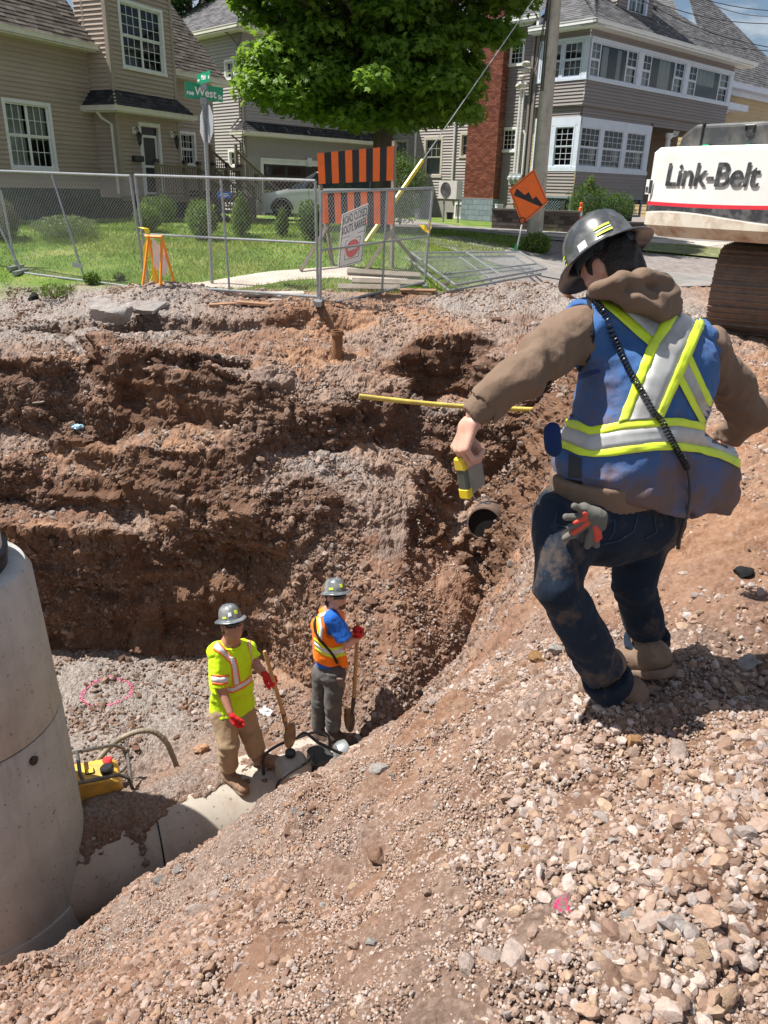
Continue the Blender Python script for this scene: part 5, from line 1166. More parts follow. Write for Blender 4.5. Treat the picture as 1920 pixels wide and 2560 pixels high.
mb.build('border',M_BLK,pl_)
mb=MB();plate(mb,c,.0005,.003,[(.52+.27*math.cos(t),.30+.16*math.sin(t)) for t in np.linspace(0,2*PI,28,endpoint=False)]);mb.build('red_disc',M_RED,pl_)
mb=MB();plate(mb,c,.0035,.005,[(.33,.275),(.71,.275),(.71,.325),(.33,.325)]);mb.build('white_bar',M_SIGNW,pl_)
for s_,b in (('ROAD CLOSED',.86),('ROUTE BARRÉE',.67)):
    M,W,Hh,z=txtM(c[0],c[1],c[3],.5,b); text(s_,M,.165,M_BLK,pl_,sx=W/1.22,bold=.002)
# bump sign
bD=19.0
root=empty('bump_sign',PD(1290,624,bD),0,'orange diamond rough road sign with a black jagged wedge on a thin stand','road sign')
T,Rr,B_,Lf=PD(1335,422,bD),PD(1371,505,bD),PD(1305,562,bD),PD(1272,474,bD); c=[T,Rr,B_,Lf]
mb=MB();plate(mb,c,-.006,0);pl_=mb.build('sign_panel',M_ORG,root)
mb=MB()
for q in ([(.04,.04),(.96,.04),(.96,.055),(.04,.055)],[(.04,.945),(.96,.945),(.96,.96),(.04,.96)],[(.04,.055),(.055,.055),(.055,.945),(.04,.945)],[(.945,.055),(.96,.055),(.96,.945),(.945,.945)]): plate(mb,c,.0005,.002,q)
def inv(px,py):  # pixel on the sign to panel coordinates
    M2=np.array([[1335,422],[1371,505],[1272,474]],float); A_=np.array([M2[1]-M2[0],M2[2]-M2[0]]).T; s_=np.linalg.solve(A_,np.array([px,py])-M2[0]); return (s_[0],1-s_[1])
w3=[(348,975),(398,1000),(410,985),(437,1020),(450,1015),(490,1045),(478,1068),(345,1015)]
w3=[(342,1010),(357,975),(400,1008),(420,992),(440,1030),(458,1015),(492,1058),(484,1070)]
plate(mb,c,.0005,.002,[inv(1120+x/2.074,y/2.074) for x,y in w3][::-1]);mb.build('jagged_symbol',M_BLK,pl_)
beam(PD(1306,556,bD+.05),PD(1291,624,bD+.05),.02,'stand',root,M_SIGNW);beam(PD(1291,612,bD+.05),PD(1288,626,bD+.05),.035,'stand_foot',root,mat('green_plastic',(.02,.35,.12),.4))
mb=MB()
for (x,y) in ((1335,430),(1306,552)):
    p=PD(x,y,bD-.01); mb=MB(); mb.tube([p+np.array([.07*math.cos(t),-.01,.07*math.sin(t)]) for t in np.linspace(0,2*PI,12,endpoint=False)],.012,5,closed=True)
mb.build('hole_rim',M_BLK,root)
# A-frame barricade and caution tape
r_=empty('folding_barricade',hit(400,715),0,'orange folding barricade with a white diamond sign behind the fence corner','barricade'); Dz=hit(400,715)[1]
for (x0,y0,x1,y1,dd) in ((372,588,357,712,-.1),(405,590,401,714,0),(370,590,395,712,.35),(403,588,437,712,.35)): beam(PD(x0,y0,Dz),PD(x1,y1,Dz+dd),.022,'leg',r_,M_ORG2:=mat('orange_plastic',(.90,.30,.02),.4))
beam(PD(362,590,Dz),PD(406,592,Dz),.022,'crossbar',r_,MATS['orange_plastic']);beam(PD(398,708,Dz),PD(437,710,Dz+.3),.022,'crossbar',r_,MATS['orange_plastic'])
mb=MB();plate(mb,[PD(380,594,Dz+.1),PD(426,640,Dz+.2),PD(413,694,Dz+.2),PD(384,664,Dz+.1)],-.004,0);mb.build('diamond_panel',M_SIGNW,r_)
def tape(pts,w_,label,name='caution_tape'):
    mb=MB();V=[];pts=[np.array(p) for p in pts]
    for i,p in enumerate(pts): a=i*.9; V+=[p+np.array([w_*math.cos(a)*.6+.02,w_*math.sin(a),0]),p-np.array([w_*math.cos(a)*.6+.02,w_*math.sin(a),0])]
    mb.add(V,[(2*i,2*i+1,2*i+3,2*i+2) for i in range(len(pts)-1)]); o=mb.build(name,M_YEL,fix=False); sm=o.modifiers.new('t','SOLIDIFY');sm.thickness=.002;return tag(o,label,'tape')
tape([PD(x,y,13.1) for x,y in ((352,568),(366,572),(372,590),(374,615),(370,640),(380,660),(383,690),(378,715),(385,722))],.05,'yellow caution tape hanging from the fence corner post')
tape([PD(x,y,13.1) for x,y in ((374,590),(364,620),(362,660),(364,700),(368,722))],.03,'thin second strand of caution tape beside the corner post')
tape([PD(x,y,14.0) for x,y in ((1055,562),(1064,575),(1072,582),(1078,568),(1076,552))],.05,'yellow ribbon knotted on the right fence panel')
mb=MB();c=[PD(543,478,12.75),PD(577,480,12.75),PD(577,496,12.75),PD(543,495,12.75)];plate(mb,c,-.003,0);root=mb.build('fence_tag',mat('tag_blue',(.03,.16,.55),.4));tag(root,'small blue plastic tag wired to the middle fence panel','sign')
mb=MB()
for (a,b,w_) in ((.5,.68,.28),(.5,.42,.34),(.5,.22,.16)): plate(mb,c,.0005,.002,[(a-w_,b-.07),(a+w_,b-.07),(a+w_,b+.07),(a-w_,b+.07)])
mb.build('white_print',M_SIGNW,root)
mb=MB();plate(mb,[PD(180,655,13.85),PD(205,660,13.85),PD(204,671,13.85),PD(181,668,13.85)],-.004,0);tag(mb.build('tag_plate',M_ALU),'small bent metal tag on the mid post of the left fence panel','tag')
# ---------------------------------------------------------------- utility pole, guy, wires
pb=hit(1332,632,30); pD=max(pb[1],20.); pb=PD(1332,632,20.5); pt=PD(1400,-150,20.5)
root=empty('utility_pole',pb,0,'weathered round wooden utility pole between the driveway and the grey house','utility pole')
M_POLE=mat('weathered_pole',(.46,.42,.35),.9,.3,4,bmp=.8,bscale=30,sc=(1,1,.12),dirt=(.20,.19,.12),dirtamt=.3)
mb=MB();d_=(pt-pb);mb.tube([pb-d_*.02]+[pb+d_*t for t in np.linspace(0,1,12)],[.20]+list(np.linspace(.20,.14,12)),18);mb.build('pole',M_POLE,root,smooth='auto')
mb=MB()
for k,(dx,dy) in enumerate(((-.12,-.14),(-.16,-.1))): mb.tube([pb+d_*t+np.array([dx,dy,0]) for t in np.linspace(.55,1,8)],.012,5)
mb.build('riser_cable',M_BLACK,root)
ga=hit(915,606); gm=PD(1052,411,17.4); root=empty('guy_wire',ga,0,'pair of steel guy wires with a yellow plastic guard running up to the pole','guy wire')
dr=(PD(1380,-67,20.3)-ga)
for o_ in (0,.08):
    mb=MB();mb.tube([ga+np.array([0,0,0]),ga+dr+np.array([o_,0,o_*1.5])],.010,5);mb.build('wire',M_WIRE,root)
mb=MB();L_=.42
mb.tube([ga+dr*.0,ga+dr*.02,ga+dr*.3],[.05,.05,.045],8);mb.build('guard',M_YEL,root,smooth='auto')
for k,(x0,y0,x1,y1,D1) in enumerate(((1418,-120,1960,125,27),(1425,-90,1960,60,29),(1440,-140,1990,30,30),(1420,-60,1930,128,26),(1600,-90,1960,40,34))):
    p=PD(x0,y0,20.5);q=PD(x1,y1,D1);mb=MB();mb.tube([p+(q-p)*t-np.array([0,0,.35*math.sin(PI*t)]) for t in np.linspace(0,1,14)],.012,4);o=mb.build('overhead_cable',M_BLACK);tag(o,['lowest black overhead cable sagging right from the pole','second overhead cable running right from the pole','upper overhead cable crossing the grey roof','service cable running close below the lowest overhead cable','short overhead cable at the top right over the steep roof'][k],'cable')
p=PD(1385,-100,20.4)
for k,(q) in enumerate((PD(1333,170,31.2),PD(1322,178,31.2))):
    mb=MB();mb.tube([p+(q-p)*t-np.array([0,0,.9*math.sin(PI*t)]) for t in np.linspace(0,1,14)],.014,4);tag(mb.build('service_drop',M_BLACK),['black service cable dropping from the pole to the insulators on the house wall','second service cable dropping to the house wall beside the first'][k],'cable')
# ---------------------------------------------------------------- white car
def car():
    D=30.0; b0=hit(705,545,60); b0=np.array(PD(705,547,D)); ang=R(8); g=b0[2]
    r=empty('parked_car',b0,0,'white sport utility car parked nose left in front of the garage','car')
    M_CAR=mat('car_white',(.72,.74,.74),.22,.02,2,coat=1); M_CG=mat('car_glass',(.02,.025,.03),.05,.1,2,spec=.9); M_TY=mat('tyre_rubber',(.02,.02,.02),.9)
    # x from nose(0) back; section heights
    xs=[-.85,-.80,-.6,-.2,.25,.75,1.25,1.8,2.5,3.1,3.5,3.7]; zl=[.32,.25,.22,.22,.22,.22,.22,.22,.22,.24,.3,.4]; belt=[.62,.72,.82,.92,.99,1.03,1.05,1.07,1.09,1.10,1.08,.95]; roof=[0,0,0,0,0,.25,.52,.58,.57,.50,.35,0]
    hw=[.55,.72,.84,.90,.92,.92,.92,.92,.92,.90,.86,.74]; V=[];n=14
    for x,a,b,c_,w_ in zip(xs,zl,belt,roof,hw):
        t=w_*.74; pts=[(-w_*.96,a),(-w_,a+.25),(-w_,b-.12),(-w_*.96,b),(-t if c_ else -w_*.8,b+c_*.96+.01),(-t*.7,b+c_+.02),(0,b+c_+.04)]
        pts+= [(-y,z) for y,z in pts[:-1][::-1]]; pts.append((0,a-.01)); V+=[(x,y,z) for y,z in pts]
    n=14; Fs=[];mi=[]
    M=np.eye(4);c_,s_=math.cos(ang),math.sin(ang);M[:3,0]=(c_,s_,0);M[:3,1]=(-s_,c_,0);M[:3,3]=b0
    V=xf(M,np.array(V)); mb=MB();gb=MB()
    for i in range(len(xs)-1):
        for k in range(n):
            l=(k+1)%n; f=(i*n+k,i*n+l,(i+1)*n+l,(i+1)*n+k)
            if k in (3,8) and 4<=i<=9 : gb.add(V[list(f)],[(0,1,2,3)])
            elif i in (4,5) and k in (4,5,6,7): gb.add(V[list(f)],[(0,1,2,3)])
            else: mb.add(V[list(f)],[(0,1,2,3)])
    mb.add(V[:n],[tuple(range(n))]);mb.add(V[-n:],[tuple(range(n))])
    o=mb.build('body',M_CAR,r);
    import bmesh
    bm=bmesh.new();bm.from_mesh(o.data);bmesh.ops.remove_doubles(bm,verts=bm.verts,dist=1e-4);bmesh.ops.recalc_face_normals(bm,faces=bm.faces);bm.to_mesh(o.data);bm.free();autosmooth(o,50)
    w=gb.build('window_glass',M_CG,r)
    for x in (.0,2.75):
        for y in (-.93,.80):
            mb=MB();Mw=M@np.array([[1,0,0,x],[0,0,1,y],[0,-1,0,.34],[0,0,0,1]],float)
            mb.lathe([(.22,.0),(.33,.01),(.345,.05),(.345,.14),(.33,.16),(.2,.16)],M=Mw,n=24);tw=mb.build('wheel',M_TY,r,smooth='auto')
            mb=MB();
            for k in range(8): a=k*PI/4; mb.box((-.022,.05,-.012),(.022,.215,.02),M=Mw@np.array([[math.cos(a),-math.sin(a),0,0],[math.sin(a),math.cos(a),0,0],[0,0,1,.012 if y<0 else .15],[0,0,0,1]]))
            mb.lathe([(.05,-.014),(.05,.02)],M=Mw,n=12); mb.build('rim',M_GALV,tw)
            mb=MB();mb.tube([xf(Mw,np.array([[.375*math.cos(a),.375*math.sin(a),-.004 if y<0 else .16]]))[0] for a in np.linspace(-PI,0,14)],.03,6);mb.build('wheel_arch',M_BLK,r)
    for y in (-.98,.98):
        mb=MB();mb.lathe([(.0,-.09),(.06,-.07),(.08,0),(.06,.07),(0,.09)],M=M@np.array([[1,0,0,1.05],[0,1,0,y*1.02],[0,0,1,1.12],[0,0,0,1]]),n=12);mb.build('door_mirror',M_BLK,r,smooth='auto')
        mb=MB();mb.box((-.78,y*.62-.12,.62),(-.55,y*.62+.12,.74),M=M);mb.build('headlight',mat('headlight_glass',(.5,.55,.6),.08,.1,2,spec=.9),r)
    mb=MB();
    for x in (.95,1.95,2.8): mb.box((x-.006,-.925,.35),(x+.006,-.918,1.05),M=M)
    mb.build('door_seam',M_BLK,r)
    mb=MB();
    for x in (1.7,2.6): mb.box((x,-.95,.9),(x+.16,-.92,.93),M=M)
    mb.build('door_handle',M_CAR,r)
car()
# ---------------------------------------------------------------- small things round the grey house
def acunit():
    Bq=Pl(PD(1120,480,28.8)[:2],-47); z0=PD(1120,497,28.8)[2]; r=empty('heat_pump',Bq.P(0,z0,0),0,'cream outdoor heat pump with a round fan grille on a bracket against grey siding','heat pump')
    mb=MB();Bq.box(mb,-.45,.4,z0,z0+.58,-.3,0);mb.build('casing',mat('heat_pump_cream',(.62,.60,.55),.5),r)
    mb=MB();M=frame(Bq.P(-.12,z0+.29,.003),Bq.d,Bq.n);mb.lathe([(.24,0),(.24,.008)],M=M,n=28);mb.build('fan_recess',M_BLK,r)
    mb=MB()
    for k in range(1,6): mb.tube([Bq.P(-.12+.045*k*math.cos(t),z0+.29+.045*k*math.sin(t),.02) for t in np.linspace(0,2*PI,24,endpoint=False)],.005,4,closed=True)
    mb.build('fan_grille',mat('grille_grey',(.35,.35,.34),.5),r);mb=MB();Bq.box(mb,-.4,-.35,.6,z0,-.25,-.2);Bq.box(mb,.3,.35,.6,z0,-.25,-.2);mb.build('stand',M_GALV,r)
acunit()
def pail(px,py,D,label,m_,r0,h,name='pail'):
    p=PD(px,py,D);rt_=empty(name,p,0,label,name.replace('_',' '));mb=MB();mb.lathe([(r0*.85,0),(r0,h),(r0*1.06,h),(r0*1.06,h-.02),(r0*.92,h-.02),(r0*.8,.03)],c=p,n=18);mb.build('shell',m_,rt_,smooth='auto')
    mb=MB();mb.tube([p+np.array([r0*1.02*math.cos(t),0,h-.02-.09*math.sin(t)]) for t in np.linspace(0,PI,10)],.006,4);mb.build('handle',M_GALV,rt_);return rt_
pail(1246,534,28.0,'white plastic bucket on the stone wall beside the brick chimney',M_SIGNW,.14,.30,'bucket');pail(1124,548,28.3,'small dark plant pot by the basement window',M_BLK,.12,.22,'plant_pot');pail(1055,548,28.2,'grey waste bin by the siding left of the chimney',mat('bin_grey',(.14,.15,.16),.6),.3,.9,'waste_bin')
p=hit(1444,588,60);p=PD(1444,590,26.5);r_=empty('traffic_delineator',p,0,'orange traffic delineator post with white bands in front of the stone wall','traffic cone')
mb=MB();mb.lathe([(.16,0),(.16,.04),(.07,.06),(.065,.5),(.06,.85),(.03,.88),(.03,.93),(.05,.95),(.05,1.0),(.0,1.02)],c=p,n=16);mb.build('post',M_ORG,r_,smooth='auto')
mb=MB();mb.lathe([(.068,.35),(.068,.5)],c=p,n=16);mb.lathe([(.067,.6),(.067,.75)],c=p,n=16);mb.build('reflective_band',M_SIGNW,r_)
STN=tonemat('wall_stone',[(0,(.075,.06,.055)),(.5,(.13,.105,.095)),(1,(.20,.165,.15))],.95,5,.4,.15,.8)
def rwall():
    a=PD(1228,575,27.3);b=PD(1440,600,26.3); a2=PD(1600,606,27.5)
    r=empty('stone_retaining_wall',a,0,'low dark stone block retaining wall in front of the grey house','retaining wall')
    for k,(p,q,h) in enumerate(((a,b,.62),(b,a2,.5))):
        d=q-p;L=np.linalg.norm(d[:2]);pl=Pl((p[0],p[1],0),d=(d[0],d[1],0)); brickwall('stone_courses',pl,0,L,min(p[2],q[2])-.25,p[2]+h,.0,STN,r,80+k,.34,.12,.014)
        mb=MB();pl.box(mb,0,L,min(p[2],q[2])-.3,p[2]+h-.003,-.35,-.01);mb.build('wall_core',STN2,r)
        mb=MB();pl.box(mb,-.02,L+.02,p[2]+h,p[2]+h+.06,-.4,.05);mb.build('coping',STN2,r)
STN2=mat('stone_core',(.12,.10,.09),.95,.3,5,bmp=.7)
rwall()
# ================================================================ trench works
def concmat(name,c,dirt,top=None,tdirt=.0):
    m_,nt,b=newmat(name); f=noise(nt,2.2,9,.68); col=ramp(nt,f,[(.3,tuple(x*.8 for x in c)),(.7,tuple(min(1,x*1.12) for x in c))])
    pits=ramp(nt,noise(nt,26,2,.5),[(.67,(0,0,0)),(.71,(.75,.75,.75))]); col=mixc(nt,pits,col,tuple(x*.35 for x in c))
    st=ramp(nt,noise(nt,3.2,6,.6,sc=(1.6,1.6,.16)),[(.52,(0,0,0)),(.72,(.5,.5,.5))]); col=mixc(nt,st,col,dirt); dk=ramp(nt,noise(nt,1.1,5,.6,sc=(2.2,2.2,.25)),[(.5,(0,0,0)),(.7,(.4,.4,.4))]); col=mixc(nt,dk,col,tuple(x*.62 for x in c))
    if top:
        g=nt.nodes.new('ShaderNodeNewGeometry');sx=nt.nodes.new('ShaderNodeSeparateXYZ');nt.links.new(g.outputs['Normal'],sx.inputs[0])
        ad=nt.nodes.new('ShaderNodeMath');ad.operation='MULTIPLY_ADD';ad.inputs[1].default_value=.9;nt.links.new(noise(nt,2.6,9,.72),ad.inputs[0]);nt.links.new(sx.outputs['Z'],ad.inputs[2])
        col=mixc(nt,ramp(nt,ad.outputs[0],[(.60,(0,0,0)),(.63,(0,0,0))]) if False else ramp(nt,ad.outputs[0],[(.0,(0,0,0)),(1,(0,0,0))]),col,top)
    nt.links.new(col,b.inputs['Base Color']);b.inputs['Roughness'].default_value=.85;b.inputs['Specular IOR Level'].default_value=.25;bump(nt,b,noise(nt,45,6,.7),.25,.01);return m_
M_MH=concmat('precast_concrete',(.465,.47,.46),(.22,.17,.13)); M_PIPE=concmat('pipe_concrete',(.44,.395,.335),(.30,.21,.15))
MHC=(-3.22,4.76)
def manhole():
    r=empty('concrete_manhole',(MHC[0],MHC[1],-4.5),0,'tall grey precast concrete manhole riser standing at the left of the trench','manhole')
    def ring(nm,prof,lab=None,m_=M_MH,n=96):
        mb=MB();mb.lathe(prof,c=(MHC[0],MHC[1],0),n=n);o=mb.build(nm,m_,r,smooth='auto')
        if lab:o['label']=lab
        return o
    ring('base_ring',[(.80,-4.9),(.80,-3.84),(.795,-3.82)],'pale dusty base ring')
    ring('lower_barrel',[(.78,-3.83),(.75,-2.17),(.74,-2.155)],'lower concrete barrel with a lifting hole')
    ring('seam',[(.73,-2.16),(.73,-2.14)],None,M_BLACK)
    ring('upper_barrel',[(.738,-2.145),(.745,-2.13),(.70,-1.0),(.66,-.92),(.62,-.90)],'upper concrete barrel')
    ring('gasket',[(.55,-.91),(.55,-.83),(.565,-.82),(.565,-.78),(.54,-.77)],None,M_BLACK); ring('collar',[(.53,-.78),(.53,-.64),(.50,-.62),(.2,-.62)],None,mat('collar_pale',(.6,.6,.57),.6))
    # lifting hole near the right side
    p=PD(95,1905,4.45); d=np.array([p[0]-MHC[0],p[1]-MHC[1]]);d/=np.linalg.norm(d); c=np.array([MHC[0]+d[0]*.768,MHC[1]+d[1]*.768,p[2]]); 
    mb=MB();mb.lathe([(.03,-.02),(.036,.004),(.03,.006)],M=frame(c,(-d[1],d[0],0),(d[0],d[1],0)),n=16);mb.build('lifting_hole',M_BLACK,r)
manhole()
PA0=np.array([-3.2,4.72]);PDIR=np.array([.8988,.4384]);PR=.50;PZC=-3.9
def pipe():
    r=empty('concrete_pipe',(PA0[0],PA0[1],PZC),0,'large round concrete storm pipe laid along the trench bottom, half covered with soil','pipe')
    d3=np.array([PDIR[0],PDIR[1],0]);o0=np.array([PA0[0],PA0[1],PZC])
    def seg(nm,a,b,rad,lab):
        mb=MB(); mb.tube([o0+d3*t for t in np.linspace(a,b,24)],rad,64);o=mb.build(nm,M_PIPE,r,smooth='auto');o['label']=lab
    seg('pipe_section',0,1.33,.50,'short first pipe section next to the manhole'); seg('pipe_section',1.345,3.8,.515,'long second pipe section under the workers')
    mb=MB();mb.tube([o0+d3*1.32,o0+d3*1.35],.492,48);mb.build('joint_gap',M_BLACK,r)
    mb=MB();mb.tube([o0+d3*.4,o0+d3*.55],.52,48);mb.build('mortar_band',M_MH,r,smooth='auto')
pipe()
# soil lying over the crown of the pipe: its own lumpy sheet with a ragged edge
def pipe_soil():
    na,nt_=340,150; t=np.linspace(.3,3.75,na);th=np.linspace(-75,88,nt_)*PI/180   # th measured from the top, + away from the camera
    T,TH=np.meshgrid(t,th,indexing='ij'); nrm=np.array([PDIR[1],-PDIR[0]])      # towards the camera side
    edge=(-18-26*sstep(.2,1.2,T)*(1-sstep(1.25,2.0,T))-12*np.exp(-((T-2.5)/.35)**2)+4*sstep(2.6,3.1,T)*0)*PI/180
    q=np.stack([T.ravel()*3.1,TH.ravel()*2.2,0*T.ravel()],1); nz_=fbm(q,5,301,.62).reshape(T.shape); rag=fbm(q*np.array([3.2,.8,1]),4,305,.6).reshape(T.shape)
    cover=sstep(-.02,.16,(TH-edge)*1.0+.09*rag+.30*nz_-.10*sstep(2.1,2.4,T)-.25*np.exp(-((T-1.33)/.09)**2)-.18*sstep(2.75,3.0,T))
    lum=fbm(np.stack([T.ravel()*22,TH.ravel()*11,0*T.ravel()],1),4,311,.6).reshape(T.shape)
    h=-.03+cover*(.036+.02*nz_+.012*lum)+.20*sstep(.75,1.5,TH)
    rad=.515+h; X=PA0[0]+PDIR[0]*T-nrm[0]*np.sin(TH)*rad;Y=PA0[1]+PDIR[1]*T-nrm[1]*np.sin(TH)*rad;Z=PZC+np.cos(TH)*rad
    V=np.stack([X,Y,Z],-1).reshape(-1,3);i=np.arange(na*nt_).reshape(na,nt_);o=npmesh('spoil',V,np.stack([i[:-1,:-1],i[:-1,1:],i[1:,1:],i[1:,:-1]],-1).reshape(-1,4),mg);n=len(V)
    g=.35+.4*nz_.ravel(); vcol(o,'soil',np.stack([np.clip(g,0,1),np.full(n,.12),np.full(n,.15)],1));vcol(o,'cover',np.zeros((n,3))); tag(o,'loose soil spread over the top of the concrete pipe','soil',kind='stuff')
pipe_soil()
def culvert():
    c=PD(1212,1308,8.84); ax=np.array([-.30,-1,.12]);ax/=np.linalg.norm(ax); r=empty('culvert_pipe',c,0,'old round clay pipe opening in the corner of the trench wall','pipe')
    M=frame(c,np.cross([0,0,1],ax),ax); mb=MB(); prof=[(.20,.05),(.218,.045),(.222,-.7),(.205,-.7),(.2,.045)]
    n=40;V=[];Fs=[]
    for rr,z in prof:
        for k in range(n): a=2*PI*k/n;V.append((rr*math.cos(a),rr*math.sin(a),z))
    for i in range(len(prof)-1):
        for k in range(n): l=(k+1)%n;Fs.append((i*n+k,i*n+l,(i+1)*n+l,(i+1)*n+k))
    mb.add(xf(M,np.array(V)),Fs);mb.build('pipe_wall',mat('clay_pipe',(.13,.085,.065),.9,.25,6,bmp=.5),r,smooth='auto')
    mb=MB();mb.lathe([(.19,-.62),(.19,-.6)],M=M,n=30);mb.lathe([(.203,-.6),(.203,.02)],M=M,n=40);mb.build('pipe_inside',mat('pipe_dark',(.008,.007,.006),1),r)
culvert()
mb=MB();a=PD(898,990,9.08);b=PD(1334,1024,9.35);mb.tube([a+(b-a)*t+np.array([0,0,-.03*math.sin(PI*t)]) for t in np.linspace(0,1,16)],.03,12)
tag(mb.build('gas_pipe',mat('gas_pipe_yellow',(.62,.50,.10),.6,.12,5,dirt=(.20,.13,.09),dirtamt=.55,dscale=3.5),smooth='auto'),'muddy yellow gas pipe spanning the undermined corner of the trench','pipe')
v=hit(843,893); rt_=empty('valve_box',v,0,'rusty brown valve pipe standing out of the rubble in the middle bench','valve box')
mb=MB();mb.lathe([(.075,-.2),(.075,.30),(.085,.31),(.085,.36),(.07,.36),(.065,.2)],c=v,n=18);mb.build('casing',mat('rusty_iron',(.24,.12,.05),.85,.35,9,bmp=.6,dirt=(.12,.07,.05),dirtamt=.5),rt_,smooth='auto');mb=MB();mb.lathe([(.095,.30),(.095,.325)],c=v,n=18);mb.build('collar',MATS['rusty_iron'],rt_)
v=hit(1418,742); mb=MB();mb.lathe([(.06,-.1),(.06,.10),(.07,.10),(.07,.08)],c=v,n=16);tag(mb.build('pipe_stub',MATS['rusty_iron'],smooth='auto'),'short rusty pipe stub just behind the shoulder of the walking worker','pipe')
# broken slab of old pavement, boards, litter
def chunk(name,label,cat,pts,th,m_,seed=0):
    """irregular slab through 3-D top points, with broken thickness"""
    pts=[np.array(p,float) for p in pts]; c=sum(pts)/len(pts); n=16; V=[];rg=np.random.default_rng(seed); loop=[]
    for i in range(len(pts)):
        for k in range(5): t=k/5; p=pts[i]*(1-t)+pts[(i+1)%len(pts)]*t; loop.append(p+rg.normal(0,.012,3))
    m_n=len(loop); low=[p+(c-p)*rg.uniform(.0,.14)+np.array([0,0,-th*rg.uniform(.8,1.1)]) for p in loop]; mid=[(a+b)/2+(a-c)*rg.uniform(-.02,.05) for a,b in zip(loop,low)]
    V=loop+mid+low+[c+np.array([0,0,.01]),c-np.array([0,0,th])]; Fs=[]
    for i in range(m_n): j=(i+1)%m_n; Fs+=[(i,j,2*m_n+m_n),(i,i+m_n,j+m_n,j),(i+m_n,i+2*m_n,j+2*m_n,j+m_n),(j+2*m_n,i+2*m_n,3*m_n+1)]
    mb=MB();mb.add(V,Fs);return tag(mb.build(name,m_),label,cat)
M_SLAB=mat('broken_concrete',(.36,.33,.31),.95,.25,5,bmp=.9,dirt=(.22,.14,.11),dirtamt=.4)
def slab():
    mb=MB()
    for (a,b,w_,hh,sd) in ((PD(212,782,11.2),PD(335,786,11.5),.26,.20,5),(PD(300,780,11.5),PD(432,768,12.2),.2,.11,9)):
        V,Fc=rockshape(4,sd,18,.03); V=V/np.abs(V).max(0); V=V+.05*fbm(V*5,4,sd)[:,None]; d=b-a; M=frame((a+b)/2,d,(.05,-.35,1)); mb.add(xf(M,V*np.array([np.linalg.norm(d)/2,w_,hh])),[tuple(f) for f in Fc])
    tag(mb.build('concrete_slab',M_SLAB),'jagged broken concrete slab sticking out of the rubble at the left','concrete slab')
slab()
def plank(x0,y0,x1,y1,w_,label,m_,up=.03,rx=None,th=.02):
    p=hit(x0,y0);q=hit(x1,y1);p[2]+=up;q[2]+=up;d=(q-p);L=np.linalg.norm(d);mb=MB();M=frame(p,d,(0.05,-.1,1));mb.bbox((0,-w_/2,-th),(L,w_/2,th),.004,M=M);return tag(mb.build('board',m_),label,'board')
M_REDW=mat('muddy_board',(.30,.17,.10),.9,.3,4,bmp=.6);
plank(523,768,602,764,.09,'muddy board lying on the rubble right of the broken slab',M_REDW);plank(672,757,770,752,.12,'long board half buried below the middle fence panel',M_WOOD);plank(58,1019,112,1013,.05,'small thin stick of wood on the middle bench at the left',M_WOOD,.04,th=.01)
plank(618,741,760,738,.18,'old kerb plank at the edge of the lawn under the middle fence panel',M_CONCW,.03);plank(1000,733,1090,735,.14,'clay coloured board between the right fence and the fallen panels',M_REDW,.05);plank(590,760,680,768,.1,'short board next to the gate corner',M_REDW)
def crumple(px,py,s_,label,m_,name='litter'):
    p=hit(px,py);V,Fc=rockshape(2,px,9,.35);mb=MB();mb.add(V*s_+p+np.array([0,0,s_*.3]),[tuple(f) for f in Fc]);return tag(mb.build(name,m_),label,'litter')
M_PLAST=mat('white_plastic_film',(.72,.74,.76),.35,.15,8);crumple(668,1786,.085,'crumpled white plastic scrap on the soil between the two shovels',M_PLAST);crumple(196,1072,.06,'pale blue scrap on the middle bench',mat('blue_film',(.35,.6,.75),.4));crumple(535,1818,.075,'pale broken stone behind the yellow shirt worker',M_SLAB,'stone');crumple(505,1875,.07,'pinkish brick fragment left of the leg of the yellow shirt worker',M_REDW,'brick_fragment')
crumple(700,745,.09,'white folded bag by the gate corner post',M_PLAST)
# pink survey paint on the trench floor: two ragged rings of dots and dashes
def paint():
    rg=np.random.default_rng(9);c=PZ(267,1727,-3.8);V=[];Fs=[];k=0
    for i in range(620):
        a=rg.uniform(0,2*PI); 
        if rg.random()<.35*(math.cos(a)>.2)*(math.sin(a)<0): continue
        rr=1+rg.normal(0,.045); x=c[0]+.27*rr*math.cos(a)*1.0;y=c[1]+.30*rr*math.sin(a);s_=rg.uniform(.004,.010);z=surfd(x,y)+.006
        for t in range(5): V.append((x+s_*math.cos(t*1.257),y+s_*math.sin(t*1.257),z))
        Fs.append(range(k,k+5));k+=5
    o=npmesh('paint_mark',V,np.array([list(f) for f in Fs]),mat('pink_spray',(.62,.16,.26),.8));tag(o,'ring of pink spray paint on the pale gravel of the trench floor','paint mark')
# surface height with the relief, from the finished ground sheet
_k=(flat[:,0]>-6)&(flat[:,0]<4)&(flat[:,1]>.5)&(flat[:,1]<11)
def surfd(x,y):
    d=(dispV[_ks,0]-x)**2+(dispV[_ks,1]-y)**2; i=np.argpartition(d,4)[:4]; return float(dispV[_ks][i,2].max())
_ks=np.where((dispV[:,0]>-4.2)&(dispV[:,0]<-2.4)&(dispV[:,1]>7)&(dispV[:,1]<8.6))[0]
paint()
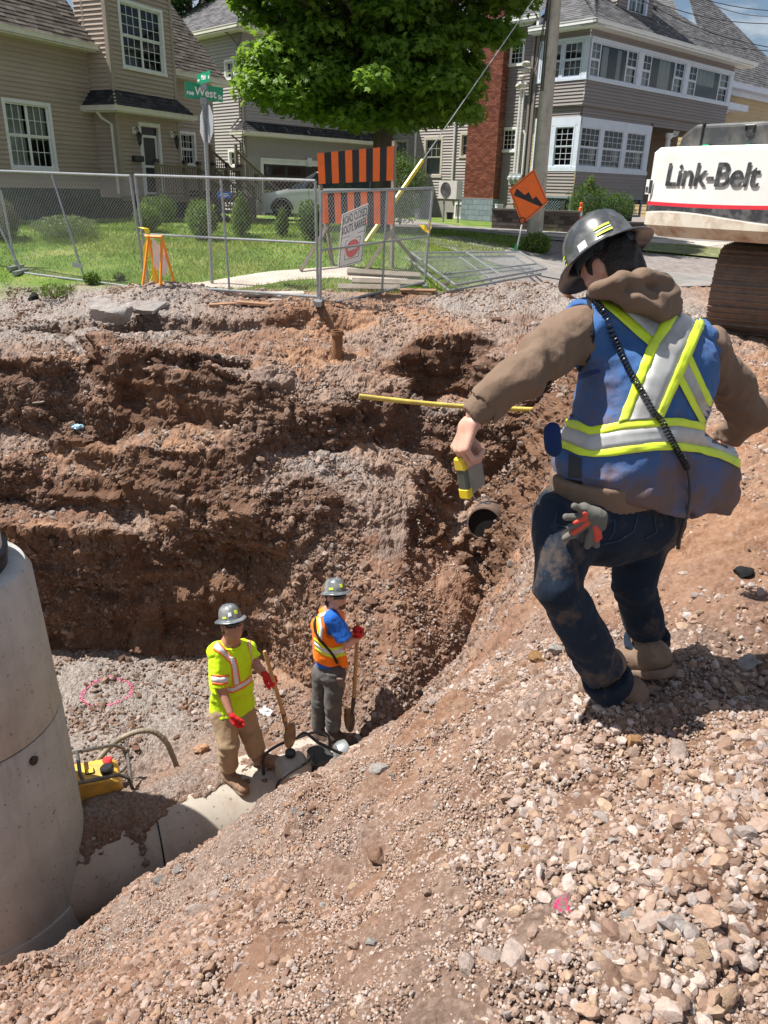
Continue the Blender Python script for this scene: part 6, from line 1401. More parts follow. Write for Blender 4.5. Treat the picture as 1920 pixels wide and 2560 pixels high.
# ---------------------------------------------------------------- plate compactor, hose, pump
M_CY=mat('machine_yellow',(.78,.47,.08),.45,.08,4,dirt=(.30,.19,.11),dirtamt=.42,dscale=6); M_TUBE=mat('worn_tube_steel',(.16,.15,.14),.4,.3,20,.6,dirt=(.35,.28,.22),dirtamt=.3)
def compactor():
    c=np.array([-2.62,5.44,-3.70]); a=R(24); M=np.eye(4);M[:3,0]=(math.cos(a),math.sin(a),0);M[:3,1]=(-math.sin(a),math.cos(a),0);M[:3,:3]*=.76;M[:3,3]=c; P=lambda *p:xf(M,np.array([p]))[0]
    r=empty('plate_compactor',c,0,'dusty yellow plate compactor with a tubular steel frame behind the manhole','compactor')
    mb=MB();mb.prism([(-.42,.10),(-.34,0),(.36,0),(.46,.12),(.46,.15),(.34,.03),(-.32,.03),(-.42,.14)],-.25,.25,M=M);mb.bbox((-.3,-.2,.03),(.3,.2,.12),.02,M=M);mb.build('base_plate',mat('machine_base',(.16,.12,.08),.7,.3,8,dirt=(.3,.2,.14),dirtamt=.4),r)
    mb=MB();mb.prism([(-.36,.12),(.36,.12),(.40,.22),(.37,.50),(.28,.56),(-.22,.60),(-.36,.52)],-.21,.21,M=M);o=mb.build('engine_cover',M_CY,r);bv=o.modifiers.new('b','BEVEL');bv.width=.03;bv.segments=3
    mb=MB();mb.lathe([(.055,0),(.06,.02),(.06,.055),(.045,.07)],M=frame(P(.24,-.08,.57),M[:3,0],(0,0,1)),n=14);mb.build('fuel_cap',M_BLACK,r,smooth='auto')
    mb=MB();mb.lathe([(.04,0),(.045,.03),(.03,.045)],M=frame(P(.26,.10,.57),M[:3,0],(0,0,1)),n=14);mb.build('red_cap',M_RED,r,smooth='auto')
    mb=MB();mb.box((.0,-.05,.575),(.1,.03,.592),M=M);mb.build('warning_label',M_BLACK,r);mb=MB();mb.box((.012,-.042,.592),(.088,.022,.595),M=M);mb.build('label_face',mat('label_yellow',(.85,.6,.05),.5),r)
    for y in (-.10,.12):
        mb=MB();mb.box((-.26,y-.03,.595),(-.20,y+.03,.605),M=M);mb.build('vent_slot',M_BLACK,r)
    def tb_(pts,rad=.017,nm='roll_frame',closed=False): mb=MB();mb.tube([P(*p) for p in pts],rad,10,closed=closed);mb.build(nm,M_TUBE,r,smooth='auto')
    tb_([(-.46,-.28,.30),(-.44,-.28,.62),(-.36,-.28,.70),(.36,-.28,.66),(.46,-.28,.58),(.50,-.28,.34),(.42,-.28,.24),(-.38,-.28,.22)],closed=True)
    tb_([(-.46,.28,.30),(-.44,.28,.62),(-.36,.28,.70),(.36,.28,.66),(.46,.28,.58),(.50,.28,.34),(.42,.28,.24),(-.38,.28,.22)],closed=True)
    tb_([(-.02,-.28,.68),(-.05,-.20,.74),(-.06,.2,.74),(-.02,.28,.68)]);tb_([(.48,-.28,.5),(.50,.28,.5)]);tb_([(-.44,-.28,.5),(-.46,.28,.5)])
    tb_([(-.3,.2,.45),(-.55,.12,.8),(-.8,.05,1.0)],.016,'handle_bar')
compactor()
mb=MB();hp=[PD(236,1915,5.75),PD(262,1880,5.85),PD(300,1848,6.1),PD(345,1829,6.15),PD(385,1830,6.2),PD(415,1855,6.2),PD(432,1890,6.2),PD(444,1925,6.2),PD(452,1960,6.1)]
def spline(P,n=40):
    P=np.array(P);t=np.arange(len(P));q=np.linspace(0,len(P)-1,n);o=[]
    for k in q:
        i=min(int(k),len(P)-2);f=k-i;p0=P[max(i-1,0)];p1=P[i];p2=P[i+1];p3=P[min(i+2,len(P)-1)]
        o.append(.5*((2*p1)+(-p0+p2)*f+(2*p0-5*p1+4*p2-p3)*f*f+(-p0+3*p1-3*p2+p3)*f**3))
    return o
sp_=spline(hp,90);mb.tube(sp_,[.027+.0025*math.sin(i*2.1) for i in range(90)],12)
tag(mb.build('hose',mat('pump_hose',(.21,.19,.14),.6,.25,9,bmp=.4,dirt=(.30,.22,.16),dirtamt=.4),smooth='auto'),'thick muddy hose arching up from the yellow compactor and down to the gravel','hose')
def pump():
    c=PZ(762,1950,-3.40); a=R(28); M=np.eye(4);M[:3,0]=(math.cos(a),math.sin(a),0);M[:3,1]=(-math.sin(a),math.cos(a),0);M[:3,3]=c+np.array([0,.05,0]);P=lambda *p:xf(M,np.array([p]))[0]
    r=empty('water_pump',c,0,'grey engine pump in a black tube frame half hidden behind the gravel crest','pump')
    mb=MB();mb.bbox((-.26,-.16,0),(.02,.14,.24),.05,M=M);o=mb.build('fuel_tank',mat('tank_grey',(.36,.34,.30),.45,.1,5,dirt=(.25,.2,.15),dirtamt=.35),r,smooth='auto')
    mb=MB();mb.lathe([(.045,0),(.05,.02),(.048,.045),(.03,.05)],M=frame(P(-.12,.06,.24),M[:3,0],(0,0,1)),n=14);mb.build('fuel_cap',M_BLACK,r,smooth='auto')
    mb=MB();mb.bbox((.06,-.14,.02),(.26,.14,.22),.03,M=M);mb.build('engine_block',mat('engine_dark',(.06,.06,.062),.45,.2,9,.3),r,smooth='auto')
    mb=MB();mb.lathe([(.02,-.01),(.10,0),(.12,.05),(.12,.10),(.05,.12)],M=frame(P(.32,0,.13),(0,0,1),M[:3,0]),n=20);mb.build('pump_housing',M_GALV,r,smooth='auto')
    def tb_(pts,nm='tube_frame'): mb=MB();mb.tube(spline([P(*p) for p in pts],24),.014,8);mb.build(nm,M_BLACK,r,smooth='auto')
    tb_([(-.34,-.19,0),(-.34,-.19,.18),(-.24,-.19,.27),(-.05,-.16,.30),(.05,-.1,.32)]);tb_([(.32,-.19,0),(.33,-.19,.24),(.22,-.18,.35),(.1,-.1,.42),(0.04,.08,.42),(.0,.17,.33)]);tb_([(-.34,.19,0),(-.33,.19,.2),(-.2,.19,.28),(0,.18,.31),(.2,.19,.3),(.32,.19,.2),(.32,.19,0)])
    mb=MB();mb.tube([P(.40,.02,.13),P(.52,.04,.12),P(.62,-.02,.06),P(.8,-.12,-.04)],[.022,.022,.03,.03],10);mb.build('outlet_pipe',mat('pvc_pale',(.55,.48,.38),.5),r,smooth='auto')
    mb=MB();mb.lathe([(.04,-.02),(.04,.04)],M=frame(P(.54,.03,.11),(0,0,1),M[:3,0]),n=12);mb.build('coupling',MATS['pvc_pale'],r)
pump()
# ---------------------------------------------------------------- excavator seen from behind
def excavator():
    an=-52; b0=PD(1590,565,11.2); pl=Pl((b0[0],b0[1],0),an); z0=PD(1612,560,11.2)[2]; z1=PD(1655,383,11.2)[2]; H_=z1-z0
    r=empty('excavator',(6.3,9.6,0),0,'crawler excavator with a scuffed white counterweight and black engine hood at the right edge','excavator')
    M_CW=mat('counterweight_white',(.76,.76,.73),.4,.04,3,dirt=(.42,.34,.25),dirtamt=.13,dscale=2.2); M_RU=mat('rust_chipped_paint',(.62,.57,.47),.6,.1,4,dirt=(.28,.11,.035),dirtamt=.75,dscale=3.2,sc=None); M_DK=mat('decal_black',(.03,.033,.038),.5,.2,8,dirt=(.35,.34,.32),dirtamt=.25,dscale=7); M_RD=mat('decal_red',(.66,.03,.05),.45,.08,6)
    W=3.0; B0,B1=z0,z1
    # plan outline of the counterweight (a along the rear face, f away from the viewer), rounded ends
    plan=[(0.02,-1.1),(0,-.35),(.03,-.15),(.10,-.04),(.22,.03)]+[(.22+(W-.44)*t,.03+.10*math.sin(PI*t)) for t in np.linspace(.05,.95,16)]+[(W-.22,.03),(W-.10,-.04),(W-.03,-.15),(W,-.35),(W-.02,-1.1)]
    def band(nm,za,zb,m_,inset=(0,0),wave=None,out=0,proud=0,k=3,parent=None):
        V=[];n=len(plan)
        for j in range(k+1):
            t=j/k
            for a,f in plan:
                c=np.array([W/2,-.55]);q=np.array([a,f]);ins=inset[0]+(inset[1]-inset[0])*t; L=np.linalg.norm(q-c); q=c+(q-c)*(1-(ins-proud)/L)
                lo=za+(wave[0](a) if wave else 0);hi=zb+(wave[1](a) if wave else 0); V.append(pl.P(q[0],lo+(hi-lo)*t,q[1]))
        Fs=[(j*n+i,j*n+i+1,(j+1)*n+i+1,(j+1)*n+i) for j in range(k) for i in range(n-1)]
        mb=MB();mb.add(V,Fs+[tuple(range(n))[::-1],tuple(k*n+i for i in range(n))]);return mb.build(nm,m_,parent or r,smooth='auto')
    zr=lambda t:B0+H_*t
    cw=band('counterweight',zr(.0),zr(1.0),M_CW,k=2); cw.data.materials[0]=M_CW
    # rounded shoulder and chamfered, rust-chipped foot
    band('top_shoulder',zr(1.0),zr(1.07),M_CW,(0,.07),k=2);band('rusty_foot',zr(-.16),zr(.0),M_RU,(.20,.0),k=3)
    band('rusty_band',zr(.0),zr(.13),M_RU,(-.003,-.003),wave=(lambda a:0,lambda a:.05*math.sin(a*2.0+.4)),parent=cw)
    band('black_stripe',zr(.155),zr(.285),M_DK,(-.004,-.004),wave=(lambda a:.05*math.sin(a*2.0+.4),lambda a:-.02*math.sin(a*1.4)),parent=cw)
    band('red_stripe',zr(.285),zr(.335),M_RD,(-.0045,-.0045),wave=(lambda a:-.02*math.sin(a*1.4),lambda a:-.02*math.sin(a*1.4)),parent=cw)
    M=np.eye(4);M[:3,0]=pl.d;M[:3,1]=pl.u;M[:3,2]=pl.n
    def uvp(px,py,f=.13):
        rr=ray(px,py); o=pl.o+pl.n*f; t=((o-np.array([0,0,CZ]))@pl.n)/(rr@pl.n); p=rr*t+np.array([0,0,CZ]); return float((p-pl.o)@pl.d),float(p[2])
    tl=uvp(1660,412);tr=uvp(1905,407);bl=uvp(1655,462);mid=((tl[0]+tr[0])/2,(uvp(1780,440)[1]))
    M[:3,3]=pl.P(mid[0],mid[1],.137); t_=text('Link-Belt',M,.36,M_DK,cw,sx=1,bold=.006,sp=.95,shear=.06)
    me=t_.data; co=np.empty(len(me.vertices)*3);me.vertices.foreach_get('co',co);co=co.reshape(-1,3); w0=co[:,0].max()-co[:,0].min(); co[:,0]*=(tr[0]-tl[0])/w0; hh=co[:,1].max()-co[:,1].min(); co[:,1]*=((uvp(1780,405)[1]-uvp(1780,466)[1])/hh)
    aa=mid[0]+co[:,0]; t=(aa-.22)/(W-.44); co[:,2]+=.03+.10*np.sin(PI*np.clip(t,0,1))-.137+.012
    me.vertices.foreach_set('co',co.ravel());me.update()
    a,b=uvp(1623,467,.03);mb=MB();pl.box(mb,a-.05,a+.05,b-.09,b+.09,.028,.034);mb.build('warning_decal',M_SIGNW,cw);mb=MB();pl.box(mb,a,a+.045,b-.08,b+.08,.034,.036);pl.box(mb,a-.045,a-.01,b-.07,b+.0,.034,.036);mb.build('warning_print',M_DK,cw)
    # hood
    HM=mat('hood_black',(.045,.047,.05),.42,.15,5,dirt=(.22,.20,.18),dirtamt=.3,dscale=3)
    hz0=zr(1.05);hz1=PD(1722,312,11.0)[2]; mb=MB()
    x0,_=uvp(1690,375,-.15); M2=np.eye(4);M2[:3,0]=pl.d;M2[:3,1]=-pl.n;M2[:3,2]=pl.u;M2[:3,3]=pl.P(0,0,0)
    mb.prism([(x0,hz0),(W-.1,hz0),(W-.1,hz1-.1),(W-.25,hz1),(x0+.22,hz1),(x0+.05,hz1-.12)],.15,1.5,M=M2);o=mb.build('engine_hood',HM,r);bv=o.modifiers.new('b','BEVEL');bv.width=.05;bv.segments=3
    mb=MB();pl.box(mb,x0+.33,x0+.35,hz0,hz1+.012,-1.3,-.135);mb.build('hood_seam',M_BLACK,o)
    mb=MB();ha,hb=uvp(1876,322,-.15);mb.tube([pl.P(ha-.06,hb+.04,-.14),pl.P(ha+.06,hb+.04,-.14),pl.P(ha+.05,hb-.04,-.135),pl.P(ha,hb-.07,-.135),pl.P(ha-.05,hb-.02,-.135)],.01,6,closed=True);mb.build('hood_latch',M_BLACK,o)
    for px in (1762,1868):
        a,b=uvp(px,376,-.1);mb=MB();V=[(a+.09*math.cos(t),b-.06+.13*math.sin(t)) for t in np.linspace(0,PI,12)];mb.prism(V,.08,.13,M=M2);o=mb.build('lifting_eye',mat('eye_green',(.02,.34,.18),.45),r)
        mb=MB();mb.lathe([(.03,-.03),(.03,.03)],M=frame(pl.P(a,b-.0,-.105),pl.d,pl.n),n=12);mb.build('eye_hole',M_BLACK,r)
    a,b=uvp(1785,383,-.05);mb=MB();mb.prism([(a-.12,b-.02),(a-.09,b+.035),(a-.03,b+.05),(a+.05,b+.05),(a+.1,b+.03),(a+.12,b-.01)],.0,.16,M=M2);mb.build('rear_camera',M_BLACK,r)
    # cab block and house frame beyond, out of the frame to the right
    mb=MB();pl.box(mb,.1,W-.1,B0+.05,B0+.35,-3.6,-1.0);mb.build('house_frame',M_DK,r);mb=MB();pl.box(mb,1.9,W-.05,B0+.3,B0+2.0,-3.8,-2.2);mb.build('cab',M_CW,r)
    # tracks: belt loops with grousers, seen end-on; mud coloured
    MT=mat('track_mud_steel',(.17,.13,.105),.8,.25,10,.1,bmp=.6,dirt=(.24,.15,.11),dirtamt=.45,dscale=3)
    ta=R(61)
    for s_,(cx,cy) in enumerate(((4.88,10.75),(7.4,9.5))):
        t=np.array([math.cos(ta),math.sin(ta),0]);nrm=np.array([t[1],-t[0],0]); W2=.47; rr=.53; Lh=1.5
        c0=np.array([cx,cy,0])+t*Lh; zc=Hs(cx,cy)+rr-.02
        loop=[]
        for q in np.linspace(-Lh,Lh,22)[1:-1]: loop.append((q,-rr))
        for q in np.linspace(-90,90,12): loop.append((Lh+rr*math.cos(R(q)),rr*math.sin(R(q))))
        for q in np.linspace(Lh,-Lh,22)[1:-1]: loop.append((q,rr))
        for q in np.linspace(90,270,12): loop.append((-Lh+rr*math.cos(R(q)),rr*math.sin(R(q))))
        V=[];n=len(loop)
        for sg in (-W2,W2):
            for a,z in loop: V.append(c0+t*a+np.array([0,0,zc+z])+nrm*sg)
        Fs=[(i,(i+1)%n,(i+1)%n+n,i+n) for i in range(n)]
        mb=MB();mb.add(V,Fs+[tuple(range(n))[::-1],tuple(range(n,2*n))]);tr_=mb.build('crawler_track',MT,r);tr_['label']=('left crawler track seen end on','right crawler track outside the picture')[s_]
        g=MB();per=np.array(loop);seg=np.linalg.norm(np.roll(per,-1,0)-per,axis=1);cs=np.concatenate([[0],np.cumsum(seg)]);tot=cs[-1];m_=int(tot/.088)
        pc=np.vstack([per,per[:1]])
        for k in range(m_):
            u=tot*k/m_;a=np.interp(u,cs,pc[:,0]);z=np.interp(u,cs,pc[:,1]);a2=np.interp(min(u+.02,tot),cs,pc[:,0]);z2=np.interp(min(u+.02,tot),cs,pc[:,1]);d=np.array([a2-a,z2-z]);d/=np.linalg.norm(d)+1e-9;no=np.array([d[1],-d[0]])
            h=.042 if k%3==0 else .02; Pq=lambda du,dn,sg:c0+t*(a+d[0]*du+no[0]*dn)+np.array([0,0,zc+z+d[1]*du+no[1]*dn])+nrm*sg
            V=[Pq(du,dn,sg) for sg in (-W2-.005,W2+.005) for du,dn in ((-.014,-.01),(.014,-.01),(.010,h),(-.010,h))]
            g.add(V,[(0,1,2,3),(7,6,5,4),(0,4,5,1),(1,5,6,2),(2,6,7,3),(3,7,4,0)])
        g.build('grouser_bars',MT,tr_)
    mb=MB();mb.lathe([(.6,.9),(.6,B0-.02)],c=(6.9,11.0,0),n=32);mb.build('slew_ring',M_BLACK,r)
excavator()
# ================================================================ figures: implicit surfaces turned into meshes
def unit(v): v=np.array(v,float); return v/(np.linalg.norm(v)+1e-12)
class SDF:
    def __init__(s,lo,hi,h):
        s.h=h; s.lo=np.array(lo,float); n=np.ceil((np.array(hi)-s.lo)/h).astype(int)+1; s.n=n
        s.ax=[(s.lo[i]+h*np.arange(n[i])).astype(np.float32) for i in range(3)]; s.D=np.full(n,1.,np.float32)
    def _sub(s,lo,hi,m):
        sl=[]
        for i in range(3):
            a=int(np.clip(np.floor((lo[i]-m-s.lo[i])/s.h),0,s.n[i]-1)); b=int(np.clip(np.ceil((hi[i]+m-s.lo[i])/s.h)+1,a+1,s.n[i])); sl.append(slice(a,b))
        X,Y,Z=np.meshgrid(s.ax[0][sl[0]],s.ax[1][sl[1]],s.ax[2][sl[2]],indexing='ij'); return tuple(sl),X,Y,Z
    def _mix(s,sl,d,k,op):
        A=s.D[sl]
        if op=='add':
            h=np.clip(.5+.5*(A-d)/k,0,1); s.D[sl]=A*(1-h)+d*h-k*h*(1-h)
        elif op=='cut':
            d=-d; h=np.clip(.5-.5*(A-d)/k,0,1); s.D[sl]=A*(1-h)+d*h+k*h*(1-h)
    def cap(s,a,b,ra,rb=None,k=.02,flat=None,op='add'):
        """tapered capsule; flat=(axis,factor): squashed along the axis"""
        rb=ra if rb is None else rb; a=np.array(a,float);b=np.array(b,float);R_=max(ra,rb)*1.05
        sl,X,Y,Z=s._sub(np.minimum(a,b)-R_,np.maximum(a,b)+R_,3*k+.02); v=b-a;L2=max(v@v,1e-9)
        px,py,pz=X-a[0],Y-a[1],Z-a[2]; t=np.clip((px*v[0]+py*v[1]+pz*v[2])/L2,0,1); px=px-t*v[0];py=py-t*v[1];pz=pz-t*v[2]
        if flat: u=unit(flat[0]);g=1/flat[1]-1; q=(px*u[0]+py*u[1]+pz*u[2])*g; px=px+q*u[0];py=py+q*u[1];pz=pz+q*u[2]
        d=np.sqrt(px*px+py*py+pz*pz)-(ra+t*(rb-ra))
        if flat: d=d*(.5+.5*flat[1])
        s._mix(sl,d,k,op); return s
    def ell(s,c,r,A=None,k=.02,op='add'):
        c=np.array(c,float);r=np.array(r,float);A=np.eye(3) if A is None else np.array([unit(q) for q in A]); R_=r.max()
        sl,X,Y,Z=s._sub(c-R_,c+R_,3*k+.02); q=[(X-c[0])*A[i][0]+(Y-c[1])*A[i][1]+(Z-c[2])*A[i][2] for i in range(3)]
        k0=np.sqrt(sum((q[i]/r[i])**2 for i in range(3)))+1e-6;k1=np.sqrt(sum((q[i]/r[i]**2)**2 for i in range(3)))+1e-6
        s._mix(sl,k0*(k0-1)/k1,k,op); return s
    def plane(s,p,n,k=.006):
        """keep what lies behind the plane"""
        n=unit(n);X,Y,Z=np.meshgrid(*s.ax,indexing='ij'); d=(X-p[0])*n[0]+(Y-p[1])*n[1]+(Z-p[2])*n[2]; A=s.D; h=np.clip(.5-.5*(A-d)/k,0,1); s.D=(A*(1-h)+d*h+k*h*(1-h)).astype(np.float32); return s
    def wrinkle(s,fn,amp):
        m=np.abs(s.D)<amp*2.5+2*s.h; I=np.where(m); P=np.stack([s.ax[0][I[0]],s.ax[1][I[1]],s.ax[2][I[2]]],1).astype(float); s.D[I]-=(amp*fn(P)).astype(np.float32); return s
    def mesh(s):
        D=s.D;S=D<0;nx,ny,nz=D.shape; acc=np.zeros((nx-1,ny-1,nz-1,3),np.float32);cnt=np.zeros((nx-1,ny-1,nz-1),np.float32)
        for ax in range(3):
            o=[0,1,2];o.remove(ax)
            for i in (0,1):
                for j in (0,1):
                    a=[slice(0,-1)]*3;b=[slice(0,-1)]*3; a[ax]=slice(0,-1);b[ax]=slice(1,None)
                    for q,v in ((o[0],i),(o[1],j)): sl=slice(v,D.shape[q]-1+v);a[q]=sl;b[q]=sl
                    d0=D[tuple(a)];d1=D[tuple(b)];c=(d0<0)!=(d1<0); t=np.where(c,d0/(d0-d1+1e-12),0)
                    acc[...,ax]+=np.where(c,t,0);acc[...,o[0]]+=np.where(c,i,0);acc[...,o[1]]+=np.where(c,j,0);cnt+=c
        act=cnt>0; idx=-np.ones(act.shape,np.int64); I=np.where(act); idx[I]=np.arange(len(I[0])); V=(np.stack(I,1)+acc[I]/cnt[I][:,None])*s.h+s.lo
        Fs=[]
        for ax in range(3):
            o=[0,1,2];o.remove(ax); a=[slice(None)]*3;b=[slice(None)]*3;a[ax]=slice(0,-1);b[ax]=slice(1,None)
            s0=S[tuple(a)];s1=S[tuple(b)];c=s0!=s1; c[tuple(slice(0,1) if q==o[0] else slice(None) for q in range(3))]=False;c[tuple(slice(0,1) if q==o[1] else slice(None) for q in range(3))]=False
            c[tuple(slice(-1,None) if q==o[0] else slice(None) for q in range(3))]=False;c[tuple(slice(-1,None) if q==o[1] else slice(None) for q in range(3))]=False
            J=np.stack(np.where(c),1); e0=np.zeros(3,int);e0[o[0]]=1;e1=np.zeros(3,int);e1[o[1]]=1
            g=lambda Q:idx[Q[:,0],Q[:,1],Q[:,2]]
            q=np.stack([g(J-e0-e1),g(J-e1),g(J),g(J-e0)],1); fl=s0[tuple(J.T)]^(ax==1); q[~fl]=q[~fl][:,::-1]; Fs.append(q)
        F_=np.concatenate(Fs);F_=F_[(F_>=0).all(1)]; return V,F_
    def obj(s,name,m_,parent,smooth_it=1,extra=None):
        V,Fc=s.mesh(); V=relax(V,Fc,smooth_it)
        if extra:
            for V2,F2 in extra: Fc=np.concatenate([Fc,F2+len(V)]);V=np.concatenate([V,V2])
        return npmesh(name,V,Fc,m_,parent,smooth=True)
def relax(V,Fc,it):
    for _ in range(it):
        S=np.zeros_like(V);c=np.zeros(len(V))
        for a,b in ((0,1),(1,2),(2,3),(3,0)):
            np.add.at(S,Fc[:,a],V[Fc[:,b]]);np.add.at(S,Fc[:,b],V[Fc[:,a]]);np.add.at(c,Fc[:,a],1);np.add.at(c,Fc[:,b],1)
        V=V*.5+.5*S/np.maximum(c,1)[:,None]
    return V
def bounds(P,m=.2): P=np.array(P);return P.min(0)-m,P.max(0)+m
def cloth(sc,seed,fold=(1,1,1)):
    return lambda P: .55*fbm(P*sc*np.array(fold),3,seed,.5)+.6*(ridged(P*sc*.75*np.array(fold)+3,2,seed+5)-.25)
def bvh_of(objs):
    V=[];Fs=[];n=0
    for o in objs:
        M=root_matrix(o);me=o.data;V+=[M@v.co for v in me.vertices];Fs+=[[i+n for i in p.vertices] for p in me.polygons];n+=len(me.vertices)
    return BVHTree.FromPolygons(V,Fs)
def tape_on(bvh,A,B,name,m_,parent,off=.004,n=48,k=4,thick=.0015):
    """a ribbon laid on the cloth between two edges seen in the photo"""
    def res(P):
        P=np.array(P,float);s_=np.concatenate([[0],np.cumsum(np.linalg.norm(np.diff(P,axis=0),axis=1))]);t=np.linspace(0,s_[-1],n);return np.stack([np.interp(t,s_,P[:,0]),np.interp(t,s_,P[:,1])],1)
    A=res(A);B=res(B);V=np.full((n,k,3),np.nan);o=Vector((0,0,CZ))
    for i in range(n):
        for j in range(k):
            p=A[i]*(1-j/(k-1))+B[i]*(j/(k-1));d=Vector(ray(*p)).normalized();h=bvh.ray_cast(o,d)
            if h[0] is not None: nn_=h[1] if h[1].dot(d)<0 else -h[1]; V[i,j]=np.array(h[0]+nn_*off)
    ok=~np.isnan(V[...,0]); idx=-np.ones((n,k),int);idx[ok]=np.arange(ok.sum()); Fs=[]
    for i in range(n-1):
        for j in range(k-1):
            q=[idx[i,j],idx[i+1,j],idx[i+1,j+1],idx[i,j+1]]
            if min(q)<0: continue
            P=V[[i,i+1,i+1,i],[j,j,j+1,j+1]]
            if max(np.linalg.norm(P[0]-P[1]),np.linalg.norm(P[1]-P[2]),np.linalg.norm(P[2]-P[3]))>.12: continue
            Fs.append(q)
    if not Fs: print('tape missed',name);return None
    ob=npmesh(name,V[ok],np.array(Fs),m_,parent,smooth=True); md=ob.modifiers.new('thickness','SOLIDIFY');md.thickness=thick;md.offset=1;return ob
def hand_sdf(wr,dv,pn,curl,side,scale=1.,h=.0032,spread=.12,thumb=(.5,.5),grow=0.,arm=None):
    """wr wrist, dv towards the knuckles, pn out of the palm, side=+1 thumb on the +across side"""
    dv=unit(dv);pn=unit(np.array(pn)-dv*np.dot(pn,dv));ac=np.cross(dv,pn); wr=np.array(wr,float);s=SDF(wr-.17*scale,wr+.17*scale,h); L=scale
    kn=[]
    for i,(o,l) in enumerate(((.030,.088),(.010,.092),(-.011,.088),(-.030,.080))):
        p=wr+dv*l*L+ac*o*side*L+pn*(-.004)*L; kn.append(p); s.cap(wr+dv*.018*L+ac*o*.55*side*L,p,(.0145)*L+grow,.0115*L+grow,.012,flat=(pn,.85))
    s.cap(wr+dv*.03*L+ac*.02*side*L,wr+dv*.055*L+ac*.012*side*L+pn*.006*L,.018*L,.015*L,.014)
    lens=((.042,.025,.02),(.046,.029,.021),(.043,.027,.02),(.034,.021,.018))
    for i,p in enumerate(kn):
        cu=curl[i] if hasattr(curl,'__len__') else curl; a=0; d=unit(dv+ac*side*spread*(1.5-i)*.5); q=p; r_=.0095*L*(1,.99,.97,.86)[i]+grow
        for j,l in enumerate(lens[i]):
            a+=cu*(.85,1.1,.8)[j]; dd=d*math.cos(a)+pn*math.sin(a); e=q+dd*l*L; s.cap(q,e,r_,r_*.9,.005);q=e;r_*=.92
    b=wr+dv*.028*L+ac*.028*side*L+pn*.006*L; t1=unit(dv*.75+ac*side*(.75-thumb[0]*.5)+pn*(.25+thumb[0]*.6)); m1=b+t1*.038*L; t2=unit(t1*(1-.3*thumb[1])+pn*.5*thumb[1]-ac*side*.5*thumb[1]+dv*.1);m2=m1+t2*.03*L;e=m2+unit(t2+pn*.25*thumb[1]-ac*side*.3*thumb[1])*.024*L
    s.cap(b,m1,.0155*L+grow,.0115*L+grow,.012);s.cap(m1,m2,.0115*L+grow,.0105*L+grow,.005);s.cap(m2,e,.0105*L+grow,.0085*L+grow,.005)
    if arm is not None: s.cap(wr+unit(arm)*.12*L,wr+dv*.02*L,.028*L+grow,.024*L+grow,.016,flat=(pn,.78))
    return s
def head_sdf(s,c,f,u,k=.014,face=True,sc=1.):
    """adds a head to the grid; c centre of the skull, f forward, u up"""
    f=unit(f);u=unit(np.array(u)-f*np.dot(u,f));r=np.cross(f,u);A=[r,f,u];P=lambda x,y,z:np.array(c)+(r*x+f*y+u*z)*sc
    s.ell(P(0,-.008,.022),np.array([.076,.096,.094])*sc,A,k);s.ell(P(0,.022,-.045),np.array([.061,.070,.078])*sc,A,.03);s.ell(P(0,.060,-.092),np.array([.028,.026,.022])*sc,A,.02)
    s.cap(P(-.048,.015,-.075),P(.0,.07,-.098),.016*sc,.014*sc,.02);s.cap(P(.048,.015,-.075),P(.0,.07,-.098),.016*sc,.014*sc,.02)
    if face:
        s.cap(P(0,.084,.008),P(0,.106,-.036),.009*sc,.0125*sc,.009);s.ell(P(-.012,.096,-.038),np.array([.008,.009,.007])*sc,A,.006);s.ell(P(.012,.096,-.038),np.array([.008,.009,.007])*sc,A,.006)
        s.cap(P(-.04,.075,.022),P(.04,.075,.022),.012*sc,.012*sc,.012);s.ell(P(-.031,.086,.002),np.array([.016,.013,.011])*sc,A,.008,'cut');s.ell(P(.031,.086,.002),np.array([.016,.013,.011])*sc,A,.008,'cut')
        s.ell(P(-.031,.072,.002),np.array([.013,.013,.012])*sc,A,.004);s.ell(P(.031,.072,.002),np.array([.013,.013,.012])*sc,A,.004)
        s.cap(P(-.022,.083,-.062),P(.022,.083,-.062),.007*sc,.007*sc,.006);s.cap(P(-.018,.082,-.073),P(.018,.082,-.073),.0075*sc,.0075*sc,.006);s.cap(P(-.023,.094,-.0672),P(.023,.094,-.0672),.0022*sc,.0022*sc,.003,op='cut')
        s.ell(P(-.05,.055,-.02),np.array([.02,.02,.022])*sc,A,.02);s.ell(P(.05,.055,-.02),np.array([.02,.02,.022])*sc,A,.02)
    for q in (-1,1):
        s.ell(P(q*.079,-.008,-.012),np.array([.010,.019,.031])*sc,A,.006);s.ell(P(q*.087,-.004,-.010),np.array([.006,.010,.018])*sc,A,.004,'cut')
    return P,A
M_HAT=mat('scuffed_black_hardhat',(.045,.05,.055),.28,.25,9,dirt=(.28,.27,.25),dirtamt=.35,dscale=9,spec=.6); M_HATG=mat('scuffed_grey_hardhat',(.10,.115,.125),.3,.3,12,dirt=(.40,.40,.38),dirtamt=.35,dscale=9,spec=.6)
M_HIVY=mat('reflective_yellow',(.72,.90,.04),.5,.05,20,dirt=(.45,.38,.16),dirtamt=.22,dscale=9); M_SILV=mat('reflective_silver',(.46,.46,.45),.4,.1,25,.1,dirt=(.25,.20,.17),dirtamt=.3,dscale=8)
M_SILVB=mat('reflective_bright',(.72,.74,.76),.4,.06,25); M_ORT=mat('reflective_orange',(.95,.20,.03),.5,.06,20)
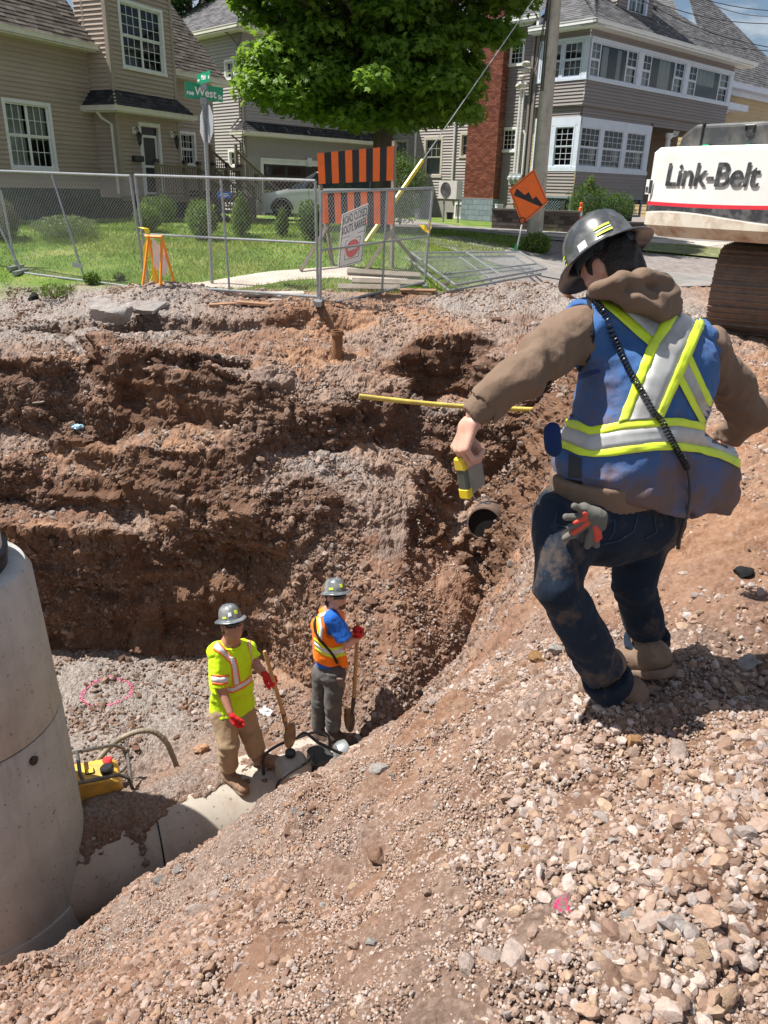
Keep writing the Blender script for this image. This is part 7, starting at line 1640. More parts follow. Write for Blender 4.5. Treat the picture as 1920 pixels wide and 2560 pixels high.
def hardhat(name,c,f,u,m_,parent,stickers=(),sc=1.,label=None):
    """full brim hard hat: dome, ribs, brim, lining and suspension"""
    f=unit(f);u=unit(np.array(u)-f*np.dot(u,f));r=np.cross(f,u);M=np.eye(4);M[:3,0]=r;M[:3,1]=f;M[:3,2]=u;M[:3,3]=c
    n=64; prof=[(.0,.150),(.03,.149),(.06,.142),(.085,.128),(.104,.106),(.117,.078),(.124,.045),(.128,.016),(.132,.004),(.150,-.002),(.168,-.010),(.178,-.018),(.180,-.022),(.177,-.024),(.166,-.016),(.148,-.008),(.128,-.003),(.121,.01),(.115,.045),(.108,.076),(.095,.102),(.078,.120),(.055,.134),(.0,.141)]
    V=[];Fs=[]
    for i,(q,z) in enumerate(prof):
        for k in range(n):
            a=2*PI*k/n; x=q*.90*math.cos(a);y=q*1.06*math.sin(a); rib=0
            if i in range(1,7): 
                for xr in (-.038,0,.038): rib=max(rib,.0045*math.exp(-((x-xr)/.006)**2)*sstep(0,.03,q))
            dz=-.010*abs(math.sin(a))**3*(1 if q>.13 else 0)+(.004 if q>.13 and math.cos(a)**2>.6 else 0)
            V.append(((x)*sc,(y)*sc,(z+rib+dz)*sc))
    m_n=len(prof)
    for i in range(m_n-1):
        for k in range(n): l=(k+1)%n;Fs.append((i*n+k,i*n+l,(i+1)*n+l,(i+1)*n+k))
    mb=MB();mb.add(xf(M,np.array(V)),Fs);hat=mb.build('hard_hat',m_,parent,smooth='auto')
    if label: hat['label']=label
    mb=MB()
    for a0 in (0,PI/2): mb.tube([xf(M,np.array([[.098*math.cos(t)*math.cos(a0)*sc,.11*math.cos(t)*math.sin(a0)*sc,(.02+.095*math.sin(t))*sc]]))[0] for t in np.linspace(0,PI,14)],.006,4)
    V=[];Fs=[];n2=40
    for k in range(n2):
        a=2*PI*k/n2
        for q,z in ((.100,.018),(.104,-.018),(.100,-.018),(.096,.018)): V.append((q*.86*math.cos(a)*sc,q*1.02*math.sin(a)*sc,z*sc))
    for k in range(n2):
        l=(k+1)%n2
        for j in range(4): Fs.append((4*k+j,4*l+j,4*l+(j+1)%4,4*k+(j+1)%4))
    mb.add(xf(M,np.array(V)),Fs);mb.build('suspension',mat('suspension_webbing',(.06,.075,.09),.6),hat)
    mb=MB();mb.lathe([(.022*sc,0),(.024*sc,.008),(.020*sc,.018),(.006*sc,.02)],M=M@np.array([[1,0,0,0],[0,0,-1,-.108*sc],[0,1,0,-.012*sc],[0,0,0,1]]),n=20);mb.build('ratchet_knob',MATS['suspension_webbing'],hat,smooth='auto')
    def onhat(az,el,off=.002):   # point on the dome: azimuth from forward towards the right, elevation
        q=np.interp(el,[p[1] for p in prof[:9]][::-1],[p[0] for p in prof[:9]][::-1]); a=PI/2-az; return np.array([q*.9*math.cos(a)*(1+off/.1)*sc,q*1.06*math.sin(a)*(1+off/.1)*sc,(el+off*.4)*sc])
    for (az0,az1,z0,z1,mt,nm) in stickers:
        V=[];nn=10;kk=4
        for i in range(nn):
            for j in range(kk): V.append(onhat(az0+(az1-az0)*i/(nn-1),z0+(z1-z0)*j/(kk-1),.0035))
        Fs=[(i*kk+j,(i+1)*kk+j,(i+1)*kk+j+1,i*kk+j+1) for i in range(nn-1) for j in range(kk-1)]
        npmesh(nm,xf(M,np.array(V)),np.array(Fs),mt,hat,smooth=True)
    return hat,M
def boot(name,ank,heel,toe,up,m_,parent,sc=1.,h=.006,sole=None,seed=0):
    """ank ankle centre, heel/toe points on the sole line, up = away from the sole"""
    ank,heel,toe=[np.array(q,float) for q in (ank,heel,toe)]; f=unit(toe-heel);up=unit(np.array(up)-f*np.dot(up,f));r=np.cross(f,up);L=np.linalg.norm(toe-heel); P=lambda a,b,c:heel+f*a*L+r*b+up*c
    s=SDF(*bounds([ank+up*.1,heel,toe],.12),h); s.cap(P(.16,0,.055*sc),P(.80,0,.042*sc),.046*sc,.046*sc,.03,flat=(up,.95)); s.cap(P(.72,0,.045*sc),P(.84,.004,.04*sc),.05*sc,.046*sc,.02,flat=(up,.85)); s.cap(P(.2,0,.07*sc),ank,.05*sc,.052*sc,.035);s.cap(P(.45,0,.065*sc),ank+f*.03,.042*sc,.045*sc,.03); s.cap(ank,ank+up*.07*sc,.055*sc,.06*sc,.02)
    s.plane(P(0,0,.018*sc),-up); s.wrinkle(cloth(16,seed),.004); b=s.obj(name,m_,parent,1)
    s=SDF(*bounds([heel,toe],.09),h*.9); s.cap(P(.13,0,.01),P(.40,0,.01),.047*sc,.043*sc,.02,flat=(up,1));s.cap(P(.4,0,.01),P(.85,.003,.01),.043*sc,.053*sc,.02); s.plane(P(0,0,.024*sc),up,.003);s.plane(P(0,0,-.010*sc),-up,.003)
    g=SDF(*bounds([P(.40,0,0)],.08),.01)
    s.cap(P(.42,-.08,-.018),P(.42,.08,-.018),.018*sc,.018*sc,.004,op='cut'); s.obj('sole',sole,b,0)
    mb=MB()
    for k in range(5):
        a=.50-.055*k+.02; c=P(.52-.07*k,0,.095*sc+.018*k); mb.tube([c-r*.022,c+f*.006+up*.006,c+r*.022],.0028,5)
    mb.build('laces',mat('boot_lace',(.10,.075,.05),.9),b); return b
# ---------------------------------------------------------------- skin and clothing colours
def skinmat(name,c):
    m_,nt,b=newmat(name); col=ramp(nt,noise(nt,14,6,.6),[(.3,tuple(x*q for x,q in zip(c,(.82,.72,.70)))),(.7,c)]); nt.links.new(col,b.inputs['Base Color']); b.inputs['Roughness'].default_value=.5
    b.inputs['Subsurface Weight'].default_value=.12; b.inputs['Subsurface Radius'].default_value=(.02,.008,.004); b.inputs['Subsurface Scale'].default_value=.4; bump(nt,b,noise(nt,160,3,.6),.12,.002); return m_
def fabric(name,c,dirt=None,amt=.3,dscale=5,rough=.9,bs=420,var=.1,b2=.35,low=None):
    m_,nt,b=newmat(name); f=noise(nt,7,6,.6); col=ramp(nt,f,[(.3,tuple(x*(1-var) for x in c)),(.7,tuple(min(1,x*(1+var)) for x in c))])
    if dirt:
        nf=noise(nt,dscale,9,.7)
        if low:      # ground-in dirt, heaviest along the bottom of the garment
            t_=nt.nodes.new('ShaderNodeTexCoord');sx=nt.nodes.new('ShaderNodeSeparateXYZ');nt.links.new(t_.outputs['Object'],sx.inputs[0]);mr=nt.nodes.new('ShaderNodeMapRange');mr.inputs['From Min'].default_value=low[0];mr.inputs['From Max'].default_value=low[1];mr.inputs['To Min'].default_value=.20;mr.inputs['To Max'].default_value=-.02;nt.links.new(sx.outputs['Z'],mr.inputs['Value']);ad=nt.nodes.new('ShaderNodeMath');nt.links.new(nf,ad.inputs[0]);nt.links.new(mr.outputs['Result'],ad.inputs[1]);nf=ad.outputs[0]
        g=ramp(nt,nf,[(.52,(0,0,0)),(.74,(min(1,amt*2.2),)*3)]); col=mixc(nt,g,col,dirt)
    nt.links.new(col,b.inputs['Base Color']); b.inputs['Roughness'].default_value=rough; b.inputs['Specular IOR Level'].default_value=.2; b.inputs['Sheen Weight'].default_value=.04
    bump(nt,b,noise(nt,bs,3,.7),b2,.003)
    b1=b.inputs['Normal'].links[0].from_node; w_=nt.nodes.new('ShaderNodeBump');w_.inputs['Strength'].default_value=.55;w_.inputs['Distance'].default_value=.02; nt.links.new(noise(nt,9,4,.55,sc=(1.6,1.6,1)),w_.inputs['Height']); nt.links.new(w_.outputs['Normal'],b1.inputs['Normal']); return m_
M_SKIN=skinmat('skin_fair',(.62,.36,.27)); M_SKIN2=skinmat('skin_tanned',(.47,.24,.165)); M_HAIR=mat('dark_hair',(.018,.012,.009),.55,.4,60,bmp=.8,bscale=120)
F_HOOD=fabric('brown_fleece',(.18,.122,.086),(.30,.2,.14),.15,4); F_VEST=fabric('blue_vest_cloth',(.048,.125,.31),(.15,.105,.10),.60,3.8,.85,low=(.78,1.02)); F_PIPE=fabric('black_piping',(.015,.015,.017))
F_JEAN=fabric('dark_denim',(.010,.019,.036),(.16,.115,.08),.40,6.5,.9,600,.25); F_BOOT=fabric('dusty_leather',(.20,.135,.095),(.32,.23,.17),.5,7,.75,90); M_SOLE=mat('boot_sole',(.17,.12,.09),.9,.25,12,dirt=(.3,.2,.15),dirtamt=.5)
def walking_man():
    J=PD
    root=empty('person',(1.0,2.45,-.15),0,'worker walking away in dark hard hat, blue vest with yellow cross, brown hoodie and jeans','person')
    pel=J(1530,1275,2.52);wst=J(1560,1160,2.56);cst=J(1615,960,2.66);nk=J(1572,770,2.73);shL=J(1438,838,2.60);shR=J(1768,875,2.88)
    elL=J(1308,935,2.42);wrL=J(1185,1035,2.38);elR=J(1872,1035,3.0);wrR=J(1790,1140,3.15)
    hpL=J(1424,1305,2.42);hpR=J(1610,1295,2.60);knL=J(1394,1465,2.28);anL=J(1520,1700,2.38);knR=J(1586,1462,2.57);anR=J(1618,1600,2.66)
    f=unit([-.42,.90,-.1]);r=unit([.90,.42,0]); hd=J(1522,668,2.70); hf=unit([-.55,.50,-.66]);hu=unit([-.42,.58,.70])
    # --- body (head, neck, trunk, arms, legs and the bare left hand: one mesh)
    s=SDF(*bounds([hd,pel,shL,shR,elL,elR,wrL,wrR,knL,knR,anL,anR],.2),.010)
    P_,A_=head_sdf(s,hd,hf,hu,sc=.99); s.cap(hd-hu*.05,nk,.062,.07,.03); s.cap(nk,cst,.09,.13,.05,flat=(f,.8));s.cap(cst,pel,.13,.13,.05,flat=(f,.8))
    for a,b,c in ((shL,elL,wrL),(shR,elR,wrR)): s.cap(nk,a,.06,.06,.04);s.cap(a,b,.055,.043,.03);s.cap(b,c,.043,.028,.02)
    for a,b,c in ((hpL,knL,anL),(hpR,knR,anR)): s.cap(pel,a,.1,.085,.04);s.cap(a,b,.085,.055,.03);s.cap(b,c,.055,.04,.02)
    hv=unit(J(1158,1110,2.36)-wrL); hs=hand_sdf(wrL+hv*.01,hv,unit([.85,.35,-.15]),(1.2,1.15,1.1,1.1),-1,1.25,.0036,.10,(.9,.9),arm=wrL-elL and None if False else (elL-wrL))
    hm=hs.mesh(); hm=(relax(*hm,1),hm[1]); gr=SDF(*bounds([wrR],.2),.006)
    body=s.obj('body',M_SKIN,root,1,extra=[hm])
    # right hand inside reach of the body, loosely closed
    hs=hand_sdf(wrR,unit(wrR-elR),f,(.7,.8,.8,.8),-1,1.1,.0045,.1,(.4,.3),arm=elR-wrR); V,Fc=hs.mesh(); npmesh('hand',relax(V,Fc,1),Fc,M_SKIN,body,smooth=True)
    # hair
    s=SDF(hd-.22,hd+.22,.006); A=A_; s.ell(P_(0,-.018,.012),np.array([.084,.100,.098])*.96,A,.01); s.cap(P_(-.045,-.055,-.05),P_(.045,-.055,-.05),.036,.036,.03); s.plane(P_(0,.045,.0),unit(hf*.9+hu*.1),.01); s.wrinkle(lambda P:ridged(P*np.array([45,45,20]),3,4),.004)
    for q in(-1,1): s.ell(P_(q*.088,.0,-.02),np.array([.03,.026,.04]),A,.008,'cut')
    s.obj('hair',M_HAIR,body,1)
    # --- hoodie
    s=SDF(*bounds([nk,pel,shL,shR,elL,elR,wrL,wrR],.25),.0085)
    s.cap(cst,wst,.205,.20,.05,flat=(f,.72));s.cap(wst,pel+f*.0,.20,.205,.04,flat=(f,.74)); s.cap(nk-np.array([0,0,.09]),cst,.13,.20,.06,flat=(f,.75)); s.cap(shL+r*.05,shR-r*.05,.095,.095,.06,flat=(f,.95))
    s.cap(shL,elL,.088,.070,.04);s.cap(elL,wrL,.070,.047,.025);s.cap(shR,elR,.080,.066,.04);s.cap(elR,wrR,.066,.047,.025)
    s.plane(np.array([pel[0],pel[1],.685]),unit([.03,0,-1]))
    d=unit(wrL-elL); s.cap(wrL+d*.015,wrL+d*.1,.09,.09,.004,op='cut'); d2=unit(wrR-elR); s.cap(wrR+d2*.015,wrR+d2*.1,.09,.09,.004,op='cut')
    s.wrinkle(cloth(7,31,(1,1,1)),.016)
    aL=unit(elL-shL);aF=unit(wrL-elL)
    def folds(P):
        t=(P-elL)@aF; w_=np.exp(-(((P-elL)@aF-.02)/.13)**2)*np.exp(-(np.linalg.norm(P-elL-np.outer((P-elL)@aF,aF),axis=1)/.2)**2); return w_*np.sin((t+.5*((P-elL)@r)+.02*fbm(P*9,2,6))*62)
    s.wrinkle(folds,.011)
    s.wrinkle(lambda P:ridged(P*np.array([6,6,9])+fbm(P*3,2,7)[:,None],3,77)-.35,.008)
    hood=s.obj('hoodie',F_HOOD,root,1)
    # gathered hood and collar, folded down the nape
    s=SDF(nk-.32,nk+.32,.0075); b=-f
    nb=nk+np.array([.01,0,.03]); ring=[J(1488,742,2.64),J(1500,722,2.57),J(1545,700,2.53),J(1610,695,2.56),J(1660,712,2.64),J(1680,740,2.70),J(1686,762,2.74)]
    for a_,b_ in zip(ring[:-1],ring[1:]): s.cap(a_,b_,.020,.024,.018)
    lo=[J(1540,728,2.56),J(1590,750,2.53),J(1650,768,2.56),J(1682,772,2.64)]
    for a_,b_ in zip(lo[:-1],lo[1:]): s.cap(a_,b_,.030,.030,.025)
    s.cap(J(1575,728,2.62),J(1635,748,2.64),.062,.068,.04); s.cap(nk,nk-hu*-.02,.075,.075,.04)
    s.wrinkle(lambda P:np.sin((P@unit([.25,.3,1]))*60+6*fbm(P*5,2,9))*.7+.8*(1-2*np.abs(vnoise(P*11,44))),.008)
    s.obj('hood',F_HOOD,hood,2)
    hb=SDF(*bounds([pel],.33),.008); hb.cap(np.array([pel[0]-.01,pel[1],.72]),np.array([pel[0]-.01,pel[1],.75]),.228,.228,.01,flat=(f,.74)); hb.plane(np.array([pel[0],pel[1],.675]),unit([.03,0,-1])); hb.plane(np.array([pel[0],pel[1],.765]),unit([-.03,0,1])); hb.wrinkle(lambda P:np.sin((P@r)*260),.0015); hb.wrinkle(cloth(6,3),.008); hb.obj('hem_band',F_HOOD,hood,1)
    cf=SDF(*bounds([wrL],.14),.006); d=unit(wrL-elL); cf.cap(wrL-d*.055,wrL+d*.012,.058,.043,.01); cf.plane(wrL+d*.014,d); cf.plane(wrL-d*.06,-d); cf.wrinkle(lambda P:np.sin(np.arctan2((P-wrL)@np.cross(d,[0,0,1]),(P-wrL)[:,2])*26),.0012); cf.obj('cuff',F_HOOD,hood,1)
    CR=np.array([unit([.6,.1,.8]),unit([-.5,.3,.75]),unit([.1,1,0])]).T
    # --- vest: looser shell over the trunk, open at the arms, flaring at the hem
    s=SDF(*bounds([nk,pel,shL,shR],.34),.0075)
    hemc=J(1600,1215,2.60)
    s.cap(nk-np.array([0,0,.10]),cst,.158,.232,.06,flat=(f,.86));s.cap(cst,wst,.236,.246,.05,flat=(f,.82));s.cap(wst,hemc-np.array([.02,0,.0]),.246,.285,.05,flat=(f,.78)); s.cap(shL+r*.075,shR-r*.075,.108,.108,.06,flat=(f,.92))
    s.cap(J(1685,1170,2.56),J(1742,1195,2.66),.11,.125,.08);s.cap(J(1742,1195,2.66),J(1755,1245,2.68),.12,.12,.07)   # the billowing tail on the right
    s.cap(shL-r*.16+np.array([0,0,.05]),shL+r*.0-np.array([0,0,.10])+aL*.10,.10,.125,.02,op='cut'); s.cap(shL,elL,.10,.10,.02,op='cut'); s.cap(shR+r*.10+np.array([0,0,.0]),shR-r*.01-np.array([0,0,.12]),.09,.10,.02,op='cut');s.cap(shR+r*.02,elR,.10,.10,.02,op='cut')
    s.ell(nk+hu*.02,(.10,.10,.09),None,.03,'cut')
    def hemshape(): pass
    ha,hb_=J(1378,1206,2.42),J(1810,1292,2.60);nh=unit(np.cross(hb_-ha,f));nh=-nh if nh[2]>0 else nh;s.plane(ha,nh,.01)
    s.cap(hemc+np.array([-.02,0,-.16]),hemc+np.array([.0,0,-.08]),.222,.215,.02,flat=(f,.74),op='cut')
    s.wrinkle(lambda P:fbm(P*5,3,61)+.9*np.sin((P@unit([.3,.2,1]))*24+3*fbm(P*3,2,9))*sstep(1.0,.5,(P[:,2])),.012)
    s.wrinkle(lambda P:(1-2*np.abs(vnoise(P@CR*np.array([3.2,9,3.2])+.6*fbm(P*3,2,5)[:,None],68)))-.1,.009);s.wrinkle(lambda P:ridged(P*np.array([11,11,17]),3,67)-.3,.006)
    vest=s.obj('vest',F_VEST,root,2)
    Z=lambda x,y:(1100+x/2.023,500+y/2.023); ZZ=lambda L_:[Z(*p) for p in L_]
    bv=bvh_of([vest])
    T=lambda A,B,nm,m_,off=.004,**k:tape_on(bv,ZZ(A),ZZ(B),nm,m_,vest,off,**k)
    # cross on the back
    T([(742,468),(1060,745),(1190,905),(1310,1128)],[(805,455),(1092,712),(1220,880),(1352,1140)],'yellow_tape',M_HIVY,.0045)
    T([(805,455),(1092,712),(1220,880),(1352,1140)],[(960,470),(1165,640),(1262,800),(1428,1150)],'silver_tape',M_SILV,.004)
    T([(1040,555),(1140,650),(1240,800),(1400,1148)],[(1090,560),(1172,632),(1275,800),(1445,1175)],'yellow_tape',M_HIVY,.0045)
    T([(1225,548),(1085,760),(950,1120)],[(1298,602),(1255,730),(1085,1108)],'silver_tape',M_SILV,.008)
    T([(1170,545),(1040,760),(900,1128)],[(1226,552),(1088,770),(952,1116)],'yellow_tape',M_HIVY,.009)
    T([(1290,600),(1235,740),(1078,1108)],[(1334,628),(1280,755),(1122,1102)],'yellow_tape',M_HIVY,.009)
    ut=[(560,1085),(583,1090),(640,1110),(700,1122),(760,1150),(850,1135),(950,1115),(1080,1105),(1200,1100),(1300,1120),(1400,1145),(1480,1190),(1530,1225)];ub=[(560,1130),(588,1135),(640,1150),(700,1165),(760,1190),(850,1177),(950,1158),(1080,1147),(1200,1142),(1300,1158),(1400,1188),(1470,1232),(1530,1262)]
    lt=[(558,1195),(578,1205),(640,1225),(700,1250),(770,1270),(850,1260),(950,1245),(1080,1230),(1200,1225),(1300,1240),(1400,1265),(1460,1290),(1525,1320)];lb=[(555,1232),(578,1243),(640,1265),(700,1290),(780,1300),(850,1297),(950,1282),(1080,1267),(1200,1265),(1300,1280),(1400,1305),(1460,1330),(1520,1362)]
    T(ut,ub,'yellow_tape',M_HIVY,.0065,n=70);T(ub,lt,'silver_tape',M_SILV,.006,n=70);T(lt,lb,'yellow_tape',M_HIVY,.0065,n=70)
    # armhole piping
    T([(735,470),(752,560),(765,690),(745,790),(700,850),(600,868)],[(752,466),(770,560),(783,690),(760,800),(712,866),(600,885)],'piping',F_PIPE,.004,n=60)
    T([(685,900),(690,885),(800,855),(808,862)],[(690,915),(700,905),(812,872),(812,876)],'pocket_flap_seam',fabric('vest_seam',(.03,.06,.2)),.003)
    T([(560,1412),(640,1408),(720,1420)],[(560,1432),(640,1428),(720,1438)],'hem_binding',F_PIPE,.004)
    FM=fabric('grey_mesh',(.05,.052,.06)); T([(640,925),(640,1095)],[(668,925),(672,1100)],'mesh_insert',FM,.003); T([(655,1285),(650,1400)],[(715,1305),(715,1405)],'mesh_insert',FM,.003)
    # coiled radio cord
    pts=[(755,498),(790,535),(820,575),(860,680),(900,760),(945,850),(990,920),(1030,990),(1070,1070),(1110,1120),(1150,1190),(1180,1260),(1215,1310),(1240,1350)]
    Q=[];o=Vector((0,0,CZ)); bh=bvh_of([vest,hood])
    for p in ZZ(pts):
        d=Vector(ray(*p)).normalized();h=bh.ray_cast(o,d)
        if h[0] is not None: nn_=h[1] if h[1].dot(d)<0 else -h[1]; Q.append(np.array(h[0]+nn_*.014))
    S_=spline(Q,900);coil=[]
    for i,p in enumerate(S_):
        t=unit(S_[min(i+1,899)]-S_[max(i-1,0)]);u=unit(np.cross(t,[0,1,0]));v=np.cross(t,u);a=2*PI*i/15.; coil.append(p+(u*math.cos(a)+v*math.sin(a))*.0085)
    mb=MB();mb.tube(coil,.0032,5);cord=mb.build('coiled_cord',M_BLACK,root,smooth='auto')
    e=Q[-1];mb=MB();mb.tube(spline([e,J(1725,1235,2.42),J(1715,1290,2.40),J(1700,1340,2.42),J(1695,1372,2.42)],20),[.004]*8+[.007]*12,6);mb.build('loose_strap',M_BLACK,cord)
    # radio pouch on the left hip
    s=SDF(*bounds([J(1372,1085,2.36),J(1375,1130,2.36)],.15),.006);s.cap(J(1382,1078,2.40),J(1384,1118,2.40),.030,.030,.02,flat=(f,.8));s.wrinkle(cloth(14,8),.005);s.obj('side_pouch',fabric('navy_pouch',(.012,.03,.11)),vest,1)
    # --- jeans
    s=SDF(*bounds([pel,hpL,hpR,knL,knR,anL,anR],.24),.0085)
    s.cap(pel+np.array([0,0,.07]),pel,.19,.195,.04,flat=(f,.76)); s.cap(hpL+r*.02,hpR-r*.0,.140,.145,.05,flat=(f,.95)); s.cap(hpL+np.array([0,0,.02]),knL,.128,.076,.02);s.cap(knL,knL*.5+anL*.5,.074,.080,.02);s.cap(knL*.5+anL*.5,anL,.080,.074,.02);s.cap(hpR+np.array([0,0,.02]),knR,.118,.074,.02);s.cap(knR,knR*.5+anR*.5,.074,.075,.02);s.cap(knR*.5+anR*.5,anR,.075,.067,.02)
    s.ell(pel-f*.07-r*.085+np.array([0,0,-.04]),(.105,.085,.105),None,.05);s.ell(pel-f*.07+r*.085+np.array([0,0,-.04]),(.105,.085,.105),None,.05)
    s.plane(np.array([0,0,.715]),(0,0,1));s.plane(anR+unit(anR-knR)*.04,unit(anR-knR)) if False else None
    dL=unit(anL-knL);dR=unit(anR-knR); s.cap(anL+dL*.03,anL+dL*.2,.12,.12,.004,op='cut');s.cap(anR+dR*.03,anR+dR*.2,.12,.12,.004,op='cut')
    def jf(P):
        o_=0
        for k_,kn_,d_ in ((0,knL,dL),(1,knR,dR)):
            t=(P-kn_)@d_; w_=np.exp(-((t+.0)/.10)**2)*(np.linalg.norm(P-kn_,axis=1)<.22); o_=o_+w_*(.2+.9*fbm(P*5,2,90))*np.sin((t+.35*((P-kn_)@r))*62+5*fbm(P*6,2,k_))
            t2=(P-kn_)@d_; L_=.33; w2=sstep(.12,L_,t2)*(np.linalg.norm(P-kn_-d_*t2[:,None],axis=1)<.16); o_=o_+.8*w2*(.3+fbm(P*6,2,93))*np.sin((t2+.4*((P-kn_)@f))*48+5*fbm(P*6,2,4+k_))
        return o_
    s.wrinkle(jf,.008);s.wrinkle(cloth(8,71),.009)
    jean=s.obj('jeans',F_JEAN,root,1); bj=bvh_of([jean])
    Z2=lambda x,y:(1200+x/2.304,1200+y/2.304)
    tj=lambda A,B,nm,m_:tape_on(bj,[Z2(*p) for p in A],[Z2(*p) for p in B],nm,m_,jean,.002,24,3)
    F_ST=fabric('denim_seam',(.03,.05,.085)); tj([(700,225),(780,228),(775,300),(745,345)],[(706,232),(772,236),(768,300),(738,340)],'pocket_seam',F_ST);tj([(905,190),(880,290),(800,345),(700,365)],[(911,190),(886,295),(803,352),(700,372)],'seat_seam',F_ST);tj([(1000,205),(1010,300),(950,330)],[(1006,205),(1017,303),(952,337)],'pocket_seam',F_ST);tj([(440,180),(430,260),(500,275)],[(447,180),(437,254),(500,268)],'pocket_seam',F_ST)
    for an_,d_ in ((anR,dR),(anL,dL)):
        s=SDF(*bounds([an_],.16),.006);s.cap(an_-d_*.025,an_+d_*.03,.088,.088,.01);s.plane(an_+d_*.034,d_,.006);s.plane(an_-d_*.03,-d_,.006);s.cap(an_+d_*.01,an_+d_*.1,.07,.07,.004,op='cut');s.wrinkle(cloth(13,9),.006);s.obj('turn_up',F_JEAN,jean,1)
    # --- boots
    fl=unit([-.80,.42,-.30]); hz=Hs(1.02,2.42)
    boot('boot',anL+dL*.03,J(1614,1786,2.33),J(1614,1786,2.33)+unit([-.52,.80,-.30])*.31,(-.1,.1,1),F_BOOT,root,1.12,.0065,M_SOLE,1)
    hR=J(1695,1705,2.62);tR=J(1592,1728,2.52); hR=J(1678,1684,2.50);tR=hR+unit([-.50,.72,-.48]); boot('boot',anR+dR*.035,hR,hR+unit(tR-hR)*.31,unit([-.35,.45,.8]),F_BOOT,root,1.12,.0065,M_SOLE,2)
    # --- hard hat
    hardhat('hard_hat',hd+hu*.050-hf*.0,hf,unit(hu-hf*.02),M_HAT,root,[(-2.5,-2.05,.018,.026,M_HIVY,'reflective_sticker'),(-2.5,-2.05,.032,.036,M_SIGNW,'reflective_sticker'),(-2.5,-2.05,.042,.050,M_HIVY,'reflective_sticker'),(-.9,-.45,.014,.022,M_HIVY,'reflective_sticker'),(-.9,-.45,.032,.038,M_SIGNW,'reflective_sticker'),(-.9,-.45,.044,.052,M_HIVY,'reflective_sticker'),(-1.75,-1.5,.006,.034,M_SIGNW,'clip')],.93)
    return dict(wrL=wrL,hv=hv,pel=pel,r=r,f=f,bj=bj)
WM=walking_man()
# glove hanging from the back pocket: a thing he carries
def pocket_glove():
    o=Vector((0,0,CZ));d=Vector(ray(1452,1285)).normalized();h=WM['bj'].ray_cast(o,d); p=np.array(h[0])+np.array(h[1])*.025 if h[0] is not None else PD(1452,1285,2.3)
    D=p[1]-.015; J=lambda x,y,dd=0:PD(1200+x/2.304,1200+y/2.304,D+dd)
    r=empty('work_glove',p,0,'grey knit glove with red rubber palm stuffed in the back pocket of the walking worker','glove')
    s=SDF(*bounds([J(480,150),J(700,400)],.05),.0032); pm=J(650,215); 
    for a,b in (((645,210),(495,215)),((640,225),(515,270)),((640,235),(490,335)),((655,250),(618,380)),((665,240),(670,375)),((630,190),(545,150))): s.cap(J(*a),J(*b,-.012),.0145,.011,.008)
    s.cap(J(600,165),J(690,215),.020,.026,.012);s.cap(J(650,200),J(690,260),.024,.022,.012);s.wrinkle(cloth(30,3),.002)
    g=s.obj('glove_shell',fabric('grey_knit',(.14,.135,.12),bs=300),r,1)
    s=SDF(*bounds([J(480,150),J(700,400)],.05),.0032)
    for a,b in (((645,200),(545,245)),((645,225),(535,305)),((668,230),(690,330)),((660,230),(672,345)),((640,205),(600,190))): s.cap(J(*a,-.008),J(*b,-.018),.011,.0085,.006)
    s.obj('rubber_palm',mat('red_rubber',(.62,.07,.04),.6,.12,20),r,1)
pocket_glove()
def laser():
    Z=lambda x,y,D:PD(1100+x/2.023,500+y/2.023,D); D0=WM['wrL'][1]-.01
    r=empty('survey_target',Z(170,1380,D0),0,'grey and yellow survey target with a wire hook held by the walking worker','survey tool')
    tl=Z(118,1305,D0-.01);bl=Z(150,1505,D0-.01);tr=Z(212,1238,D0+.09);br=Z(240,1420,D0+.09); x=unit(tr-tl);z=unit(tl-bl);y=unit(np.cross(z,x)); Hh=np.linalg.norm(tl-bl);W_=np.linalg.norm(tr-tl)*.92
    x=unit(x-z*np.dot(x,z)); M=np.eye(4);M[:3,0]=x;M[:3,1]=np.cross(z,x);M[:3,2]=z;M[:3,3]=bl
    mb=MB();mb.bbox((.01,-.0,.0),(W_,.03,Hh),.005,M=M);mb.build('clear_body',mat('smoky_plastic',(.26,.25,.22),.25,.15,14,dirt=(.40,.33,.26),dirtamt=.35),r)
    mb=MB();mb.bbox((-.010,-.004,.0),(.016,.032,Hh*.98),.006,M=M);mb.build('side_grip',mat('olive_plastic',(.09,.10,.075),.5),r)
    for a,b in ((-.004,.035),(Hh-.045,Hh+.002)): mb=MB();mb.bbox((-.012,-.006,a),(.019,.034,b),.006,M=M);mb.build('yellow_end',M_YEL,r)
    mb=MB();mb.bbox((W_-.03,-.003,Hh-.02),(W_+.004,.033,Hh+.004),.004,M=M);mb.build('yellow_end',M_YEL,r)
    hp=Z(140,1215,D0+.01); mb=MB();mb.tube([xf(M,np.array([[.0,.014,Hh]]))[0],xf(M,np.array([[.0,.014,Hh]]))[0]*.4+hp*.6,hp,Z(150,1170,D0+.02)],[.008,.009,.017,.017],10);mb.build('handle',M_BLACK,r,smooth='auto')
    mb=MB();mb.tube([xf(M,np.array([[.02,.014,Hh]]))[0],xf(M,np.array([[W_-.01,.014,Hh+.01]]))[0]],.004,6);mb.build('bail',M_TUBE,r)
    mb=MB();mb.tube(spline([Z(165,1490,D0),Z(180,1515,D0),Z(215,1530,D0),Z(250,1537,D0),Z(250,1520,D0),Z(235,1502,D0),Z(225,1508,D0)],24),.0026,6);mb.build('wire_hook',M_GALV,r)
laser()
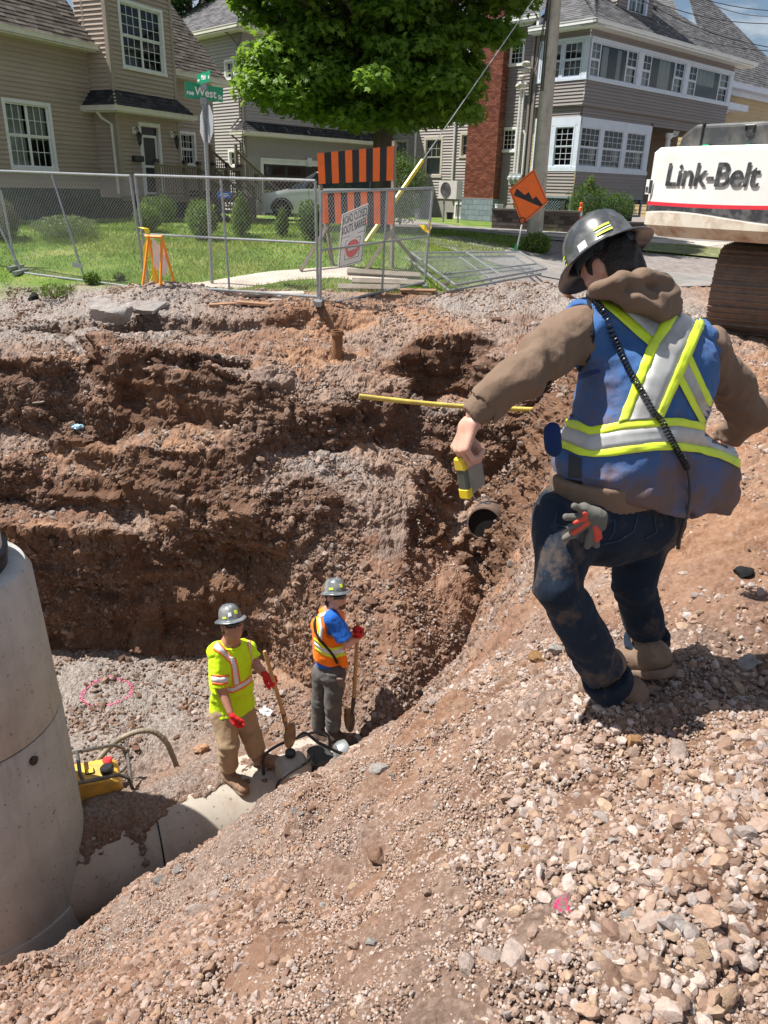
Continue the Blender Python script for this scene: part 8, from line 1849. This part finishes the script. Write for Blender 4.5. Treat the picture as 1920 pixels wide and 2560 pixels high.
# ---------------------------------------------------------------- the two workers standing on the pipe
def shades(P,A,parent,sc=1.):
    mb=MB();V=[];Fs=[];n=17
    for i in range(n):
        a=(i/(n-1)-.5)*2; x=a*.073; y=.102-.052*abs(a)**2.4; hh=.019*(1-.25*abs(a))*(1-.55*math.exp(-(a/.13)**2)); z=.004
        for zz in (-hh,hh): V.append(P(x,y,z+zz-.004*(1 if zz<0 else 0)))
    Fs=[(2*i,2*i+2,2*i+3,2*i+1) for i in range(n-1)]; mb.add(V,Fs)
    mb2=MB(); o=mb.build('sunglasses',mat('dark_lens',(.006,.006,.008),.06,.1,5,spec=.9),parent,smooth=True,fix=False);sd=o.modifiers.new('t','SOLIDIFY');sd.thickness=.004
    for q in (-1,1): mb2.tube([P(q*.072,.052,.010),P(q*.080,.0,.008),P(q*.078,-.02,.0)],.003,5)
    mb2.build('temple_arm',M_BLACK,o)
def shovel(label,top,soc,tip,bn,hgt=None):
    top,soc,tip=[np.array(q,float) for q in (top,soc,tip)]; d=unit(soc-top); n=unit(np.array(bn)-unit(tip-soc)*np.dot(bn,unit(tip-soc))); t=unit(tip-soc); w_=np.cross(t,n)
    r=empty('shovel',soc,0,label,'shovel'); mb=MB();mb.tube([top+d*.004,top+d*.02,top+(soc-top)*.5,soc+d*.06],[.014,.018,.0175,.019],12);mb.build('handle',mat('ash_handle',(.50,.29,.11),.5,.2,6,sc=(2,2,.4),dirt=(.3,.2,.12),dirtamt=.25),r,smooth='auto')
    ms_=mat('shovel_steel',(.10,.07,.05),.6,.3,9,.4,dirt=(.34,.24,.15),dirtamt=.5); mb=MB();mb.tube([soc-d*.02,soc+t*.08,soc+t*.17],[.022,.021,.012],10);mb.build('socket',ms_,r,smooth='auto')
    L=np.linalg.norm(tip-soc);l0=.13; na,nb=16,9;V=[]
    for i in range(na):
        u=i/(na-1); wid=.088*(1 if u<.35 else math.sqrt(max(0,1-((u-.35)/.65)**2.2))); wid=max(wid,.004); wid*=(.82+.18*min(1,u/.12))
        for j in range(nb): v=(j/(nb-1)-.5)*2; V.append(soc+t*(l0+(L-l0)*u)+w_*wid*v+n*(.030*v*v*(1-.5*u)+.030*(u-.4)**2-.012*math.exp(-(v/.25)**2)*(1-u)))
    mb=MB();mb.add(V,[(i*nb+j,(i+1)*nb+j,(i+1)*nb+j+1,i*nb+j+1) for i in range(na-1) for j in range(nb-1)]);b=mb.build('blade',mat('shovel_blade',(.36,.24,.13),.45,.3,7,.35,dirt=(.10,.07,.05),dirtamt=.5,dscale=5),r,smooth=True,fix=False);sd=b.modifiers.new('t','SOLIDIFY');sd.thickness=.003
    mb=MB()
    for q in (-1,1): mb.tube([soc+t*l0+w_*q*.03+n*.0,soc+t*(l0-.004)+w_*q*.10+n*.026],.005,5)
    mb.build('foot_rest',ms_,b); return r
Z4=lambda x,y:(480+x/3.318,1400+y/3.318)
def worker_a():
    D=5.62; J=lambda x,y,dd=0.:PD(*Z4(x,y),D+dd)
    root=empty('person',(-1.2,5.68,-3.38),0,'worker in a bright yellow shirt, khaki trousers and grey hard hat holding a shovel','person')
    hd=J(328,530,.02);nk=J(322,690,.06);cst=J(325,820,.06);wst=J(330,1040,.06);pel=J(335,1235,.06)
    shR=J(228,755,.0);shL=J(428,740,.16);elR=J(226,1020,-.10);wrR=J(318,1262,-.24);elL=J(520,855,.10);wrL=J(612,960,-.02)
    hpR=J(262,1270,.02);hpL=J(410,1262,.12);knR=J(300,1530,-.10);anR=J(300,1752,-.06);knL=J(500,1470,.10);anL=J(548,1620,.10)
    f=unit([.45,-.88,0]);r=unit([-.88,-.45,0]);hf=unit([.52,-.72,.36]);hu=unit([-.24,.36,.90])   # r: his right, towards the left of the picture
    s=SDF(*bounds([hd,pel,shL,shR,elL,elR,wrL,wrR,knL,knR,anL,anR],.2),.0085)
    P_,A_=head_sdf(s,hd,hf,hu,k=.008,sc=1.08); s.cap(hd-hu*.06-hf*.015,nk,.058,.066,.02); s.cap(nk,cst,.08,.12,.05,flat=(f,.75));s.cap(cst,pel,.12,.13,.05,flat=(f,.75))
    for a,b,c in ((shL,elL,wrL),(shR,elR,wrR)): s.cap(nk,a,.05,.06,.04);s.cap(a,b,.058,.046,.03);s.cap(b,c,.047,.030,.02)
    for a,b,c in ((hpL,knL,anL),(hpR,knR,anR)): s.cap(pel,a,.1,.085,.04);s.cap(a,b,.085,.055,.03);s.cap(b,c,.055,.04,.02)
    hm=SDF(hd-.16,hd+.16,.0042); head_sdf(hm,hd,hf,hu,k=.008,sc=1.082); hm.cap(hd-hu*.06-hf*.015,nk,.0585,.0665,.02); hm=hm.mesh(); hm=(relax(*hm,1),hm[1])
    body=s.obj('body',M_SKIN2,root,1,extra=[hm])
    s=SDF(hd-.16,hd+.16,.005); s.ell(P_(0,-.02,.03),np.array([.088,.104,.09]),A_,.01); s.cap(P_(-.05,-.07,-.04),P_(.05,-.07,-.04),.03,.03,.02); s.plane(P_(0,.05,.05),unit(hf+hu*.0),.006)
    s.ell(P_(0,.09,-.04),np.array([.075,.08,.075]),A_,.01,'cut')
    for q in(-1,1): s.ell(P_(q*.088,.0,-.02),np.array([.03,.03,.045]),A_,.006,'cut')
    s.obj('hair',M_HAIR,body,1); shades(P_,A_,root)
    hardhat('hard_hat',hd+hu*.052,hf,unit(hu+hf*.03),M_HATG,root,[(-.42,-.05,.045,.085,M_HIVY,'square_sticker'),(.25,.55,.035,.075,M_SIGNW,'round_sticker'),(.75,1.1,.020,.040,M_HIVY,'reflective_sticker')],.82)
    # shirt
    F=fabric('hi_vis_yellow_shirt',(.62,.95,.02),None,.1,5,.75,300,.05,.2)
    s=SDF(*bounds([nk,pel,shL,shR,elL,elR],.26),.0075); s.cap(nk-np.array([0,0,.09]),cst,.11,.175,.05,flat=(f,.72));s.cap(cst,wst,.178,.178,.05,flat=(f,.76));s.cap(wst,pel-np.array([0,0,.02]),.180,.195,.04,flat=(f,.78));s.cap(shL-r*.03,shR+r*.03,.080,.080,.05)
    s.plane(J(300,1262),unit([.12,0,-1]),.006)
    s.ell(nk+hf*.03+np.array([0,0,.03]),(.085,.085,.06),None,.012,'cut')
    s.wrinkle(lambda P:fbm(P*6,2,131)+.8*np.sin((P@unit([.5,.1,1]))*30+4*fbm(P*3.5,2,9))*sstep(-2.2,-2.5,P[:,2]),.010);s.wrinkle(lambda P:ridged(P*12,2,5)-.3,.004)
    sh=s.obj('shirt',F,root,1); slv=[]
    for a_,b_,e_ in ((shR,elR,.03),(shL,elL,-.03)):
        d=unit(b_-a_);s=SDF(*bounds([a_,b_],.15),.0065);s.cap(a_,b_+d*.08,.088,.082,.03);s.plane(b_+d*e_,d,.006);s.wrinkle(lambda P:ridged(P*12,2,5)-.3,.005);s.wrinkle(cloth(8,6),.006);slv.append(s.obj('sleeve',F,sh,1))
    b=bvh_of([sh]+slv)
    def T(A,B,nm,m_,off=.003,**k): tape_on(b,[Z4(*p) for p in A],[Z4(*p) for p in B],nm,m_,sh,off,n=26,k=3,**k)
    def tri(A,B,w_=.22):    # orange, silver, orange across the ribbon
        A=np.array(A,float);B=np.array(B,float); T(A,A+(B-A)*w_,'orange_edge',M_ORT);T(A+(B-A)*w_,B-(B-A)*w_,'silver_tape',M_SILVB);T(B-(B-A)*w_,B,'orange_edge',M_ORT)
    tri([(215,660),(270,730),(340,810)],[(170,745),(240,785),(315,858)],.2); tri([(300,800),(325,900),(335,1040)],[(362,810),(385,900),(405,1025)],.2)
    tri([(270,1045),(340,1050),(430,1000),(522,930)],[(270,1098),(340,1105),(430,1065),(528,985)],.22); tri([(405,595),(450,640),(478,720)],[(440,590),(475,640),(492,715)],.2);tri([(455,690),(490,800),(500,900)],[(478,690),(500,800),(512,880)],.25)
    tri([(155,945),(230,955),(308,950)],[(165,1030),(235,1042),(300,1030)],.22)
    s=SDF(*bounds([nk],.13),.004);   # neckband
    s.ell(nk+hf*.03+np.array([0,0,-.012]),(.086,.086,.02),None,.01);s.ell(nk+hf*.03+np.array([0,0,.03]),(.078,.078,.09),None,.006,'cut');s.obj('neckband',F,sh,1)
    # trousers
    FK=fabric('khaki_canvas',(.40,.29,.18),(.22,.15,.10),.3,5)
    s=SDF(*bounds([pel,knL,knR,anL,anR],.2),.0075); s.cap(pel+np.array([0,0,.08]),pel,.155,.165,.04,flat=(f,.76)); s.cap(hpR,hpL,.115,.115,.04,flat=(f,.95))
    s.cap(hpR,knR,.122,.092,.04);s.cap(knR,anR,.092,.080,.03);s.cap(hpL,knL,.120,.090,.04);s.cap(knL,anL,.092,.082,.03)
    for a_,k_ in ((anR,knR),(anL,knL)): d=unit(a_-k_);s.cap(a_+d*.045,a_+d*.2,.12,.12,.004,op='cut')
    def kf(P):
        o_=0
        for i_,(kn_,an_) in enumerate(((knR,anR),(knL,anL))):
            d=unit(an_-kn_);t=(P-kn_)@d;near_=np.linalg.norm(P-kn_-d*t[:,None],axis=1)<.15;o_=o_+near_*(sstep(-.15,.05,t))*(.35+.9*fbm(P*5,2,33))*np.sin((t+.3*((P-kn_)@r))*58+5*fbm(P*5,2,i_))
        return o_
    s.wrinkle(kf,.009);s.wrinkle(cloth(8,72),.007); s.obj('trousers',FK,root,1)
    FB=fabric('tan_boot_leather',(.27,.17,.11),(.33,.24,.17),.4,7,.8,90)
    pt=lambda p,z=-3.385:np.array([p[0],p[1],z])
    h=J(262,1795,-.04);boot('boot',anR-np.array([0,0,.02]),pt(h,anR[2]-.115),pt(h+unit([.82,-.55,0])*.30,anR[2]-.125),(0,0,1),FB,root,1.05,.0065,M_SOLE,3)
    h=J(500,1668,.14);boot('boot',anL-np.array([0,0,.02]),pt(h,anL[2]-.105),pt(h+unit([.93,-.18,0])*.30,anL[2]-.10),(0,0,1),FB,root,1.05,.0065,M_SOLE,4)
    # red gloves
    RG=fabric('red_glove',(.62,.02,.02),(.1,.05,.04),.15,9,.6,200)
    top=J(600,752,-.12);soc=J(762,1285,-.10);tip=J(812,1545,-.06)
    hv=unit(J(345,1350,-.26)-wrR); hs=hand_sdf(wrR,hv,unit([.6,.4,0]),(.6,.7,.75,.8),1,1.1,.0042,.1,(.4,.4),grow=.0035,arm=elR-wrR); V,Fc=hs.mesh();g=npmesh('work_glove',relax(V,Fc,1),Fc,RG,root,smooth=True)
    gp=J(668,985,-.09)
    # left palm rests over the shaft, fingers closing round it
    hv=unit(gp-wrL); hs=hand_sdf(wrL,hv,unit([.1,-.3,-1]),(1.1,1.15,1.15,1.1),-1,1.1,.0042,.12,(.9,.9),grow=.0035,arm=elL-wrL); V,Fc=hs.mesh();npmesh('work_glove',relax(V,Fc,1),Fc,RG,root,smooth=True)
    shovel('long handled round point shovel beside the yellow shirt worker',top,soc,tip,(.85,-.5,.2))
worker_a()
def worker_b():
    D=6.05; J=lambda x,y,dd=0.:PD(*Z4(x,y),D+dd)
    root=empty('person',(-.5,6.1,-3.38),0,'bearded worker in an orange vest over a blue shirt holding his shovel','person')
    hd=J(1192,300,.0);nk=J(1150,425,.06);cst=J(1130,530,.08);wst=J(1135,740,.08);pel=J(1140,905,.08)
    shR=J(1170,500,-.08);shL=J(1130,480,.26);elR=J(1290,690,-.12);wrR=J(1382,640,.0);elL=J(1300,640,.30);wrL=J(1385,585,.12)
    hpR=J(1180,945,.0);hpL=J(1085,935,.14);knR=J(1172,1190,-.02);anR=J(1172,1425,.02);knL=J(1062,1180,.14);anL=J(1052,1415,.16)
    f=unit([.86,-.42,0]);r=unit([-.42,-.90,0]);hf=unit([.74,-.60,.32]);hu=unit([-.12,.30,.93])
    s=SDF(*bounds([hd,pel,shL,shR,elL,elR,wrL,wrR,knL,knR,anL,anR],.2),.0085)
    P_,A_=head_sdf(s,hd,hf,hu,k=.008,sc=1.02); s.cap(hd-hu*.06-hf*.015,nk,.052,.06,.02); s.cap(nk,cst,.075,.11,.05,flat=(f,.75));s.cap(cst,pel,.11,.115,.05,flat=(f,.75))
    for a,b,c in ((shL,elL,wrL),(shR,elR,wrR)): s.cap(nk,a,.05,.055,.04);s.cap(a,b,.054,.044,.03);s.cap(b,c,.046,.030,.02)
    for a,b,c in ((hpL,knL,anL),(hpR,knR,anR)): s.cap(pel,a,.09,.08,.04);s.cap(a,b,.08,.05,.03);s.cap(b,c,.05,.04,.02)
    hm=SDF(hd-.16,hd+.16,.0042); head_sdf(hm,hd,hf,hu,k=.008,sc=1.022); hm.cap(hd-hu*.06-hf*.015,nk,.0525,.0605,.02); hm=hm.mesh(); hm=(relax(*hm,1),hm[1])
    body=s.obj('body',M_SKIN,root,1,extra=[hm])
    s=SDF(hd-.2,hd+.16,.005); s.ell(P_(0,-.02,.03),np.array([.084,.10,.088]),A_,.01); s.cap(P_(-.03,-.08,-.04),P_(.03,-.08,-.06),.035,.03,.02); s.cap(P_(0,-.10,-.08),P_(0,-.10,-.12),.018,.014,.012); s.plane(P_(0,.05,.05),unit(hf),.006); s.ell(P_(0,.09,-.04),np.array([.075,.08,.075]),A_,.01,'cut')
    for q in(-1,1): s.ell(P_(q*.084,.0,-.02),np.array([.028,.03,.04]),A_,.006,'cut')
    s.obj('hair',M_HAIR,body,1)
    s=SDF(hd-.2,hd+.16,.004); s.ell(P_(0,.052,-.088),np.array([.040,.044,.034]),A_,.008); s.ell(P_(0,.03,-.02),np.array([.066,.082,.052]),A_,.004,'cut'); s.wrinkle(lambda P:ridged(P*60,2,4),.003); s.obj('beard',mat('brown_beard',(.10,.055,.035),.9,.3,80,bmp=.8),body,0)
    shades(P_,A_,root)
    mb=MB();mb.lathe([(.009,-.004),(.009,.004)],M=frame(P_(.088,-.004,-.036),A_[1],A_[0]),n=12);mb.build('ear_ring',M_BLACK,body)
    hardhat('hard_hat',hd+hu*.05,hf,hu,M_HATG,root,[(.0,.35,.045,.085,M_HIVY,'square_sticker'),(1.0,1.4,.03,.055,M_HIVY,'reflective_sticker')],.78)
    FBL=fabric('blue_tee',(.02,.13,.55),None,.1,5,.8)
    s=SDF(*bounds([nk,pel,shL,shR,elL,elR],.24),.0075); s.cap(nk-np.array([0,0,.07]),cst,.10,.15,.05,flat=(f,.72));s.cap(cst,wst,.15,.145,.05,flat=(f,.76));s.cap(wst,pel+np.array([0,0,.0]),.145,.150,.04,flat=(f,.78));
    s.plane(J(1130,878),(0,0,-1),.006);s.wrinkle(cloth(9,4),.007);ts=s.obj('t_shirt',FBL,root,1)
    for a_,b_ in ((shR,elR),(shL,elL)):
        d=unit(b_-a_);s=SDF(*bounds([a_,b_],.15),.0065);s.cap(a_-d*.02,b_,.078,.080,.03);s.plane(a_+d*.20,d,.006);s.wrinkle(cloth(10,6),.006);s.obj('sleeve',FBL,ts,1)
    FO=fabric('hi_vis_orange',(.98,.22,.015),(.4,.16,.08),.12,5,.8,300,.06,.2)
    s=SDF(*bounds([nk,pel,shL,shR],.26),.0070); s.cap(nk-np.array([0,0,.06]),cst,.115,.170,.05,flat=(f,.76));s.cap(cst,wst,.172,.162,.05,flat=(f,.80));s.cap(wst,pel+np.array([0,0,.02]),.162,.165,.04,flat=(f,.82)); s.cap(J(1235,760,-.02),J(1262,860,-.04),.05,.045,.05)
    s.plane(J(1030,822),unit([-.30,0,-1]),.006); s.cap(shR+r*.06+np.array([.02,0,.02]),shR+r*.03-np.array([-.03,0,.12]),.088,.088,.015,op='cut'); s.cap(shL-r*.04,shL-r*.04-np.array([0,0,.1]),.08,.09,.015,op='cut'); s.ell(nk+np.array([.02,0,.045]),(.07,.08,.05),None,.01,'cut')
    s.wrinkle(cloth(8,14),.009);v=s.obj('vest',FO,root,1);b=bvh_of([v])
    T=lambda A,B,nm,m_:tape_on(b,[Z4(*p) for p in A],[Z4(*p) for p in B],nm,m_,v,.003,n=26,k=3)
    T([(1012,640),(1080,700),(1160,730),(1290,700)],[(1014,672),(1080,728),(1160,752),(1290,720)],'yellow_tape',M_HIVY);T([(1014,672),(1080,728),(1160,752),(1290,720)],[(1020,715),(1085,765),(1170,790),(1290,758)],'silver_tape',M_SILVB);T([(1020,715),(1085,765),(1170,790),(1290,758)],[(1022,745),(1090,790),(1180,815),(1290,785)],'yellow_tape',M_HIVY)
    T([(1050,455),(1100,430),(1180,440),(1240,490)],[(1062,480),(1110,458),(1180,468),(1225,510)],'silver_tape',M_SILVB);T([(1040,480),(1060,560),(1050,640)],[(1068,480),(1085,560),(1078,690)],'silver_tape',M_SILVB);T([(1030,470),(1046,560),(1035,650)],[(1042,470),(1060,560),(1050,650)],'yellow_tape',M_HIVY)
    pts=[(1085,372),(1050,430),(1025,500),(1028,580),(1060,650),(1110,710),(1170,790),(1210,850)];o=Vector((0,0,CZ));Q=[]
    for p in pts:
        d=Vector(ray(*Z4(*p))).normalized();h=b.ray_cast(o,d)
        if h[0] is not None: nn_=h[1] if h[1].dot(d)<0 else -h[1];Q.append(np.array(h[0]+nn_*.012))
    if len(Q)>3:
        S_=spline(Q,500);coil=[]
        for i,p in enumerate(S_):
            t=unit(S_[min(i+1,499)]-S_[max(i-1,0)]);u=unit(np.cross(t,[0,1,0]));w_=np.cross(t,u);a=2*PI*i/8;coil.append(p+(u*math.cos(a)+w_*math.sin(a))*.009)
        mb=MB();mb.tube(coil,.004,4);mb.build('coiled_cord',M_BLACK,root)
    FG=fabric('charcoal_trousers',(.10,.098,.095),(.22,.16,.12),.25,5)
    s=SDF(*bounds([pel,knL,knR,anL,anR],.2),.0075); s.cap(pel+np.array([0,0,.07]),pel,.135,.142,.04,flat=(f,.78)); s.cap(hpR,hpL,.10,.10,.04)
    s.cap(hpR,knR,.105,.080,.04);s.cap(knR,anR,.080,.070,.03);s.cap(hpL,knL,.105,.080,.04);s.cap(knL,anL,.080,.070,.03)
    for a_,k_ in ((anR,knR),(anL,knL)): d=unit(a_-k_);s.cap(a_+d*.045,a_+d*.2,.12,.12,.004,op='cut')
    def kf(P):
        o_=0
        for i_,(kn_,an_) in enumerate(((knR,anR),(knL,anL))):
            d=unit(an_-kn_);t=(P-kn_)@d;near_=np.linalg.norm(P-kn_-d*t[:,None],axis=1)<.12;o_=o_+near_*(.35+.9*fbm(P*5,2,33))*np.sin((t+.35*((P-kn_)@r))*64+5*fbm(P*5,2,i_))
        return o_
    s.wrinkle(kf,.007);s.wrinkle(cloth(8,75),.006);tr=s.obj('trousers',FG,root,1)
    mb=MB();mb.bbox((-.035,-.02,-.05),(.035,.02,.05),.008,M=frame(J(1235,1010,-.10),unit([.95,-.3,.2]),(.1,-.1,1)));mb.build('tape_measure',mat('tape_case',(.12,.11,.10),.5,dirt=(.5,.04,.03),dirtamt=.3,dscale=20),root)
    FB=fabric('dark_boot_leather',(.085,.055,.045),(.24,.17,.12),.5,7,.85,90)
    h=J(1122,1505,.0);boot('boot',anR-np.array([0,0,.02]),np.array([h[0],h[1],anR[2]-.105]),np.array([h[0],h[1],anR[2]-.11])+unit([.95,-.12,0])*.30,(0,0,1),FB,root,1.0,.0065,M_SOLE,5)
    h=J(1010,1462,.16);boot('boot',anL-np.array([0,0,.02]),np.array([h[0],h[1],anL[2]-.105]),np.array([h[0],h[1],anL[2]-.11])+unit([.85,-.5,0])*.29,(0,0,1),FB,root,1.0,.0065,M_SOLE,6)
    RG=MATS.get('rg') or fabric('red_glove_dark',(.50,.02,.02),(.1,.05,.04),.2,9,.6,200)
    top=J(1378,522,.02);soc=J(1342,1150,.04);tip=J(1312,1418,.0)
    for wr,el,dd in ((wrR,elR,-.0),(wrL,elL,.05)):
        hv=unit(J(1388,570,dd)-wr); hs=hand_sdf(wr,hv,unit([-.2,-.2,-.8]),(1.1,1.15,1.15,1.1),1,1.05,.0042,.1,(.9,.9),grow=.0035,arm=el-wr);V,Fc=hs.mesh();npmesh('work_glove',relax(V,Fc,1),Fc,RG,root,smooth=True)
    shovel('round point shovel in front of the orange vest worker at the pipe end',top,soc,tip,(-.75,-.6,.1))
    # ink on the forearm
    ba=bvh_of([body]);M_INK=mat('tattoo_ink',(.10,.085,.10),.6)
    for k in range(7):
        x=1225+k*13;y=655+((k*37)%22)
        tape_on(ba,[Z4(x,y-14),Z4(x+8,y+2),Z4(x+2,y+20)],[Z4(x+6,y-14),Z4(x+13,y+2),Z4(x+7,y+20)],'tattoo',M_INK,body,.001,n=8,k=2,thick=.0005)
worker_b()
